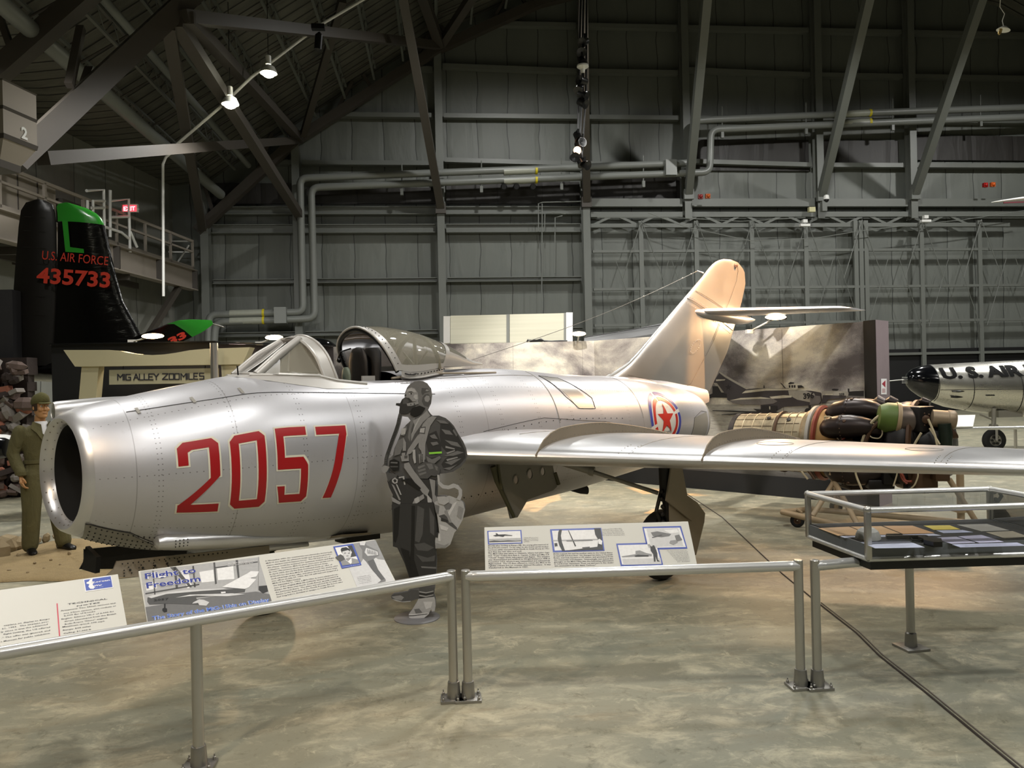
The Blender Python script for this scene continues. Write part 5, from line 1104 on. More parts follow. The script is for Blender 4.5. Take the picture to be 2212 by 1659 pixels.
mb = MB(); c = zc_(810, 600); a_, b_2 = (zc_(915, 600)-zc_(690, 600)).length/2, .075
mb.loft([[c+V3((a_*k*cos(q_)*(1+.08*cos(3*q_)), b_2*k*sin(q_), h)) for q_ in np.linspace(0, 2*pi, 14, endpoint=False)] for k, h in ((1, .002), (.96, .025), (.8, .05), (.5, .068), (.1, .072))]); tag(mb.build('white_cap', mat('white_cloth', '#cfcfc9', .8, 0, .04, 12), angle=25), 'folded white cloth cap lying in the showcase', 'cap')
t = thing('pistol', 'black pistol lying on its side in the showcase', 'pistol', zc_(1200, 620))
up_ = V3((0, 0, .012)); 
mb = MB(); mb.beam(zc_(975, 600)+up_, zc_(1345, 600)+up_, .030, .022); mb.beam(zc_(975, 585)+up_, zc_(1120, 583)+up_, .014, .02); mb.build('slide', M_BLACK, t, bevel=.003)
mb = MB(); mb.beam(zc_(1290, 606)+up_, zc_(1420, 672)+up_, .044, .024); mb.build('grip', mat('pistol_grip', '#15130f', .6), t, bevel=.004)
mb = MB(); mb.tube([zc_(1200, 608)+up_, zc_(1215, 630)+up_, zc_(1270, 636)+up_, zc_(1300, 622)+up_], .004, 6); mb.build('trigger_guard', M_BLACK, t)
mb = MB(); mb.prism([zc_(x, y)+V3((0, 0, .002)) for x, y in ((1310, 620), (1470, 640), (1480, 675), (1400, 678), (1310, 655))], (0, 0, .03)); tag(mb.build('holster', M_BLACK, smooth=False), 'small black box-shaped holster beside the pistol grip', 'holster')

# ================================================================== painted-photo cutout of a pilot
cz = lambda x, y: (780+x/5.53, 800+y/5.53)
cl = lambda x, y: (780+x/5.53, 1080+y/5.53)
CB = V3((-.25, 6.31, 0)); bd = Board(CB, RT, UP)
t = thing('pilot_cutout', 'life-size grey photo cutout of a pilot with mask and kit bag', 'cutout figure', CB)
up1 = [(690, 125), (640, 132), (590, 158), (548, 205), (525, 262), (518, 300), (522, 322), (490, 345), (466, 392), (420, 392), (413, 418), (455, 428), (470, 436), (452, 512), (440, 560), (425, 640), (395, 730), (355, 840), (322, 930), (366, 932), (402, 835), (440, 740), (470, 645), (490, 548), (560, 558), (592, 600), (540, 655), (492, 730), (450, 830), (410, 930), (384, 1008), (345, 1048), (326, 1050), (366, 932), (322, 930), (295, 1010), (280, 1060), (275, 1115), (240, 1158), (262, 1212), (298, 1228), (320, 1320), (340, 1395), (372, 1420), (385, 1480), (368, 1525), (372, 1600)]
lo1 = [(368, 100), (378, 200), (386, 350), (388, 545), (440, 562), (488, 650), (528, 750), (560, 850), (590, 945), (600, 1040), (560, 1085), (480, 1100), (395, 1112), (365, 1135), (375, 1168), (430, 1190), (510, 1205), (600, 1195), (690, 1165), (668, 1210), (620, 1290), (575, 1350), (580, 1392), (640, 1404), (760, 1392), (812, 1350), (842, 1285), (852, 1318), (885, 1312), (896, 1250), (890, 1170), (872, 1110), (885, 1040), (900, 900), (908, 700), (895, 568), (1010, 565), (1070, 520), (1120, 380), (1160, 330), (1215, 230), (1245, 110)]
up2 = [(1243, 1600), (1225, 1570), (1190, 1545), (1212, 1480), (1170, 1480), (1140, 1530), (1068, 1545), (1052, 1506), (1000, 1490), (916, 1494), (918, 1362), (975, 1403), (1050, 1415), (1120, 1395), (1168, 1422), (1170, 1480), (1212, 1480), (1208, 1425), (1172, 1378), (1100, 1352), (1050, 1385), (985, 1370), (950, 1330), (935, 1300), (940, 1235), (1010, 1228), (1100, 1210), (1195, 1150), (1250, 1080), (1270, 1010), (1255, 930), (1220, 850), (1160, 755), (1110, 665), (1065, 615), (1010, 570), (930, 540), (855, 542), (830, 520), (800, 475), (812, 430), (835, 400), (848, 300), (835, 215), (790, 155), (740, 130)]
out = [cz(*p) for p in up1]+[cl(*p) for p in lo1]+[cz(*p) for p in up2]
mb = MB(); P = [bd.at(x, y) for x, y in out]; mb.prism(P, -bd.n*.012, 3)
k = [0]
def cp(pts, g, f=cz):
    k[0] += 1; bd.poly([f(*p) for p in pts], .0004+.00035*k[0], mb, g)
g0, g1, g2, g3, g4, g5, g6, g7 = range(8)
# helmet, face, mask, hose
cp([(690, 125), (740, 130), (790, 155), (835, 215), (848, 300), (835, 400), (800, 475), (770, 520), (720, 540), (690, 480), (680, 400), (690, 330), (680, 270), (640, 215), (590, 200), (545, 215), (555, 195), (590, 158), (640, 132)], g3)
cp([(760, 290), (800, 280), (835, 320), (838, 380), (800, 440), (750, 420), (725, 370), (735, 320)], g2); cp([(780, 300), (815, 305), (825, 345), (800, 380), (765, 370), (755, 330)], g4); cp([(725, 210), (800, 215), (820, 250), (760, 270), (735, 300), (720, 260)], g2); cp([(780, 225), (812, 235), (800, 250), (770, 248)], g4)
cp([(600, 200), (640, 215), (678, 268), (688, 330), (678, 390), (620, 375), (585, 340), (530, 318), (522, 300), (530, 262), (552, 220)], g4); cp([(600, 212), (640, 225), (665, 262), (640, 262), (590, 250), (545, 256), (560, 225)], g5); cp([(640, 290), (672, 290), (676, 340), (655, 350), (625, 320)], g5)
cp([(565, 254), (600, 248), (628, 262), (600, 259), (568, 262)], g2); cp([(572, 272), (600, 268), (620, 276), (612, 284), (580, 288)], g5); cp([(590, 271), (606, 271), (608, 285), (594, 287)], g0); cp([(568, 270), (600, 264), (622, 274), (600, 268)], g1); cp([(524, 290), (540, 285), (540, 305), (526, 308)], g1); cp([(560, 310), (600, 308), (640, 330), (660, 370), (620, 375), (585, 340)], g4)
cp([(530, 330), (575, 330), (605, 375), (640, 400), (650, 440), (610, 470), (560, 515), (510, 522), (470, 515), (455, 500), (462, 440), (470, 395), (490, 350)], g1); cp([(505, 345), (550, 335), (575, 370), (540, 400), (500, 400)], g2); cp([(420, 392), (466, 395), (470, 432), (455, 428), (418, 418)], g1)
cp([(545, 395), (600, 385), (685, 375), (690, 400), (600, 425), (555, 425)], g4); cp([(590, 400), (600, 398), (602, 415), (592, 416)], g1); cp([(630, 395), (642, 393), (644, 410), (632, 412)], g1)
cp([(610, 450), (700, 420), (770, 450), (720, 520), (640, 555), (590, 530), (590, 490)], g0); 
hs = [(468, 520), (455, 570), (440, 640), (410, 730), (372, 830), (340, 925), (312, 1005), (298, 1060), (295, 1120)]
hp = [(x-18, y) for x, y in hs]+[(x+18, y+4) for x, y in hs[::-1]]; cp(hp, g0)
for i in range(46):
    f = i/45*(len(hs)-1); j = min(int(f), len(hs)-2); x = hs[j][0]+(hs[j+1][0]-hs[j][0])*(f-j); y = hs[j][1]+(hs[j+1][1]-hs[j][1])*(f-j); bd.poly([cz(x-16, y-2), cz(x+15, y+2), cz(x+14, y+6), cz(x-16, y+2)][::-1], .0009+.00035*k[0], mb, g3)
k[0] += 1
# jacket
cp([(790, 480), (855, 542), (930, 540), (1010, 570), (1065, 615), (1110, 665), (1160, 755), (1220, 850), (1255, 930), (1270, 1010), (1250, 1080), (1195, 1150), (1100, 1210), (1010, 1228), (940, 1230), (900, 1300), (480, 1290), (340, 1180), (385, 1010), (400, 930), (445, 830), (490, 720), (540, 650), (600, 600), (640, 560), (720, 540)][::-1], g2)
cp([(600, 575), (650, 560), (600, 700), (585, 850), (560, 800), (575, 690)], g3); cp([(620, 600), (700, 560), (790, 480), (828, 540), (740, 620), (640, 760), (600, 850), (600, 760), (650, 680)], g4); cp([(700, 560), (720, 540), (640, 700), (610, 760), (640, 660)], g5)
cp([(810, 760), (900, 720), (960, 880), (960, 960), (900, 1010), (800, 960), (780, 860)], g1); cp([(950, 640), (1060, 625), (1110, 690), (1170, 800), (1240, 950), (1250, 1040), (1180, 1120), (1080, 1180), (1000, 1190), (960, 1120), (1000, 1060), (1060, 1010), (1010, 960), (960, 900), (940, 780)], g1)
for q in ([(960, 700), (1060, 720), (1100, 770), (1010, 760)], [(1000, 830), (1150, 860), (1200, 920), (1080, 890)], [(990, 1020), (1150, 960), (1230, 980), (1100, 1020)], [(1000, 1100), (1120, 1060), (1200, 1050), (1080, 1130)], [(980, 1170), (1080, 1150), (1150, 1120), (1060, 1190)], [(1110, 700), (1150, 770), (1140, 790), (1095, 720)], [(820, 780), (880, 760), (920, 820), (850, 810)], [(830, 860), (910, 850), (930, 880), (860, 900)], [(900, 590), (1000, 600), (1050, 640), (950, 630)]): cp(q, g3)
for q in ([(1010, 900), (1120, 930), (1120, 945), (1010, 925)], [(1020, 980), (1120, 950), (1125, 962), (1030, 1000)], [(1020, 1060), (1150, 1030), (1160, 1042), (1030, 1082)]): cp(q, g4)
# harness
cp([(850, 545), (905, 555), (830, 660), (800, 760), (770, 880), (770, 1060), (745, 1080), (720, 960), (690, 920), (690, 780), (740, 640), (800, 570)], g4); cp([(700, 680), (775, 670), (765, 760), (690, 750)], g2); cp([(712, 692), (765, 685), (755, 745), (702, 740)], g5)
cp([(690, 760), (640, 830), (560, 950), (545, 1010), (600, 990), (690, 860)], g4); cp([(500, 690), (545, 660), (555, 700), (520, 780), (485, 775)], g3); cp([(485, 690), (540, 690), (530, 760), (480, 770)], g5); cp([(470, 820), (510, 815), (505, 850), (475, 845)], g0); cp([(440, 840), (510, 800), (500, 920), (470, 1000), (400, 1020), (405, 940)], g3); cp([(510, 800), (540, 860), (540, 960), (500, 960)], g4)
cp([(475, 1020), (570, 1005), (575, 1080), (490, 1085)], g4); cp([(490, 985), (530, 980), (530, 1020), (490, 1020)], g4); cp([(520, 1015), (560, 1015), (555, 1050), (520, 1050)], g2)
cp([(345, 1075), (400, 1055), (460, 1085), (455, 1190), (380, 1195), (340, 1140)], g0); cp([(360, 1090), (440, 1095), (440, 1110), (355, 1105)], g3); cp([(350, 1140), (445, 1140), (445, 1155), (355, 1155)], g2)
cp([(620, 950), (650, 940), (660, 1100), (640, 1110), (622, 1040)], g5); cp([(690, 1000), (760, 990), (760, 1090), (700, 1110)], g4); 
for i in range(6): cp([(705, 1005+17*i), (745, 1000+17*i), (745, 1008+17*i), (706, 1013+17*i)], g1)
cp([(780, 1020), (850, 1060), (940, 1020), (960, 1040), (880, 1110), (800, 1090)], g3)
# gloved fist
cp([(690, 1130), (760, 1090), (830, 1095), (900, 1120), (945, 1170), (940, 1230), (890, 1260), (840, 1250), (800, 1290), (720, 1290), (660, 1240), (660, 1180)], g2)
for q in ([(680, 1150), (760, 1120), (770, 1140), (690, 1175)], [(680, 1190), (770, 1165), (775, 1185), (690, 1215)], [(690, 1230), (780, 1205), (785, 1225), (705, 1255)], [(780, 1110), (850, 1110), (870, 1170), (820, 1180)], [(880, 1130), (920, 1150), (915, 1200), (895, 1180)]): cp(q, g3)
# belt, buckle, straps, trousers
cp([(340, 1200), (480, 1290), (900, 1300), (905, 1400), (880, 1659), (370, 1659), (385, 1480), (345, 1400), (320, 1320)], g1)
cp([(455, 1270), (520, 1258), (535, 1360), (520, 1362), (505, 1280), (458, 1290)], g5); cp([(440, 1290), (500, 1275), (515, 1350), (450, 1330)], g1)
cp([(520, 1110), (575, 1095), (640, 1200), (820, 1430), (790, 1500), (740, 1460), (600, 1270), (520, 1160)], g4); cp([(820, 1290), (890, 1310), (885, 1480), (1000, 1659), (930, 1659), (860, 1560), (850, 1450)], g4); cp([(790, 1470), (850, 1540), (850, 1580), (800, 1570)], g5)
cp([(240, 1158), (290, 1130), (345, 1150), (330, 1180), (300, 1228), (262, 1212)], g4); cp([(300, 1210), (440, 1240), (420, 1300), (370, 1290), (330, 1330)], g2); cp([(375, 1300), (410, 1275), (445, 1300), (440, 1340), (405, 1350), (378, 1330)], g5); cp([(390, 1305), (412, 1292), (430, 1308), (425, 1330), (405, 1335)], g1)
cp([(370, 1350), (400, 1370), (480, 1540), (460, 1545)], g4); cp([(420, 1350), (440, 1360), (490, 1480), (475, 1480)], g5); cp([(370, 1500), (430, 1540), (480, 1570), (470, 1600), (380, 1560)], g4)
cp([(640, 1540), (750, 1470), (762, 1520), (700, 1560), (630, 1620), (612, 1600)], g4); cp([(640, 1530), (690, 1500), (705, 1560), (660, 1590)], g5)
cp([(480, 1300), (600, 1290), (720, 1400), (700, 1430), (560, 1340)], g0)
cp([(372, 50), (870, 20), (905, 300), (905, 700), (900, 940), (590, 945), (528, 750), (440, 562), (388, 545), (380, 200)], g1, cl)
for q, g in (([(610, 60), (650, 60), (640, 700), (700, 900), (590, 930), (560, 820), (600, 600)], g0), ([(680, 60), (760, 100), (740, 400), (700, 500), (650, 480)], g2), ([(820, 80), (880, 200), (880, 420), (830, 380)], g2), ([(640, 520), (760, 500), (880, 560), (800, 600), (680, 590)], g2), ([(660, 640), (800, 680), (890, 650), (880, 720), (740, 730)], g2), ([(720, 780), (900, 790), (900, 810), (730, 800)], g3), ([(400, 100), (470, 60), (450, 400), (420, 500), (395, 480)], g0), ([(480, 560), (580, 600), (600, 800), (560, 820)], g0)): cp(q, g, cl)
# boots
cp([(365, 1135), (395, 1112), (480, 1100), (560, 1085), (600, 1060), (690, 1060), (700, 1160), (600, 1195), (510, 1205), (430, 1190), (375, 1168)], g2, cl); cp([(368, 1140), (480, 1125), (520, 1150), (490, 1185), (420, 1175)], g4, cl); cp([(372, 1165), (500, 1200), (600, 1190), (600, 1200), (510, 1208), (430, 1194)], g5, cl)
cp([(700, 1040), (885, 1030), (880, 1110), (870, 1160), (720, 1180), (690, 1140)], g2, cl); 
for i in range(5): cp([(700, 1075+22*i), (780, 1090+22*i), (870, 1070+22*i), (870, 1078+22*i), (780, 1100+22*i), (702, 1086+22*i)], g0 if i % 2 else g5, cl)
cp([(690, 1165), (880, 1140), (892, 1180), (896, 1250), (885, 1312), (852, 1318), (842, 1285), (812, 1350), (760, 1392), (640, 1404), (580, 1392), (575, 1350), (620, 1290), (668, 1210)], g5, cl); cp([(580, 1345), (700, 1345), (810, 1325), (815, 1345), (760, 1390), (640, 1402), (582, 1390)], g6, cl); cp([(640, 1290), (700, 1280), (740, 1330), (660, 1340)], g3, cl); cp([(750, 1200), (860, 1200), (840, 1270), (780, 1290)], g6, cl); cp([(580, 1362), (640, 1360), (800, 1340), (800, 1346), (640, 1368), (580, 1370)], g1, cl)
# kit bag
cp([(880, 20), (960, -30), (1060, -60), (1190, -10), (1225, 20), (1245, 110), (1215, 230), (1160, 330), (1120, 380), (1070, 520), (1010, 565), (895, 568), (890, 480), (900, 400), (940, 380), (920, 200)], g5, cl)
for q, g in (([(990, 60), (1040, 20), (1090, 40), (1080, 100), (1020, 110)], g3), ([(1110, 30), (1150, 10), (1060, 180), (1030, 160)], g6), ([(930, 180), (1000, 160), (1150, 320), (1150, 350), (1060, 290)], g2), ([(960, 200), (1040, 230), (1040, 260), (960, 240)], g1), ([(940, 280), (1050, 320), (1030, 360), (960, 340)], g6), ([(920, 400), (950, 390), (955, 480), (930, 480)], g6), ([(900, 380), (930, 370), (925, 440), (890, 430)], g1), ([(1000, 120), (1060, 260), (1090, 260), (1030, 110)], g4), ([(1170, 60), (1230, 90), (1200, 220), (1150, 180)], g4), ([(900, 500), (1000, 530), (1060, 500), (1010, 555), (900, 560)], g4), ([(880, 40), (940, 60), (930, 160), (900, 140)], g3)): cp(q, g, cl)
hd = [(940, 1240), (948, 1320), (990, 1360), (1050, 1368), (1100, 1345), (1165, 1365), (1210, 1420), (1210, 1490), (1190, 1545), (1140, 1530), (1170, 1480), (1168, 1420), (1120, 1392), (1050, 1412), (975, 1400), (925, 1350), (915, 1240)]
cp(hd, g5); cp([(912, 1500), (1000, 1495), (1050, 1510), (1060, 1560), (1000, 1600), (930, 1580)], g5)
mb.build('figure_board', G_, t, recalc=False, smooth=False)
mb = MB(); bd.poly([cz(815, 975), cz(968, 965), cz(970, 988), cz(818, 998)][::-1], .03, mb); o = mb.build('green_sticker', mat('neon_green', '#8fd84a', .4), t, recalc=False, smooth=False)
mb = MB(); mb.lathe([(.185, 0), (.185, .006), (.18, .009)], CB+V3((.02, 0, .0)), n=48); mb.build('round_base', mat('cutout_base_grey', '#6e6e70', .5), t)
mb = MB(); mb.beam(CB+V3((.04, .03, .0)), CB+V3((.04, .03, .35)), .04, .02); mb.build('stay', M_GREYM, t, smooth=False)
# ================================================================== exhibit walls
def cloud_mat(name, seed, lo='#3d3838', hi='#c9c4b4', warm=0):
    t = NT(name); o = t.mapp(t.co(), (1, 1, 1.3)); 
    n = t.noise(o, .62, 9, .60, .35); m = t.noise(o, 70, 3, .7); X, Y, Z = t.xyz(t.co())[:3]
    f = t.M('ADD', t.M('MULTIPLY', t.M('SUBTRACT', n, .39), 4.6), t.M('MULTIPLY', t.M('SUBTRACT', m, .5), .5), clamp=True)
    col = t.ramp(f, [(0, '#575150'), (.3, '#7f7976'), (.6, '#aaa49c'), (1, '#ded8c6')])
    # printed ground below the horizon of the picture
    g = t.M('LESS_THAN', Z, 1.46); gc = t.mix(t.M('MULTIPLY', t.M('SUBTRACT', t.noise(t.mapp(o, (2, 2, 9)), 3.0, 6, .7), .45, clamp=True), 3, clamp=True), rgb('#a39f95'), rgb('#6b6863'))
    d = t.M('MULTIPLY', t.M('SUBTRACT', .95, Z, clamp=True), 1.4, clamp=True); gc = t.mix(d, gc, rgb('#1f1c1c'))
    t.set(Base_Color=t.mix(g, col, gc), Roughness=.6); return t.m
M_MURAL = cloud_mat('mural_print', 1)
def wallseg(a, c, z0_, z1_, th): 
    a = V3((a[0], a[1], 0)); c = V3((c[0], c[1], 0)); u = (c-a).normalized(); n = u.cross(V3((0, 0, 1))); mb = MB(); mb.prism([a+V3((0, 0, z0_)), c+V3((0, 0, z0_)), c+V3((0, 0, z1_)), a+V3((0, 0, z1_))], -n*th); return mb
MA, MBn, MC = D(715, 830, 15.0), D(1285, 825, 14.9), D(1867, 810, 11.3)
t = thing('mural_wall', 'long folded mural wall printed with a cloudy sky and parked jets', 'mural', (MBn.x, MBn.y, 0)); mural = t
WT = 2.68
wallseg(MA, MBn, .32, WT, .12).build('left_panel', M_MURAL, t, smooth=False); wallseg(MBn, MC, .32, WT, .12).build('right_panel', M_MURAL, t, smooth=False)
for a, c in ((MA, MBn), (MBn, MC)): wallseg(a, c, 0, .32, .15).build('plinth', M_BLACKW, t, smooth=False)
bl_ = Board(V3((MA.x, MA.y, 1)), V3((MBn.x-MA.x, MBn.y-MA.y, 0)), UP); br = Board(V3((MBn.x, MBn.y, 1)), V3((MC.x-MBn.x, MC.y-MBn.y, 0)), UP)
mb = MB()
for px in (1108, 1258): P = bl_.at(px, 760, .001); mb.box((P.x, P.y, 1.5), (.003, .002, 2.3))
for px in (1690,): P = br.at(px, 760, .001); mb.box((P.x, P.y, 1.5), (.003, .003, 2.3))
mb.build('panel_joint', M_DK, t, smooth=False)
m5 = lambda x, y: (1520+x/5.184, 680+y/5.184)
MG = [mat('mural_grey_%d' % i, c, .6, 0, .15, 40) for i, c in enumerate(('#1d1a1b', '#3a3537', '#6b6663', '#9a958a', '#c2bcab'))]
mb = MB(); kk = [0]
def mp(g, pts): kk[0] += 1; br.poly([m5(*p) for p in pts][::-1], .002+.0007*kk[0], mb, g)
# foreground jet of the picture
mp(1, [(110, 760), (180, 640), (240, 690), (400, 780), (520, 830), (450, 880), (270, 885), (200, 870)]); mp(3, [(180, 635), (250, 680), (400, 765), (520, 828), (480, 835), (380, 780), (240, 700), (175, 650)]); mp(4, [(140, 724), (245, 722), (235, 736), (140, 742)]); mp(3, [(110, 760), (150, 765), (230, 870), (200, 870)]); mp(0, [(100, 800), (160, 800), (200, 870), (270, 885), (265, 930), (100, 925), (0, 960), (0, 930), (100, 880)])
mp(1, [(262, 880), (450, 870), (520, 830), (700, 818), (900, 825), (1140, 815), (1280, 840), (1320, 880), (1328, 960), (1310, 1000), (1150, 1018), (900, 1030), (830, 1070), (640, 1060), (640, 1010), (520, 1000), (330, 990), (265, 950)])
mp(4, [(430, 880), (470, 850), (700, 822), (930, 828), (1140, 815), (1280, 840), (1315, 870), (1200, 850), (940, 845), (700, 850), (520, 870)]); mp(3, [(950, 850), (1140, 850), (1240, 880), (1270, 950), (1200, 980), (1050, 950), (960, 900)]); mp(4, [(740, 918), (900, 900), (990, 905), (985, 925), (860, 935), (770, 940)])
mp(2, [(290, 965), (420, 935), (640, 925), (780, 940), (830, 968), (780, 995), (640, 1010), (420, 1005), (330, 990)]); mp(4, [(290, 960), (420, 930), (640, 920), (780, 938), (640, 940), (420, 950)]); mp(2, [(1200, 900), (1310, 910), (1320, 960), (1290, 1000), (1190, 1010)])
mp(4, [(935, 815), (950, 780), (1000, 765), (1090, 775), (1140, 815), (1040, 835), (960, 825)]); mp(0, [(950, 770), (975, 752), (1015, 758), (1020, 770), (960, 780)])
for x in (955, 985, 1012): mp(0, [(x, 790), (x+20, 785), (x+22, 815), (x+4, 818)])
mp(0, [(1055, 790), (1100, 788), (1130, 812), (1060, 822)]); mp(0, [(862, 762), (876, 765), (925, 820), (915, 825)]); mp(0, [(676, 790), (686, 790), (688, 822), (676, 822)])
mp(0, [(660, 1020), (720, 1015), (830, 1020), (820, 1090), (1280, 1112), (1285, 1122), (700, 1105), (210, 1122), (205, 1116), (480, 1095), (105, 1076), (105, 1068), (600, 1080), (560, 1050), (650, 1060)])
wheelp = lambda cx, cy, r: [(cx+r*cos(a), cy+r*1.05*sin(a)) for a in np.linspace(0, 2*pi, 16, endpoint=False)]
mp(0, wheelp(1170, 1080, 34)); mp(0, [(1180, 1015), (1205, 1015), (1210, 1050), (1180, 1060)]); mp(4, [(740, 1025), (752, 1025), (752, 1060), (742, 1060)])
# second jet and the tree line
mp(0, [(1630, 860), (1700, 855), (1800, 850), (1800, 960), (1620, 955)]); mp(2, [(1625, 905), (1800, 912), (1800, 930), (1620, 925)])
mp(3, [(1330, 855), (1440, 850), (1600, 858), (1630, 875), (1625, 905), (1560, 925), (1400, 940), (1330, 935)]); mp(1, [(1340, 900), (1600, 905), (1600, 930), (1400, 945), (1370, 985), (1330, 985)]); mp(0, [(1440, 830), (1470, 826), (1525, 832), (1500, 850), (1450, 848)]); mp(4, [(1370, 885), (1455, 888), (1450, 898), (1370, 898)]); mp(0, wheelp(1550, 970, 17)); mp(0, [(1310, 985), (1480, 984), (1500, 990), (1310, 992)]); mp(0, [(1620, 826), (1640, 826), (1640, 870), (1625, 870)])
# lighter cloud banks
mb.build('printed_jets', MG, t, recalc=False, smooth=False)
mb = MB(); br.text('396', m5(1132, 940), m5(1252, 930), .115, .045, mb, 0, .05); br.text('359', m5(1530, 905), m5(1590, 902), .05, .045, mb, 0, .05); mb.build('printed_numbers', MG[0], t, recalc=False, smooth=False)
mb = MB(); cxs, czs = .0, .0
for k, (x, y) in enumerate([(292, 812)]): mp2 = [m5(x+(38 if i % 2 == 0 else 15)*cos(pi/2+i*pi/5), y-(38 if i % 2 == 0 else 15)*sin(pi/2+i*pi/5)) for i in range(10)]; br.poly(mp2, .047, mb)
mb.build('printed_star', MG[0], t, recalc=False, smooth=False)
# pillar at the end of the mural
P0 = MC; P1 = D(1893, 810, 11.1); P2 = D(1920, 810, 11.45)
t = thing('display_pillar', 'tall black and mauve grey pillar at the right end of the mural', 'pillar', (P1.x, P1.y, 0))
mb = MB(); q0, q1, q2 = [V3((p.x, p.y, 0)) for p in (P0, P1, P2)]; q3 = q0+(q2-q1)
mb.prism([q0, q1, q2, q3], (0, 0, 2.69)); o = mb.build('pillar_body', [M_BLACKW], t, smooth=False)
n_ = (q2-q1).normalized().cross(UP); mb = MB(); mb.prism([q1+n_*.004, q2+n_*.004, q2+n_*.004+UP*2.69, q1+n_*.004+UP*2.69], n_*.006); label_part(mb.build('side_face', mat('mauve_grey_paint', '#7f7478', .5), t, smooth=False), 'mauve grey side face')
pb = Board(q1+n_*.012, q2-q1, UP); mb = MB(); pb.rect(1903, 818, 1915, 852, .002, mb, 0); pb.poly([(1904.5, 829), (1912, 821.5), (1912, 837)][::-1], .004, mb, 1)
for i in range(4): pb.rect(1905, 840+2.4*i, 1912, 840.8+2.4*i, .004, mb, 1)
mb.build('arrow_notice', [M_PW, mat('notice_red', '#9a2f40', .5)], t, recalc=False, smooth=False)
# black and brown walls behind the gate
t = thing('black_partition', 'black exhibit wall behind the cream gate', 'partition', D(300, 850, 12.9)); a, c = D(113, 850, 12.6), D(470, 842, 12.8); wallseg(a, c, 0, WT-.0, .12).build('wall_panel', M_BLACKW, t, smooth=False)
mb = MB(); mb.beam((a.x, a.y, WT+.01), (c.x, c.y, WT+.01), .14, .02); mb.build('top_cap', M_BLACK, t, smooth=False)
t = thing('brown_partition', 'dark brown exhibit wall behind the windscreen', 'partition', D(600, 850, 14)); a, c = D(473, 842, 12.95), D(722, 838, 14.6); wallseg(a, c, 0, WT-.02, .12).build('wall_panel', mat('dark_brown_wall', '#241a18', .6), t, smooth=False)
mb = MB(); mb.beam((a.x, a.y, WT), (c.x, c.y, WT), .14, .02); mb.build('top_cap', M_BLACK, t, smooth=False)
# domes showing over the brown wall
for lab, px, py, d, r, m in (('pale pink dome showing over the brown wall', 512, 750, 14.2, .24, mat('pink_dome', '#a58a84', .6)), ('glossy black dome right of the windscreen', 683, 748, 15.4, .43, mat('glossy_black_dome', '#08090a', .08))):
    mb = MB(); mb.ball(D(px, py, d)-V3((0, 0, .1)), r, 28, 16, (1, 1, .62 if r > .3 else .8)); tag(mb.build('dome', m), lab, 'dome')
# pale screens above the mural
t = thing('screen_cabinet', 'row of pale lit screens standing on top of the mural wall', 'screen', D(1100, 712, 15.6))
sb = Board(D(1100, 712, 15.25), RT, UP); M_SCR = NT('screen_glow'); f = M_SCR.noise(M_SCR.mapp(M_SCR.co(), (.2, .2, 9)), 2, 3); M_SCR.set(Base_Color=M_SCR.mix(f, rgb('#a5a493'), rgb('#c7c5b4')), Roughness=.25, Emission_Color=rgb('#c9c7b2'), Emission_Strength=.16); M_SCR = M_SCR.m
for x0, y0, x1, y1, yb in ((973, 682, 1094, 741, 0), (1101, 679, 1218, 739, 0)): mb = MB(); mb.prism([sb.at(x0, y1+1), sb.at(x1, y1-1), sb.at(x1, y0-2.5), sb.at(x0, y0)], -sb.n*.18); mb.build('screen', M_SCR, t, smooth=False)
for x0, x1, y0 in ((958, 972, 683), (1094, 1100, 679), (1218, 1223, 676), (1223, 1237, 675)): mb = MB(); mb.prism([sb.at(x0, 742, .01), sb.at(x1, 741, .01), sb.at(x1, y0, .01), sb.at(x0, y0, .01)], -sb.n*.25); mb.build('screen_frame', M_WHITE if x1-x0 > 8 else M_PIPE, t, smooth=False)
mb = MB(); mb.tube([sb.at(x, y, .06) for x, y in ((1137, 742), (1140, 735), (1150, 738), (1160, 736), (1168, 733), (1175, 737), (1190, 738), (1210, 737), (1225, 737))], .02, 6); mb.box(sb.at(1158, 738, .06), (.25, .08, .07)); mb.build('cable_coil', M_BLACK, t)
# warm flood lamps on the walls
def flood(lab, px, py, d, base, w_=.26):
    c = D(px, py, d); t = thing('flood_lamp', lab, 'flood light', c, 0, 'warm flood lamps on the exhibit walls')
    tow = (V3((0, 2.5, 0))-V3((c.x, c.y, 0))).normalized()
    mb = MB(); mb.beam(c-RT*w_/2-tow*.06, c+RT*w_/2-tow*.06, .10, .085); mb.build('housing', M_BLACK, t, smooth=False, bevel=.01)
    mb = MB(); mb.ball(c-tow*0.0, .10, 20, 10, (w_/.2*1.15, .35, .42)); mb.build('lamp_face', emis('warm_flood_glow', '#ffd9a0', 30), t)
    b2 = D(*base); mb = MB(); mb.tube([c-tow*.08, b2], .014, 8); mb.box(b2, (.12, .08, .06)); mb.build('arm', M_WHITE, t)
    l = spot('flood_light', c+tow*.12, c+tow*5-UP*2.2, 60, (1, .66, .36), 120, .6, .1)
flood('glowing warm flood lamp over the cream gate', 330, 726, 12.3, (286, 738, 12.7), .30)
flood('glowing warm flood lamp just left of the windscreen', 592, 729, 13.2, (560, 742, 13.5), .26)
flood('glowing warm flood lamp beside the pale screens', 1250, 721, 14.6, (1248, 740, 14.95), .24)
flood('glowing warm flood lamp under the tailplane on a slanted arm', 1676, 685, 12.0, (1620, 716, 12.3), .30)

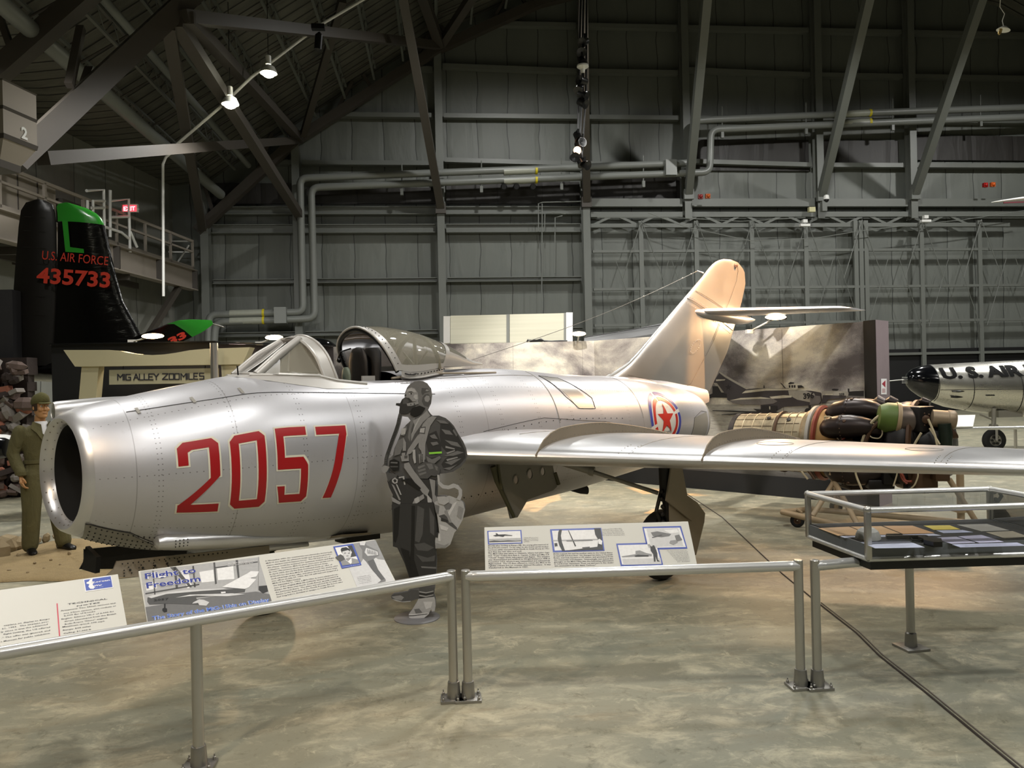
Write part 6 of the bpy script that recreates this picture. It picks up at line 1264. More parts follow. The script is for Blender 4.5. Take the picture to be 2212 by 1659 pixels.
# ------------------------------------------------------------------ gate with sign
M_CREAMP = mat('cream_wood_paint', '#c9c09c', .5, 0, .03, 3); M_CREAMB = mat('cream_board_face', '#b9b394', .5, 0, .04, 3)
gb = Board(D(330, 790, 11.6), RT, UP); t = thing('gate', 'cream torii style gate with an upswept beam behind the nose', 'gate', (gb.o.x, gb.o.y, 0))
P = [(137, 756), (237, 756), (258, 758), (278, 762.5), (302, 765.5), (329, 767), (355, 765.5), (380, 762), (410, 756.5), (443, 753.5), (540, 750), (531, 770), (523, 787), (162, 792), (150, 775)]
mb = MB(); mb.prism([gb.at(*p) for p in P][::-1], -gb.n*.22); mb.build('cross_beam', M_CREAMP, t, smooth=False)
for q in ([(174, 791), (211, 791), (201, 905), (164, 905)], [(476, 788), (510, 787), (512, 905), (483, 905)]):
    lowl = [gb.at(*p, -.03) for p in q]; k = lowl[3]-lowl[0]; lowl[3] = lowl[0]+k*(lowl[0].z/(-k.z)); k = lowl[2]-lowl[1]; lowl[2] = lowl[1]+k*(lowl[1].z/(-k.z)); mb = MB(); mb.prism(lowl[::-1], -gb.n*.16); mb.build('gate_leg', M_CREAMP, t, smooth=False)
t2 = thing('hanging_sign', 'cream hanging sign board reading MIG ALLEY 200 MILES', 'sign', gb.at(350, 830)); mb = MB(); mb.prism([gb.at(*p, -.05) for p in ((232, 799), (468, 795), (468, 827), (232, 831))][::-1], -gb.n*.04); mb.build('sign_board', M_CREAMB, t2, smooth=False)
mb = MB(); zg = lambda x, y: (x/3.607, 800+y/3.607)
def st(pts, closed=False):
    Q = [gb.at(*zg(*p), -.046) for p in pts]
    for a, c in zip(Q[:-1], Q[1:]): d = (c-a).normalized()*.004; mb.beam(a-d, c+d, .004, .0165, up=gb.n.cross((c-a).normalized()))
for L in ([(905, 76), (905, 30), (925, 55), (947, 30), (947, 76)], [(958, 30), (958, 76)], [(1005, 32), (970, 32), (970, 75), (1005, 75), (1005, 54), (988, 54)], [(1030, 75), (1048, 28), (1068, 75)], [(1036, 58), (1062, 58)], [(1075, 28), (1075, 74), (1105, 74)], [(1112, 27), (1112, 73), (1142, 73)], [(1182, 28), (1148, 28), (1148, 73), (1182, 73)], [(1148, 50), (1176, 50)], [(1188, 27), (1206, 50), (1225, 27)], [(1206, 50), (1206, 73)],
          [(1255, 26), (1298, 26), (1255, 70), (1298, 70)], [(1308, 26), (1342, 26), (1342, 70), (1308, 70), (1308, 26)], [(1352, 26), (1386, 26), (1386, 70), (1352, 70), (1352, 26)], [(1400, 72), (1400, 25), (1420, 50), (1440, 25), (1440, 72)], [(1450, 25), (1450, 70)], [(1462, 24), (1462, 69), (1492, 69)], [(1532, 23), (1500, 23), (1500, 68), (1532, 68)], [(1500, 45), (1526, 45)], [(1578, 22), (1545, 22), (1545, 44), (1578, 44), (1578, 67), (1545, 67)]): st(L)
mb.build('lettering', M_INK, t2, smooth=False)
mb = MB()
for px in (262, 440): mb.tube([gb.at(px, 800, -.06), gb.at(px, 789, -.06)], .006, 6)
mb.build('hook', M_BLACK, t2)
mb = MB(); q = D(462, 741, 11.3); mb.lathe([(.055, 0), (.055, q.z)], (q.x, q.y, 0), n=20); tag(mb.build('metal_pole', M_ALU), 'round metal pole standing in front of the cream gate', 'pole')

# ------------------------------------------------------------------ rubble wall and sandy base at the left
def remeshed(mb, name, m, parent, voxel, smooth_it=4, world=True, decimate=None, disp=0):
    me = bpy.data.meshes.new('tmp'); me.from_pydata([tuple(p) for p in mb.v], [], mb.f); ob = bpy.data.objects.new('tmp', me); COL.objects.link(ob)
    bm = bmesh.new(); bm.from_mesh(me); bmesh.ops.recalc_face_normals(bm, faces=bm.faces); bm.to_mesh(me); bm.free()
    r = ob.modifiers.new('r', 'REMESH'); r.mode = 'VOXEL'; r.voxel_size = voxel
    if smooth_it: s_ = ob.modifiers.new('s', 'SMOOTH'); s_.iterations = smooth_it; s_.factor = .6
    e = bpy.data.meshes.new_from_object(ob.evaluated_get(bpy.context.evaluated_depsgraph_get())); bpy.data.objects.remove(ob)
    out_ = MB(); out_.add([v.co for v in e.vertices], [tuple(p.vertices) for p in e.polygons]); bpy.data.meshes.remove(e)
    return out_.build(name, m, parent, angle=80)
rr = random.Random(11)
def rock(mb, c, r, mi=0):
    c = V3(c); n = 7; rings = []; ph = rr.uniform(0, 6)
    a = rr.uniform(.6, 1.3); b_ = rr.uniform(.5, 1); cc_ = rr.uniform(.35, .8); R = Matrix.Rotation(rr.uniform(0, pi), 3, V3((rr.uniform(-1, 1), rr.uniform(-1, 1), rr.uniform(-1, 1))).normalized())
    for j, (z, k) in enumerate(((-1, .45), (-.55, .95), (.3, 1.0), (.9, .5))): rings.append([c+R@V3((cos(2*pi*i/n+ph)*k*a*rr.uniform(.85, 1.15), sin(2*pi*i/n+ph)*k*b_*rr.uniform(.85, 1.15), z*cc_))*r for i in range(n)])
    mb.loft(rings, mi=mi)
RM = [mat('rubble_brown', '#6b5a52', .85, 0, .2, 8, bump=.4), mat('rubble_grey', '#8d867f', .85, 0, .2, 8, bump=.4), mat('rubble_brick', '#a06550', .8, 0, .2, 8, bump=.4), mat('rubble_dark', '#3a302c', .9, 0, .2, 8, bump=.4)]
wa = D(20, 850, 14.2); t = thing('rubble_wall', 'heap-like ruined wall of broken brick and stone at the far left', 'ruined wall', (wa.x, wa.y, 0))
mb = MB()
for z in np.arange(.0, 2.5, .15):
    x1 = np.interp(z, [0, 1.0, 1.55, 2.0, 2.45], [66, 66, 60, 62, 48]); n = 0
    for px in np.arange(-70, x1, 17): c = D(px+rr.uniform(-5, 5), 850, 14.2); mb.box((c.x, c.y+.15, z+.08), (.18, .30, .17), rr.uniform(-.2, .2), 3)
mb.build('rubble_core', RM, t, smooth=False)
for i in range(99):
    z = rr.uniform(.05, 2.42); x1 = np.interp(z, [0, 1.0, 1.55, 2.0, 2.45], [68, 66, 60, 60, 46]); px = rr.uniform(-50, x1); c = D(px, 850, 14.0); mb = MB()
    if i % 2: d1 = V3((rr.uniform(-1, 1), rr.uniform(-.6, .3), rr.uniform(-.5, .5))).normalized()*rr.uniform(.08, .15); mb.beam(V3((c.x, c.y, z))-d1, V3((c.x, c.y, z))+d1, rr.uniform(.10, .2), rr.uniform(.06, .12), up=(rr.uniform(-.5, .5), rr.uniform(-.5, .5), 1))
    else: rock(mb, (c.x, c.y, z), rr.uniform(.07, .17), 0)
    mb.build('stone', RM[rr.choice((0, 1, 1, 2, 0, 3))], t, smooth=False)
t = thing('sand_base', 'sandy display ground with broken stones under the mannequin', 'display base', G(150, 1215))
out = [(-60, 1262), (60, 1256), (150, 1257), (240, 1252), (300, 1246), (345, 1225), (340, 1200), (280, 1180), (200, 1168), (150, 1166), (110, 1172), (60, 1185), (0, 1203), (-60, 1215)]
P = [G(*p) for p in out]; cen = sum(P, V3())/len(P); mb = MB(); rings = []
for k, h in ((1, .004), (.985, .018), (.93, .028), (.75, .032), (.5, .035), (.25, .03), (.02, .032)):
    rings.append([cen.lerp(p.lerp(P[(i+1) % len(P)], f), k)+V3((0, 0, h+rr.uniform(0, .012)*(k < .98))) for i, p in enumerate(P) for f in (0, .33, .66)])
mb.loft(rings, False, True); SANDM = mat('sand', '#8f7c58', .95, 0, .22, 14, bump=.8); mb.build('sand', SANDM, t, angle=80)
ST = mat('sandstone', '#8f7f62', .9, 0, .2, 9, bump=.5)
for i, (px, py, r) in enumerate([(-10, 1205, .20), (12, 1192, .16), (40, 1188, .13), (62, 1183, .07), (78, 1176, .08), (100, 1172, .06), (125, 1168, .07), (145, 1166, .05), (40, 1208, .03), (75, 1225, .02), (95, 1237, .02), (130, 1228, .018), (20, 1240, .02), (180, 1238, .02), (210, 1225, .025), (150, 1205, .03), (195, 1192, .02), (60, 1245, .015), (110, 1218, .018)]):
    mb = MB(); c = G(px, py); rock(mb, c+V3((0, 0, .04+r*.2)), r); mb.build('stone', ST, t, smooth=False)
mb = MB(); a = G(176, 1240); c = G(290, 1233); mb.beam(a+V3((0, 0, .03)), c+V3((0, 0, .03)), .10, .05); mb.build('edge_board', M_CREAMP, t, smooth=False)
# aircraft tip poking in from the left edge
t = thing('tank_tip', 'white and black rounded tip jutting in at the far left edge', 'aircraft tank', D(-10, 960, 12.5))
mb = MB(); c = D(-30, 962, 12.5); q = D(27, 960, 12.3); mb.tube([c, c.lerp(q, .6), c.lerp(q, .85), q], [.34, .30, .24, .10], 24, flat=.55); mb.build('shell', M_WHITE, t)
mb = MB(); mb.tube([D(-30, 968, 12.15), D(6, 968, 12.1), D(16, 968, 12.1)], [.17, .165, .14], 20); mb.build('black_nozzle', mat('gloss_black', '#0b0c10', .15), t)
# ------------------------------------------------------------------ mannequin in olive coveralls
S0 = G(92, 1192, .03); face = RT*.85-FW*.55; face.normalize(); side = V3((0, 0, 1)).cross(face)   # side = his left
def sp(f, s_, z): return S0+face*f+side*s_+V3((0, 0, z))
man = thing('mannequin', 'mannequin in olive coveralls and knit cap standing beside the jet intake', 'mannequin', S0)
SKIN = mat('mannequin_skin', '#b98a5c', .5, 0, .06, 20); OLV = NT('olive_cotton'); f = OLV.noise(OLV.mapp(OLV.co(), (1, 1, .5)), 9, 5, .6, 1.0); OLV.bump(f, .8, .03); OLV.set(Base_Color=OLV.mix(f, rgb('#4a4629'), rgb('#635d3b')), Roughness=.9); OLV = OLV.m
def limb(mb, pts, rs, n=14, flat=1.0): mb.tube(pts, rs, n, flat=flat); [mb.ball(p, r*.98, 10, 8) for p, r in zip(pts, rs)]
# arms: his right arm (toward the left of the picture) hangs, slightly bent
def shoulder(s_): return sp(-.01, s_*.215, 1.44)
armR = [shoulder(-1), sp(-.05, -.275, 1.17), sp(.06, -.245, .93)]; armL = [shoulder(1), sp(-.05, .275, 1.17), sp(.05, .25, .93)]
legR = [sp(0, -.10, .92), sp(.02, -.12, .50), sp(-.02, -.125, .10)]; legL = [sp(0, .10, .92), sp(.05, .15, .50), sp(.08, .20, .10)]
mb = MB()
mb.loft([[sp(dx+d*cos(a)+0, w*sin(a), z) for a in np.linspace(0, 2*pi, 24, endpoint=False)] for z, w, d, dx in ((.84, .12, .09, 0), (.95, .15, .10, 0), (1.10, .135, .09, 0), (1.25, .155, .10, 0), (1.40, .17, .095, 0), (1.48, .10, .07, 0), (1.52, .058, .06, 0), (1.60, .054, .056, .01))])
for A in (armR, armL): limb(mb, A, [.05, .040, .028])
for L in (legR, legL): limb(mb, L, [.08, .055, .04])
# head
hc = sp(.03, 0, 1.70); head = Matrix((face, side, V3((0, 0, 1)))).transposed()
def hp_(x, y, z): return hc+head@V3((x, y, z))
mb.loft([[hp_(x0+dx*cos(a), dy*sin(a), z) for a in np.linspace(0, 2*pi, 24, endpoint=False)] for z, dx, dy, x0 in ((-.125, .035, .03, .045), (-.115, .06, .048, .03), (-.08, .082, .062, .01), (-.03, .092, .070, .0), (.03, .098, .075, -.004), (.08, .090, .072, -.008), (.115, .062, .052, -.01), (.13, .02, .02, -.01))])
mb.tube([hp_(.088, 0, .025), hp_(.104, 0, -.005), hp_(.112, 0, -.028), hp_(.095, 0, -.038)], [.008, .011, .014, .010], 10)
for s_ in (-1, 1):
    mb.ball(hp_(.096, s_*.012, -.032), .009, 8, 6); mb.ball(hp_(-.005, s_*.076, -.01), .022, 10, 8, (.7, .5, 1.1)); mb.ball(hp_(.072, s_*.040, -.03), .024, 10, 8)
    mb.tube([hp_(.088, s_*.012, .030), hp_(.088, s_*.035, .036), hp_(.072, s_*.056, .028)], .009, 8)
mb.tube([hp_(.092, -.022, -.066), hp_(.101, 0, -.064), hp_(.092, .022, -.066)], [.005, .008, .005], 8); mb.tube([hp_(.090, -.018, -.076), hp_(.099, 0, -.077), hp_(.090, .018, -.076)], [.005, .008, .005], 8); mb.ball(hp_(.085, 0, -.108), .022, 10, 8)
# hands with curled fingers
def hand(mb, w, down, inn, fw):
    w = V3(w); palm = w+down*.055
    mb.tube([w-down*.01, w+down*.03, w+down*.075, w+down*.092], [.027, .030, .036, .026], 12, flat=.62)
    for k, (o_, ln) in enumerate(((-.028, .062), (-.009, .070), (.010, .066), (.027, .052))):
        b0 = w+down*.085+fw*(-o_); p1 = b0+down*ln*.5+inn*.006; p2 = p1+down*ln*.32+inn*.022; p3 = p2+down*ln*.12+inn*.022
        mb.tube([b0, p1, p2, p3], [.0095, .009, .0082, .0065], 8)
    b0 = w+down*.025+fw*.026; mb.tube([b0, b0+down*.022+fw*.018+inn*.01, b0+down*.046+fw*.018+inn*.02, b0+down*.062+fw*.012+inn*.026], [.012, .0115, .010, .008], 8)
hand(mb, armR[2]+V3((0, 0, -.012)), (V3((0, 0, -1))+face*.25).normalized(), side, face); hand(mb, armL[2]+V3((0, 0, -.012)), (V3((0, 0, -1))+face*.25).normalized(), -side, face)
remeshed(mb, 'body', SKIN, man, .0055, 2)
for s_ in (-1, 1):
    mb = MB(); mb.ball(hp_(.084, s_*.032, .012), .0115, 12, 8); e_ = mb.build('eye', M_PW, man); mb = MB(); mb.ball(hp_(.0925, s_*.033, .012), .0055, 8, 6); mb.build('pupil', M_BLACK, e_)
    mb = MB(); mb.tube([hp_(.0985, s_*.014, .034), hp_(.097, s_*.034, .041), hp_(.082, s_*.054, .034)], .0035, 6); mb.build('eyebrow', mat('brown_hair', '#3b2a1a', .8), man)
mb = MB(); mb.tube([hp_(.0985, -.020, -.071), hp_(.1045, 0, -.071), hp_(.0985, .020, -.071)], .0022, 6); mb.build('lips', mat('lip_line', '#5e2e22', .5), man)
# short hair band under the cap, knit cap with a short peak
mb = MB(); mb.loft([[hp_(-.012+dx*cos(a), dy*sin(a), z) for a in np.linspace(.9, 2*pi-.9, 22)] for z, dx, dy in ((-.045, .09, .074), (-.02, .1, .079), (.05, .108, .083))], open_ring=True); mb.build('hair', mat('brown_hair', '#3b2a1a', .8), man)
mb = MB(); mb.loft([[hp_(-.008+dx*cos(a), dy*sin(a), z+.016*cos(a)) for a in np.linspace(0, 2*pi, 30, endpoint=False)] for z, dx, dy in ((.035, .108, .086), (.05, .116, .092), (.085, .114, .092), (.12, .100, .083), (.145, .072, .062), (.158, .03, .03), (.16, .005, .005))]); CAPM = mat('olive_wool', '#58552f', .95, 0, .15, 40, bump=.6); cap_ = mb.build('knit_cap', CAPM, man)
mb = MB(); mb.loft([[hp_(.09+r*cos(a)*1.0, .078*sin(a)*(1 if r < .02 else .86), .058-r*.22+th) for a in np.linspace(-1.25, 1.25, 16)] for r, th in ((.0, 0), (.035, 0), (.058, -.002), (.056, -.008), (.0, -.008))], open_ring=True); mb.build('cap_peak', CAPM, cap_)
# white undershirt
mb = MB(); mb.loft([[sp(.02+d*cos(a), w*sin(a), z) for a in np.linspace(-1.5, 1.5, 16)] for z, w, d in ((1.30, .10, .115), (1.42, .09, .10), (1.50, .075, .07), (1.535, .068, .058))], open_ring=True); mb.build('undershirt', M_PW, man)
# coveralls
mb = MB(); ring = lambda z, w, d, dx=0: [sp(dx+d*cos(a), w*sin(a), z) for a in np.linspace(0, 2*pi, 30, endpoint=False)]
mb.loft([ring(.80, .14, .11), ring(.92, .185, .125), ring(1.02, .175, .12), ring(1.08, .168, .115), ring(1.16, .180, .122), ring(1.28, .195, .13), ring(1.38, .205, .125), ring(1.45, .175, .10), ring(1.49, .10, .075, -.02)])
for A in (armR, armL): limb(mb, [A[0]-side*0+V3((0, 0, -.01)), A[0].lerp(A[1], .5), A[1], A[1].lerp(A[2], .5), A[2]+V3((0, 0, .03))], [.072, .074, .068, .064, .055])
for L in (legR, legL): limb(mb, [L[0], L[0].lerp(L[1], .5), L[1], L[1].lerp(L[2], .5), L[2]+V3((0, 0, .0))], [.118, .112, .098, .093, .088])
cv = remeshed(mb, 'coverall', OLV, man, .011, 2)
mb = MB(); mb.loft([ring(1.045, .182, .127), ring(1.05, .186, .131), ring(1.085, .184, .130), ring(1.09, .178, .125)], False, False); mb.build('waist_band', OLV, cv)
for s_ in (-1, 1):
    mb = MB(); mb.prism([sp(.095, s_*.035, 1.50), sp(.035, s_*.095, 1.535), sp(.07, s_*.14, 1.46), sp(.125, s_*.10, 1.405), sp(.145, s_*.03, 1.29)], face*.008); mb.build('collar', OLV, cv)
    A = armR if s_ < 0 else armL; mb = MB(); mb.tube([A[2]+V3((0, 0, .04)), A[2]+V3((0, 0, .0))], [.062, .060], 18); mb.build('cuff', OLV, cv)
mb = MB(); [mb.box(sp(.136-.01*i, .0, 1.24-.09*i), (.012, .012, .012)) for i in range(3)]; mb.build('button', M_DK, cv)
for L, dv_ in ((legR, face*.9-side*.25), (legL, face*.95+side*.15)):
    dv_ = dv_.normalized(); p = L[2]; mb = MB(); sd = dv_.cross(UP).normalized()
    mb.loft([[V3((p.x, p.y, S0.z))+dv_*x+sd*(w*cos(a))+UP*(h*.5+h*.5*sin(a)) for a in np.linspace(0, 2*pi, 16, endpoint=False)] for x, w, h in ((-.10, .02, .05), (-.085, .036, .09), (-.02, .042, .12), (.05, .046, .09), (.12, .05, .065), (.17, .042, .055), (.195, .015, .035))]); sh = mb.build('boot', mat('black_leather', '#0d0c0b', .35), man)
# ================================================================== balcony at the left with its rails
M_BALC = mat('beige_grey_steel', '#8d857b', .5, 0, .05, 2); M_BOXW = mat('warm_grey_sheet', '#8f877c', .55, 0, .05, 2)
ba, bb = V3((-11.35, 37.2, 0)), V3((-13.35, 23.4, 0)); ub = (bb-ba).normalized(); bz0, bz1 = 6.55, 7.5
ext = bb+ub*6
t = thing('balcony', 'long steel balcony with railings high along the left wall', 'balcony', (ba.x, ba.y, 0))
mb = MB(); mb.ibeam(ba+UP*(bz0+bz1)/2, ext+UP*((bz0+bz1)/2), .42, bz1-bz0, .05); mb.build('edge_beam', M_BALC, t, smooth=False)
for i, s_ in enumerate((.15, 3.4, 6.6, 8.2, 11.5, 14.5)):
    p = ba+ub*s_; mb = MB(); nn = ub.cross(UP); mb.box(p+UP*((bz0+bz1)/2)-nn*(-.1 if nn.x > 0 else .1), (.30, .09, bz1-bz0-.1), 0); mb.build('stiffener', M_STEELD, t, smooth=False)
offw = V3((-1, 0, 0)); 
mb = MB(); mb.prism([ba+UP*(bz1-.06), ext+UP*(bz1-.06), ext+offw*1.9+UP*(bz1-.06), ba+offw*1.1+UP*(bz1-.06)], UP*.06); mb.build('deck', M_STEELD, t, smooth=False)
for h, r in ((1.35, .055), (.85, .04), (.10, .06)): mb = MB(); mb.beam(ba+UP*(bz1+h), ext+UP*(bz1+h), .09, r*2); mb.build('hand_rail', M_BALC, t, smooth=False)
for i in range(10): p = ba+ub*(.05+2.1*i); mb = MB(); mb.beam(p+UP*bz1, p+UP*(bz1+1.35), .09, .09, up=ub); mb.build('rail_post', M_BALC, t, smooth=False)
for h in (.85, 1.35): mb = MB(); mb.beam(ba+UP*(bz1+h), ba+offw*1.1+UP*(bz1+h+.02), .06, .06); mb.build('end_rail', M_WHITE, t, smooth=False)
mb = MB(); mb.beam(ba+UP*(bz1+.1)+offw*.9, ba+UP*(bz1+1.1)+ub*.4, .05, .05); mb.build('end_brace', M_WHITE, t, smooth=False)
# brace and dark soffit below
mb = MB(); p = ba+ub*9; mb.beam(ba+ub*4.6+offw*.4+UP*3.2, ba+ub*1.5+UP*(bz0-.05), .22, .22); mb.build('knee_brace', M_STEELD, t, smooth=False)
mb = MB(); 
for i in range(7): p = ba+ub*(5.5+2*i); mb.beam(p+UP*(bz0-.1), p+offw*1.9+UP*(bz0-.1), .12, .25)
mb.beam(ba+ub*3+offw*1+UP*(bz0-.15), ext+offw*1.3+UP*(bz0-.15), .15, .25); trim(mb, M_STEELD)
# plant boxes on the balcony
for s0_, s1_, h, lab, m in ((12.6, 15.2, 1.7, 'tall beige sheet metal cabinet on the balcony, nearest the left edge', M_BOXW), (9.4, 12.3, 1.55, 'wide beige sheet metal cabinet in the middle of the balcony', M_BOXW), (7.2, 9.0, 1.2, 'dark brown cabinet on the balcony behind the white frames', M_STEELD)):
    a = ba+ub*s0_+offw*.35; c = ba+ub*s1_+offw*.35; t = thing('plant_cabinet', lab, 'cabinet', (a.x, a.y, bz1)); mb = MB(); mb.prism([a+UP*(bz1+.01), c+UP*(bz1+.01), c+offw*.9+UP*(bz1+.01), a+offw*.9+UP*(bz1+.01)], UP*h); mb.build('casing', m, t, smooth=False)
    for f in (.33, .66): q = a.lerp(c, f)-offw*.012; mb = MB(); mb.beam(q+UP*(bz1+.1), q+UP*(bz1+h-.1), .03, .03); mb.build('door_seam', M_STEELD, t, smooth=False)
# white tube frames of a stair hatch
wfm = [[(187, 412), (224, 410), (226, 510)], [(238, 411), (238, 512)], [(189, 433), (189, 470)], [(201, 478), (201, 434), (226, 434)], [(226, 449), (196, 449)], [(238, 434), (278, 430), (281, 545)], [(238, 469), (279, 468)], [(226, 490), (262, 502), (278, 515)], [(281, 500), (296, 534)]]
t = thing('hatch_frame', 'white tubular safety frames standing on the balcony under the exit sign', 'safety frame', D(240, 515, 29))
for q in wfm: mb = MB(); mb.tube([D(x, y, 27.6+.03*(x-187)) for x, y in q], .055, 8); mb.build('white_tube', M_WHITE, t)
t = thing('exit_sign', 'glowing red exit sign over the balcony railing', 'sign', D(281, 450, 30.4)); eb = Board(D(281, 450, 30.4), RT, UP)
mb = MB(); mb.box(eb.o, (.63, .10, .31), radians(-5.3)); mb.build('sign_case', M_WHITE, t, smooth=False)
mb = MB(); eb.rect(267, 444, 296, 457, .06, mb); mb.build('sign_face', emis('exit_red_glow', '#ff3a48', 1.6), t, recalc=False, smooth=False)
mb = MB(); eb.text('EXIT', (269, 456), (294, 455), .22, .07, mb, 0, .02); mb.build('lettering', emis('exit_letters', '#ffb0b4', 2.5), t, recalc=False, smooth=False)
mb = MB(); mb.tube([D(263, 448, 30.4), D(300, 452, 30.4)], .04, 8); mb.tube([D(279, 458, 30.4), D(279, 545, 30.4)], .03, 8); mb.build('bracket', M_WHITE, t)
# air handling unit hung at the upper left
t = thing('hanging_air_duct', 'big beige hopper-shaped duct box hanging at the upper left edge', 'duct', D(20, 340, 15))
Nn, Ff = D(5, 172, 15.0), D(78, 207, 15.85); Nn.z = Ff.z = 0; lw_ = (Ff-Nn).normalized(); lv = UP.cross(lw_)*1.25; lv = lv if lv.x < 0 else -lv
zz = lambda py: CAMH+(853-py)/F0*15.0
def hring(z, k, ey_=0.0):
    m_ = (Nn+Ff+lv)/2; return [m_+(q-m_)*k+UP*z for q in (Nn, Ff, Ff+lv, Nn+lv)]
for nm, ya, yb_, ka, kb in (('upper_casing', 172, 227, 1, 1), ('lower_casing', 234, 287, 1, 1), ('hopper', 297, 336, .97, .62)): mb = MB(); mb.loft([hring(zz(ya), ka), hring(zz(yb_), kb)]); mb.build(nm, M_BOXW, t, smooth=False)
for ya, yb_ in ((169, 172), (227, 234), (287, 297)): mb = MB(); mb.loft([hring(zz(ya), 1.03), hring(zz(yb_), 1.0)]); mb.build('flange', M_STEELD, t, smooth=False)
mb = MB(); mb.loft([hring(zz(336), .62), hring(zz(352), .60)]); mb.build('outlet', M_STEELD, t, smooth=False)
mb = MB(); a = Nn.lerp(Ff, .5)+lv*.5; mb.tube([a+UP*zz(170), a+UP*(zz(170)+5.5)], .02, 6); mb.build('hanger_rod', M_WHITE, t)
hb = Board(Nn+UP*zz(270)-lv*.01, lw_ if lw_.dot(RT) > 0 else -lw_, UP); hb.n = -lv.normalized(); P = Nn.lerp(Ff, .5)-lv.normalized()*.012+UP*zz(282); mb = MB()
text_mb('2', .32, P, lw_, UP, .01, .01, mb=mb); mb.build('unit_number', M_WHITE, t, recalc=False, smooth=False)

# ================================================================== black bomber tail behind the partition
M_GB = NT('gloss_black_paint'); f = M_GB.noise(M_GB.mapp(M_GB.co(), (1, 1, 3)), 2.2, 4, .6); M_GB.bump(f, .12, .10); M_GB.set(Base_Color=rgb('#0a0908'), Roughness=.16); M_GB = M_GB.m
M_RB = mat('dull_black_rudder', '#14110e', .38, 0, .25, 3, bump=.1); M_GRN = mat('green_trim_paint', '#2f8a2c', .22, 0, .06, 3); M_RLT = mat('red_tail_lettering', '#c8402f', .35, 0, .06, 5)
DT = 15.0; tb_ = Board(D(170, 600, DT), RT+FW*.10, UP)
t = thing('black_bomber_tail', 'tall glossy black airplane tail with green tip and red 435733', 'airplane', V3((tb_.o.x, tb_.o.y, 0)))
FIN_L = [(118, 760), (122, 690), (125, 600), (126, 520), (124, 470), (118, 446), (121, 438)]
FIN_R = [(312, 760), (300, 715), (280, 690), (262, 645), (246, 580), (232, 505), (222, 478)]
def plate_loft(L, Rr, th, name, m, par, cap=(140, 437)):
    mb = MB(); R_ = []
    for (xl, yl), (xr, yr) in zip(L, Rr):
        a = tb_.at(xl, yl); c = tb_.at(xr, yr); w_ = (c-a).length; tt = th
        prof = [(0, .30), (.1, .55), (.3, .9), (.5, 1), (.7, .85), (.88, .5), (.97, .25), (1, .03)]
        R_.append([a.lerp(c, x)+tb_.n*(y*tt) for x, y in prof]+[a.lerp(c, x)-tb_.n*(y*tt) for x, y in prof[::-1]])
    mb.loft(R_); return mb.build(name, m, par)
plate_loft([(118, 780)]+FIN_L[:5], [(322, 780), (303, 720), (268, 655), (248, 590), (234, 510)], .16, 'fin', M_GB, t) if False else None
FL2 = [(118, 775), (121, 715), (124, 650), (126, 580), (127, 520), (127, 480)]; FR2 = [(325, 775), (300, 715), (266, 650), (247, 580), (234, 520), (226, 487)]
plate_loft(FL2, FR2, .15, 'fin', M_GB, t)
plate_loft([(127, 479), (126, 460), (124, 448), (128, 441), (140, 439)], [(225, 486), (221, 474), (208, 461), (188, 450), (165, 443)], .13, 'green_fin_cap', M_GRN, t)
plate_loft([(8, 790), (22, 720), (30, 640), (36, 560), (42, 490), (47, 455), (58, 438), (78, 432)], [(116, 790), (119, 720), (122, 640), (123, 560), (122, 490), (120, 460), (114, 442), (100, 434)], .10, 'rudder', M_RB, t)
for y in (470, 500, 535, 570, 605, 640, 680): mb = MB(); mb.tube([tb_.at(58+(y-470)*-.05, y, .088), tb_.at(104, y+3, .098)], .004, 5); mb.build('rudder_rib', M_RB, t)
mb = MB(); tb_.poly([(143, 480), (155, 481), (160, 537), (189, 541), (190, 550), (150, 547)][::-1], .165, mb); mb.build('green_code_letter', M_GRN, t, recalc=False, smooth=False)
mb = MB(); tb_.text('U.S. AIR FORCE', (100, 563), (241, 576), .24, .17, mb, 0, .0); tb_.text('435733', (88, 612), (245, 623), .40, .17, mb, 0, .03); mb.build('red_lettering', M_RLT, t, recalc=False, smooth=False)
mb = MB(); a = D(240, 765, 14.6); bq = D(385, 700, 13.8); c = D(455, 697, 13.4); d0 = D(330, 772, 13.9)
SL = [D(230, 752, 15.0), D(300, 724, 14.6), D(360, 700, 14.3)]; SR = [D(330, 770, 14.0), D(365, 752, 13.9), D(415, 728, 13.8)]
mb.loft([[l, l.lerp(r, .3)+UP*.07, l.lerp(r, .7)+UP*.05, r, l.lerp(r, .7)-UP*.05, l.lerp(r, .3)-UP*.07] for l, r in zip(SL, SR)]); mb.build('tailplane', M_GB, t)
mb = MB(); L2 = [D(360, 700, 14.3), D(385, 692, 14.1), D(410, 690, 14.0), D(440, 693, 13.9), D(456, 697, 13.8)]; R2_ = [D(415, 728, 13.8), D(430, 721, 13.75), D(442, 714, 13.7), D(453, 706, 13.7), D(460, 700, 13.7)]
mb.loft([[l, l.lerp(r, .3)+UP*.05, l.lerp(r, .7)+UP*.035, r, l.lerp(r, .7)-UP*.035, l.lerp(r, .3)-UP*.05] for l, r in zip(L2, R2_)]); mb.build('green_tailplane_tip', M_GRN, t)
mb = MB(); hb = Board(D(400, 730, 13.7), RT, UP); hb.text('33', (368, 745), (405, 728), .16, .02, mb, 0, .05); mb.build('red_tip_number', M_RLT, t, recalc=False, smooth=False)
mb = MB(); mb.tube([D(455, 698, 13.8), D(484, 707, 13.6)], .012, 6); mb.build('static_rod', M_GREYM, t)
mb = MB(); mb.tube([D(-60, 800, 15.6), D(60, 795, 15.4), D(110, 800, 15.3), D(230, 800, 15.2)], [.5, .46, .42, .5], 24, flat=.55); mb.build('fuselage_end', M_GB, t)
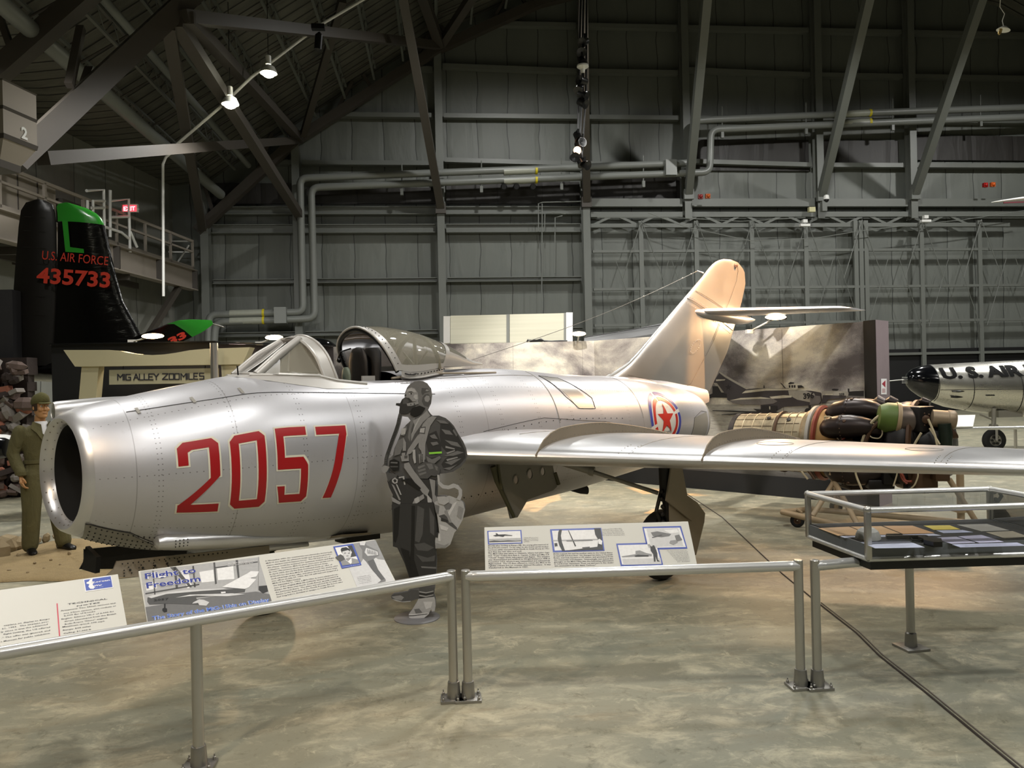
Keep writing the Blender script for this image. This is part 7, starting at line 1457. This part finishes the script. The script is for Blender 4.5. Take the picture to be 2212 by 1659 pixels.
mb = MB(); mb.box(D(-8, 705, 14.6), (.75, .3, 1.35)); tag(mb.build('upright_board', mat('charcoal_panel', '#2b2a2c', .6), smooth=False), 'charcoal grey upright panel at the far left edge behind the rubble', 'board')

# ================================================================== bare metal jet nose at the right
M_PMET = m_skin('mirror_aluminium', False, ('#c2c0b8', '#d4d2ca'), .24, .85)
DF = 19.0; t = thing('silver_jet_nose', 'polished jet with black nose lettered U.S. AIR FORCE at the far right', 'airplane', V3((D(2150, 800, DF).x, D(2150, 800, DF).y, 0)))
TB = [(1957, 819, 822), (1962, 805, 836), (1972, 797, 846), (1988, 791, 857), (2007, 788, 867), (2040, 786, 879), (2100, 783, 890), (2160, 780, 896), (2212, 778, 900), (2330, 772, 905)]
def fring(i, n=40): 
    px, a, c = TB[i]; ctr_ = D(px, (a+c)/2, DF+.6*(px-1957)/255*0); r = (c-a)/2*DF/F0; return [ctr_+FW*(r*1.0*cos(q))+UP*(r*sin(q)) for q in np.linspace(0, 2*pi, n, endpoint=False)]
R_ = [fring(i) for i in range(len(TB))]
mb = MB(); mb.loft(R_[:5], True, False); mb.build('black_nose_cone', mat('nose_gloss_black', '#07080b', .12), t); mb = MB(); mb.loft(R_[4:], False, True); fu = mb.build('fuselage', M_PMET, t)
def on_f(px, py, off=.015):
    tab = np.array(TB); a = np.interp(px, tab[:, 0], tab[:, 1]); c = np.interp(px, tab[:, 0], tab[:, 2]); cy_ = (a+c)/2; r = (c-a)/2*DF/F0; dz = -(py-cy_)*DF/F0; dz = max(-r*.985, min(r*.985, dz)); p = D(px, cy_, DF); k_ = 1+off/r; return p-FW*(sqrt(max(r*r-dz*dz, 0))*k_)+UP*dz*k_
fb = Board(D(2110, 805, DF), RT, UP); mb = MB(); fb.text('U. S. AIR FORCE', (2014, 818), (2322, 806), .34, 0, mb, 0, .05)
bm = bmesh.new(); me = bpy.data.meshes.new('t'); me.from_pydata([tuple(p) for p in mb.v], [], mb.f); bm.from_mesh(me); bmesh.ops.triangulate(bm, faces=bm.faces)
for _ in range(5):
    es = [e for e in bm.edges if e.calc_length() > .05]
    if es: bmesh.ops.subdivide_edges(bm, edges=es, cuts=1); bmesh.ops.triangulate(bm, faces=bm.faces)
bm.verts.index_update(); mb = MB(); mb.add([v.co for v in bm.verts], [[v.index for v in f.verts] for f in bm.faces]); bm.free()
mb.v = [(lambda q: on_f(q[0], q[1]))((1106+F0*(p-CAM).dot(RT2)/(p-CAM).dot(FW), 829.5-F0*(p-CAM).dot(UP2)/(p-CAM).dot(FW))) for p in mb.v]; mb.build('black_lettering', mat('matte_black_paint', '#060606', .8, spec=.2), t, recalc=False, smooth=False)
mb = MB()
for px, a, c in ((2006, 790, 866), (2073, 800, 885), (2170, 800, 892)): mb.tube([on_f(px+(y-a)*.05, y, .004) for y in np.linspace(a, c, 12)], .008, 5)
mb.tube([on_f(px, 842+(px-2000)*-.01, .004) for px in np.linspace(2010, 2200, 14)], .006, 5); mb.build('panel_seams', M_DK, t)
mb = MB()
for px, py in ((2045, 845), (2045, 857)): c_ = on_f(px, py, .0); mb.tube([c_-RT*.16, c_-RT*.02, c_+RT*.12], [.02, .045, .02], 10, flat=.6)
mb.tube([on_f(2098, 853, .005), on_f(2115, 853, .005)], .015, 6); mb.build('gun_port', M_BLACK, t)
mb = MB(); mb.box(D(2172, 893, DF-.2), (.62, .35, .17)); mb.build('gear_door', M_GREYM, t, smooth=False)
gc = G(2147, 969); gc = D(2147, 945, 18.6); gc.z = .275; wh = wheel((gc.x, gc.y, .275), .275, .16, t, 'nose_wheel', M_CASTALU, local=False, ax=FW)
mb = MB(); top = D(2150, 890, 18.7)
mb.tube([V3((gc.x, gc.y, .62)), V3((gc.x+.02, gc.y, top.z+.1))], .05, 12); mb.tube([V3((gc.x, gc.y, .62))-FW*.11, V3((gc.x, gc.y, .275))-FW*.11], .03, 8); mb.tube([V3((gc.x, gc.y, .62))+FW*.11, V3((gc.x, gc.y, .275))+FW*.11], .03, 8); mb.tube([V3((gc.x, gc.y, .62))-FW*.13, V3((gc.x, gc.y, .62))+FW*.13], .04, 8); mb.tube([V3((gc.x, gc.y, .75)), V3((gc.x-.35, gc.y, .90))], .02, 6); mb.build('nose_leg', M_GREYM, t)
mb = MB()
for k in range(6):
    a = k*pi/3; mb.lathe([(.028, -.012), (.028, .012)], V3((gc.x, gc.y, .275))-FW*.072+RT*(.085*cos(a))+UP*(.085*sin(a)), FW, 12)
mb.build('hub_holes', M_BLACK, wh)
mb = MB(); mb.tube([D(1918, 823, 18.6), D(1952, 820, 18.9)], .012, 6); mb.build('nose_probe', M_WHITE, t)
mb = MB(); 
for dy in (-6, -2, 2, 6): mb.beam(D(1949, 821+dy, 18.8), D(1960, 821+dy, 18.9), .02, .012)
mb.build('probe_plates', M_WHITE, t, smooth=False)
# far barrier and reading sign beyond the engine
t = thing('barrier_rail', 'distant white barrier rail under the polished jet nose', 'railing', G(2130, 1000)); zr = .74
mb = MB(); a = D(2035, 917, 16.2); c = D(2240, 917, 16.0); a.z = c.z = zr; mb.tube([a, c], .035, 10); mb.build('top_rail', M_RAILW, t)
for px in (2058, 2193): p = D(px, 917, 16.1); p.z = 0; mb = MB(); mb.lathe([(.03, 0), (.03, zr)], p, n=12); mb.build('post', M_ALU, t)
sb2 = D(2070, 907, 16.1); mb = MB(); mb.prism([D(2052, 924, 16.1), D(2102, 923, 16.1), D(2107, 898, 16.5), D(2057, 899, 16.5)], UP*.02); tag(mb.build('reading_panel', M_PANEL, smooth=False), 'small distant white reading panel on the far barrier rail', 'sign')

# grey swept wing seen behind the fin
t = thing('grey_wing', 'long grey airplane wing showing over the mural left of the fin', 'airplane wing', D(1340, 730, 18)); mb = MB()
L = [D(1262, 733, 17.5), D(1330, 719, 18), D(1430, 698, 19)]; R2_ = [D(1262, 742, 16.5), D(1330, 738, 17), D(1430, 722, 18)]
mb.loft([[l, l.lerp(r, .3)+UP*.06, r+UP*.04, r-UP*.08, l.lerp(r, .4)-UP*.14] for l, r in zip(L, R2_)]); mb.build('wing_panel', mat('wing_grey', '#7c7c7c', .4, .3), t)
mb = MB(); q = L[1].lerp(R2_[1], .5); mb.lathe([(.2, 0), (.07, .05), (.06, q.z-.05)], (q.x, q.y, 0), n=12); mb.build('prop_stand', M_STEEL, t)
mb = MB(); mb.tube([L[0].lerp(R2_[0], .5)+UP*.09, L[2].lerp(R2_[2], .5)+UP*.09], .012, 5); mb.build('wing_seam', M_DK, t)

# ================================================================== jet engine on its stand
ED = lambda px, off=0: 10.9-(px-1590)*1.75/465+off
def E(px, py, off=0): return D(px, py, ED(px, off))
axA = E(1600, 958); axB = E(2010, 958); EZ = 1.02; axA.z = axB.z = EZ; ex = (axB-axA).normalized(); ey = UP.cross(ex)      # ey away from the camera side?
if ey.dot(FW) > 0: ey = -ey                                                                                                  # toward the camera
def ep(s_, r=0, a=0): return axA+ex*s_+(UP*sin(a)+ey*cos(a))*r                                                                # a: 0 = toward the camera
t = eng = thing('jet_engine', 'cutaway-like turbojet engine with tan exhaust pipe on a wheeled stand', 'engine', (axA.x, axA.y, 0)); eng['label'] = 'large turbojet engine with ribbed tan exhaust pipe and dark combustion cans'
LE_ = (axB-axA).length
def m_pipe():
    t = NT('ribbed_exhaust_metal'); o = t.co(); n = t.noise(o, 3, 6, .65, .6); n2 = t.noise(o, 16, 5, .7)
    col = t.ramp(n, [(.3, '#6d6450'), (.5, '#94896f'), (.7, '#aa9b80')]); col = t.mix(t.M('MULTIPLY', t.M('SUBTRACT', n2, .5, clamp=True), 2, clamp=True), col, rgb('#5a4c38')); t.set(Base_Color=col, Metallic=.45, Roughness=.45); t.bump(n2, .2, .01); return t.m
M_XP = m_pipe(); M_COPP = mat('copper_red_ring', '#7c3a2a', .4, .4, .1, 8); M_CANB = mat('dark_brown_can', '#2a2220', .36, .5, .25, 6); M_ENGD = mat('engine_black', '#141110', .45, .3, .3, 9); M_ENGB = mat('engine_brown', '#4a3524', .5, .4, .3, 8); M_ENGG = mat('engine_green', '#4f6427', .5, .1, .15, 8); M_DOMEG = mat('starter_dome_grey', '#5f554e', .35, .5, .25, 5); M_TANP = mat('tan_stand_paint', '#9b876a', .5, 0, .08, 6); M_HOSE = mat('cream_hose', '#b4a88a', .5, 0, .1, 10)
def lat(prof, name, m, par=eng, n=48): mb = MB(); mb.loft([[ep(s_, r, 2*pi*k/n) for k in range(n)] for s_, r in prof], False, False); return mb.build(name, m, par)
xp = lat([(.0, .345), (.02, .365), (.35, .375), (.62, .385), (.95, .40), (.97, .42), (1.02, .445), (1.08, .45)], 'exhaust_pipe', M_XP)
lat([(.0, .33), (.3, .33), (1.0, .3)], 'pipe_liner', M_ENGD)
lat([(-.03, .33), (-.05, .352), (-.03, .374), (.03, .376), (.035, .366)], 'pipe_end_ring', M_ENGD)
mb = MB()
for s_, rr_ in ((.16, .372), (.30, .377), (.44, .382), (.58, .387), (.75, .394), (.86, .40)): mb.tube([ep(s_, rr_+.002, a) for a in np.linspace(0, 2*pi, 48, endpoint=False)], .006, 6, closed=True)
mb.build('pipe_band', mat('pipe_band_cream', '#a3957a', .4, .5), xp)
mb = MB()
for k in range(20):
    a = 2*pi*k/20; mb.tube([ep(.04, .371, a), ep(.58, .388, a)], .003, 4); mb.tube([ep(.64, .39, a+.1), ep(.93, .403, a+.1)], .003, 4)
mb.build('pipe_seams', M_ENGB, xp)
lat([(.60, .388), (.605, .412), (.635, .413), (.64, .39)], 'clamp_ring', M_ENGB)
mb = MB(); mb.lathe([(.025, 0), (.03, .012), (.012, .014)], ep(.50, .385, 1.0), ep(.5, 1, 1.0)-ep(.5, 0, 1.0), 12); mb.lathe([(.025, 0), (.03, .012), (.012, .014)], ep(.78, .395, .9), ep(.5, 1, .9)-ep(.5, 0, .9), 12); mb.build('pipe_port', M_ENGD, xp)
lat([(1.04, .45), (1.05, .485), (1.09, .487), (1.10, .455)], 'turbine_flange', M_GREYM); lat([(1.12, .455), (1.13, .492), (1.16, .493), (1.18, .46)], 'copper_ring', M_COPP); lat([(1.08, .45), (1.25, .44), (1.45, .38), (1.6, .34)], 'turbine_casing', mat('ochre_casing', '#8a6a3c', .5, .4, .2, 8))
# nine combustion cans round the body, bellows ends
for k in range(9):
    a = 2*pi*k/9+.55; mb = MB(); R_ = []
    c_ = lambda s_, rad: ep(s_, rad, a)
    ux = ex; ur = (ep(0, 1, a)-ep(0, 0, a)); ut = ux.cross(ur)
    for s_, rad, r in ((1.20, .36, .06), (1.26, .40, .11), (1.34, .43, .135), (1.46, .45, .148), (1.50, .455, .155), (1.515, .455, .150), (1.60, .465, .148), (1.74, .47, .125), (1.84, .46, .10), (1.92, .42, .085), (2.0, .36, .08)): cc_ = c_(s_, rad); R_.append([cc_+(ur*cos(q)+ut*sin(q))*r for q in np.linspace(0, 2*pi, 24, endpoint=False)])
    mb.loft(R_); can = mb.build('combustion_can', M_CANB, eng)
    mb = MB(); cc_ = c_(1.507, .455); 
    for j in range(20): q = 2*pi*j/20; mb.ball(cc_+(ur*cos(q)+ut*sin(q))*.157, .008, 6, 4)
    mb.build('can_screws', M_ENGB, can)
    mb = MB(); cc_ = c_(1.56, .60); mb.lathe([(.02, -.02), (.028, 0), (.018, .02)], cc_, ur, 8); mb.build('can_port', M_ENGB, can)
lat([(1.55, .30), (1.95, .33), (2.0, .46), (2.05, .52), (2.14, .54), (2.20, .54), (2.28, .50), (2.36, .40), (2.40, .30)], 'compressor_casing', M_ENGD)
lat([(2.24, .53), (2.25, .56), (2.28, .56), (2.30, .52)], 'compressor_flange', M_ENGB)
lat([(2.36, .42), (2.5, .40), (2.62, .34), (2.66, .20), (2.67, .02)], 'wheelcase', M_ENGD)
# domed accessory with green collar on the near top side
gp = E(1945, 905, -.35); gd = (RT*.9-FW*.25-UP*.12).normalized(); d_, s1, u1 = frame_of(gd)
def lat2(prof, c, ax_, name, m, par=eng, n=32): mb = MB(); mb.lathe(prof, c, ax_, n); return mb.build(name, m, par)
dm = lat2([(.02, .30), (.08, .285), (.13, .25), (.165, .19), (.18, .11), (.182, .02), (.18, -.02)], gp, gd, 'starter_dome', M_DOMEG)
lat2([(.17, -.02), (.192, -.015), (.192, -.035), (.197, -.04), (.197, -.06), (.17, -.065)], gp, gd, 'dome_clamp', M_TANP); lat2([(.185, -.06), (.18, -.16), (.14, -.24), (.08, -.25)], gp, gd, 'green_collar', M_ENGG)
for k, (x, a) in enumerate(((.15, .4), (.12, -1.2), (.10, 2.0), (.17, -.5), (.20, 1.0), (.14, -2.2))): c_ = gp+gd*x+(s1*cos(a)+u1*sin(a))*.165; lat2([(.022, 0), (.022, .02), (.010, .022), (.010, .04), (.002, .045)], c_, (s1*cos(a)+u1*sin(a)+gd*.3), 'dome_fitting', M_TANP, dm, 10)
# gearbox and pumps at the front end
gbx = E(1988, 905, -.30)
mb = MB(); mb.box(gbx, (.24, .22, .30), .2); mb.build('gearbox', M_ENGD, eng, bevel=.02); mb = MB()
for k in range(7): a = k*2*pi/7; mb.ball(gbx-FW*.115+RT*(.06*cos(a))+UP*(.07*sin(a)-.0), .013, 8, 6)
mb.lathe([(.05, 0), (.05, .02), (.03, .03)], gbx-FW*.11, -FW, 16); mb.build('gearbox_cover', M_ENGB, eng)
mb = MB(); mb.lathe([(.03, -.02), (.10, 0), (.105, .16), (.115, .17), (.115, .23), (.10, .25), (.02, .26)], E(2012, 903, -.3), gd, 24); mb.build('generator', mat('generator_tan', '#8a7a64', .45, .3, .1, 8), eng)
mb = MB(); a = E(2040, 915, -.32); mb.tube([a, a-UP*.12+RT*.01, a-UP*.42+RT*.02], [.07, .075, .06], 14); mb.build('downpipe', mat('dark_green_pipe', '#18231a', .35, .2), eng)
mb = MB(); mb.lathe([(.035, -.10), (.045, 0), (.075, .06), (.07, .065), (.04, .0)], E(2050, 942, -.25), (RT*.8+UP*.5), 16, cap=False); mb.build('open_funnel', M_ENGB, eng)
rr = random.Random(5); mb = MB()
for (px, py, r) in ((1900, 872, .11), (1925, 868, .08), (1955, 880, .07), (1975, 876, .06), (1995, 868, .06), (2000, 880, .05)): mb.tube([E(px-12, py+4, 0), E(px, py, 0), E(px+14, py+3, 0)], [r*.6, r, r*.6], 12)
mb.build('top_accessories', M_CANB, eng)
for k, (px, py, w1, h1_) in enumerate(((1905, 940, .2, .16), (1935, 965, .25, .1), (1975, 950, .22, .2), (2010, 965, .14, .18), (1890, 985, .3, .2), (1870, 1020, .25, .2), (1930, 1025, .3, .22), (1990, 1030, .3, .26), (1830, 1030, .2, .2), (1965, 1000, .3, .2), (2030, 1010, .16, .3), (1900, 1045, .3, .12), (1980, 1055, .25, .1))):
    mb = MB(); mb.box(E(px, py, -.22-.1*rr.random()), (w1, .2, h1_), rr.uniform(-.4, .4)); mb.build('accessory_block', (M_ENGD, M_ENGB, M_ENGD)[k % 3], eng, bevel=.02)
hoses = [([(1862, 955), (1872, 925), (1890, 905), (1912, 890)], .016, M_HOSE), ([(1868, 960), (1880, 930), (1905, 905)], .022, M_ENGB), ([(1783, 908), (1780, 900), (1796, 900), (1800, 912), (1815, 925), (1828, 935)], .008, M_HOSE), ([(1785, 915), (1790, 925), (1805, 940), (1815, 955)], .008, M_HOSE), ([(1875, 930), (1880, 945), (1900, 948), (1908, 935), (1900, 918), (1885, 915)], .007, M_HOSE), ([(1845, 1005), (1850, 1030), (1862, 1058)], .012, M_HOSE), ([(1920, 1005), (1940, 1018), (1930, 1050)], .008, M_HOSE), ([(1975, 1005), (1985, 1025), (1975, 1050), (1960, 1060)], .008, M_HOSE), ([(1930, 1010), (1950, 1025), (1955, 1040), (1970, 1040)], .014, M_COPP), ([(1945, 1020), (1948, 1035), (1960, 1045)], .012, M_COPP), ([(2005, 905), (2020, 940), (2025, 965)], .012, M_HOSE), ([(1990, 935), (1975, 960), (1965, 985)], .012, M_HOSE), ([(2030, 960), (2015, 935), (2008, 925)], .010, M_HOSE), ([(1735, 1005), (1750, 1020), (1760, 1035)], .02, M_ENGB), ([(1725, 1010), (1745, 1035)], .012, M_HOSE), ([(1820, 950), (1835, 935), (1845, 925)], .014, M_COPP)]
for pts, r, m in hoses: mb = MB(); mb.tube(arc([E(x, y, -.48) for x, y in pts], .05), r*1.1, 8); mb.build('hose', m, eng)
# stand
t = thing('engine_stand', 'tan tubular wheeled stand carrying the jet engine', 'stand', G(1790, 1130)); H_ = lambda px, py, z: G(px, py, z)
fl_, fr_b = G(1690, 1106, .17), G(1832, 1140, .17); bl2 = G(1752, 1100, .17); 
for q in ((bl2, fl_), (fl_, fr_b)): mb = MB(); mb.tube(q, .038, 12); mb.build('base_tube', M_TANP, t)
mb = MB(); mb.tube([fr_b, fr_b+ex*1.4], .036, 12); mb.build('base_tube', M_TANP, t); mb = MB(); q = fr_b+ex*1.4; mb.tube([q, q+FW*1.0], .036, 12); mb.build('base_tube', M_TANP, t); mb = MB(); mb.tube([bl2, bl2+ex*2.2], .036, 12); mb.build('base_tube', M_TANP, t)
cr_ = E(1802, 1040, -.35)
for q in ((cr_, G(1856, 1140, .17)), (cr_, G(1755, 1115, .17)), (cr_, E(1795, 1012, -.3)), (E(2050, 1035, -.2), G(2112, 1132, .15)), (E(1806, 1100, .6), E(1806, 1010, .6))): mb = MB(); mb.tube(q, .032 if q[0] != cr_ or q[1].z < .3 else .04, 10); mb.build('stand_leg', M_TANP, t)
mb = MB(); p = G(2076, 1125); mb.tube([p, V3((p.x, p.y, .95))], .045, 12); mb.box((p.x, p.y, .14), (.16, .16, .05)); mb.build('stand_leg', M_TANP, t)
mb = MB(); mb.box(E(1803, 1015, -.35), (.20, .14, .12)); mb.build('engine_mount', M_TANP, t, bevel=.01)
for c_ in (V3((fl_.x+.12, fl_.y-.16, .0)), V3((q[0].x, q[0].y, 0)), ):
    if c_.x > 6: c_ = bl2+ex*2.1; c_.z = 0
    w2 = wheel((c_.x, c_.y, .085), .085, .05, t, 'caster_wheel', M_ENGB, local=False, ax=(RT*.3+FW*.95)); mb = MB(); mb.tube([V3((c_.x+.04, c_.y, .09)), V3((c_.x+.05, c_.y, .19)), V3((c_.x, c_.y+.02, .22))], .022, 8); mb.build('caster_fork', M_TANP, w2)
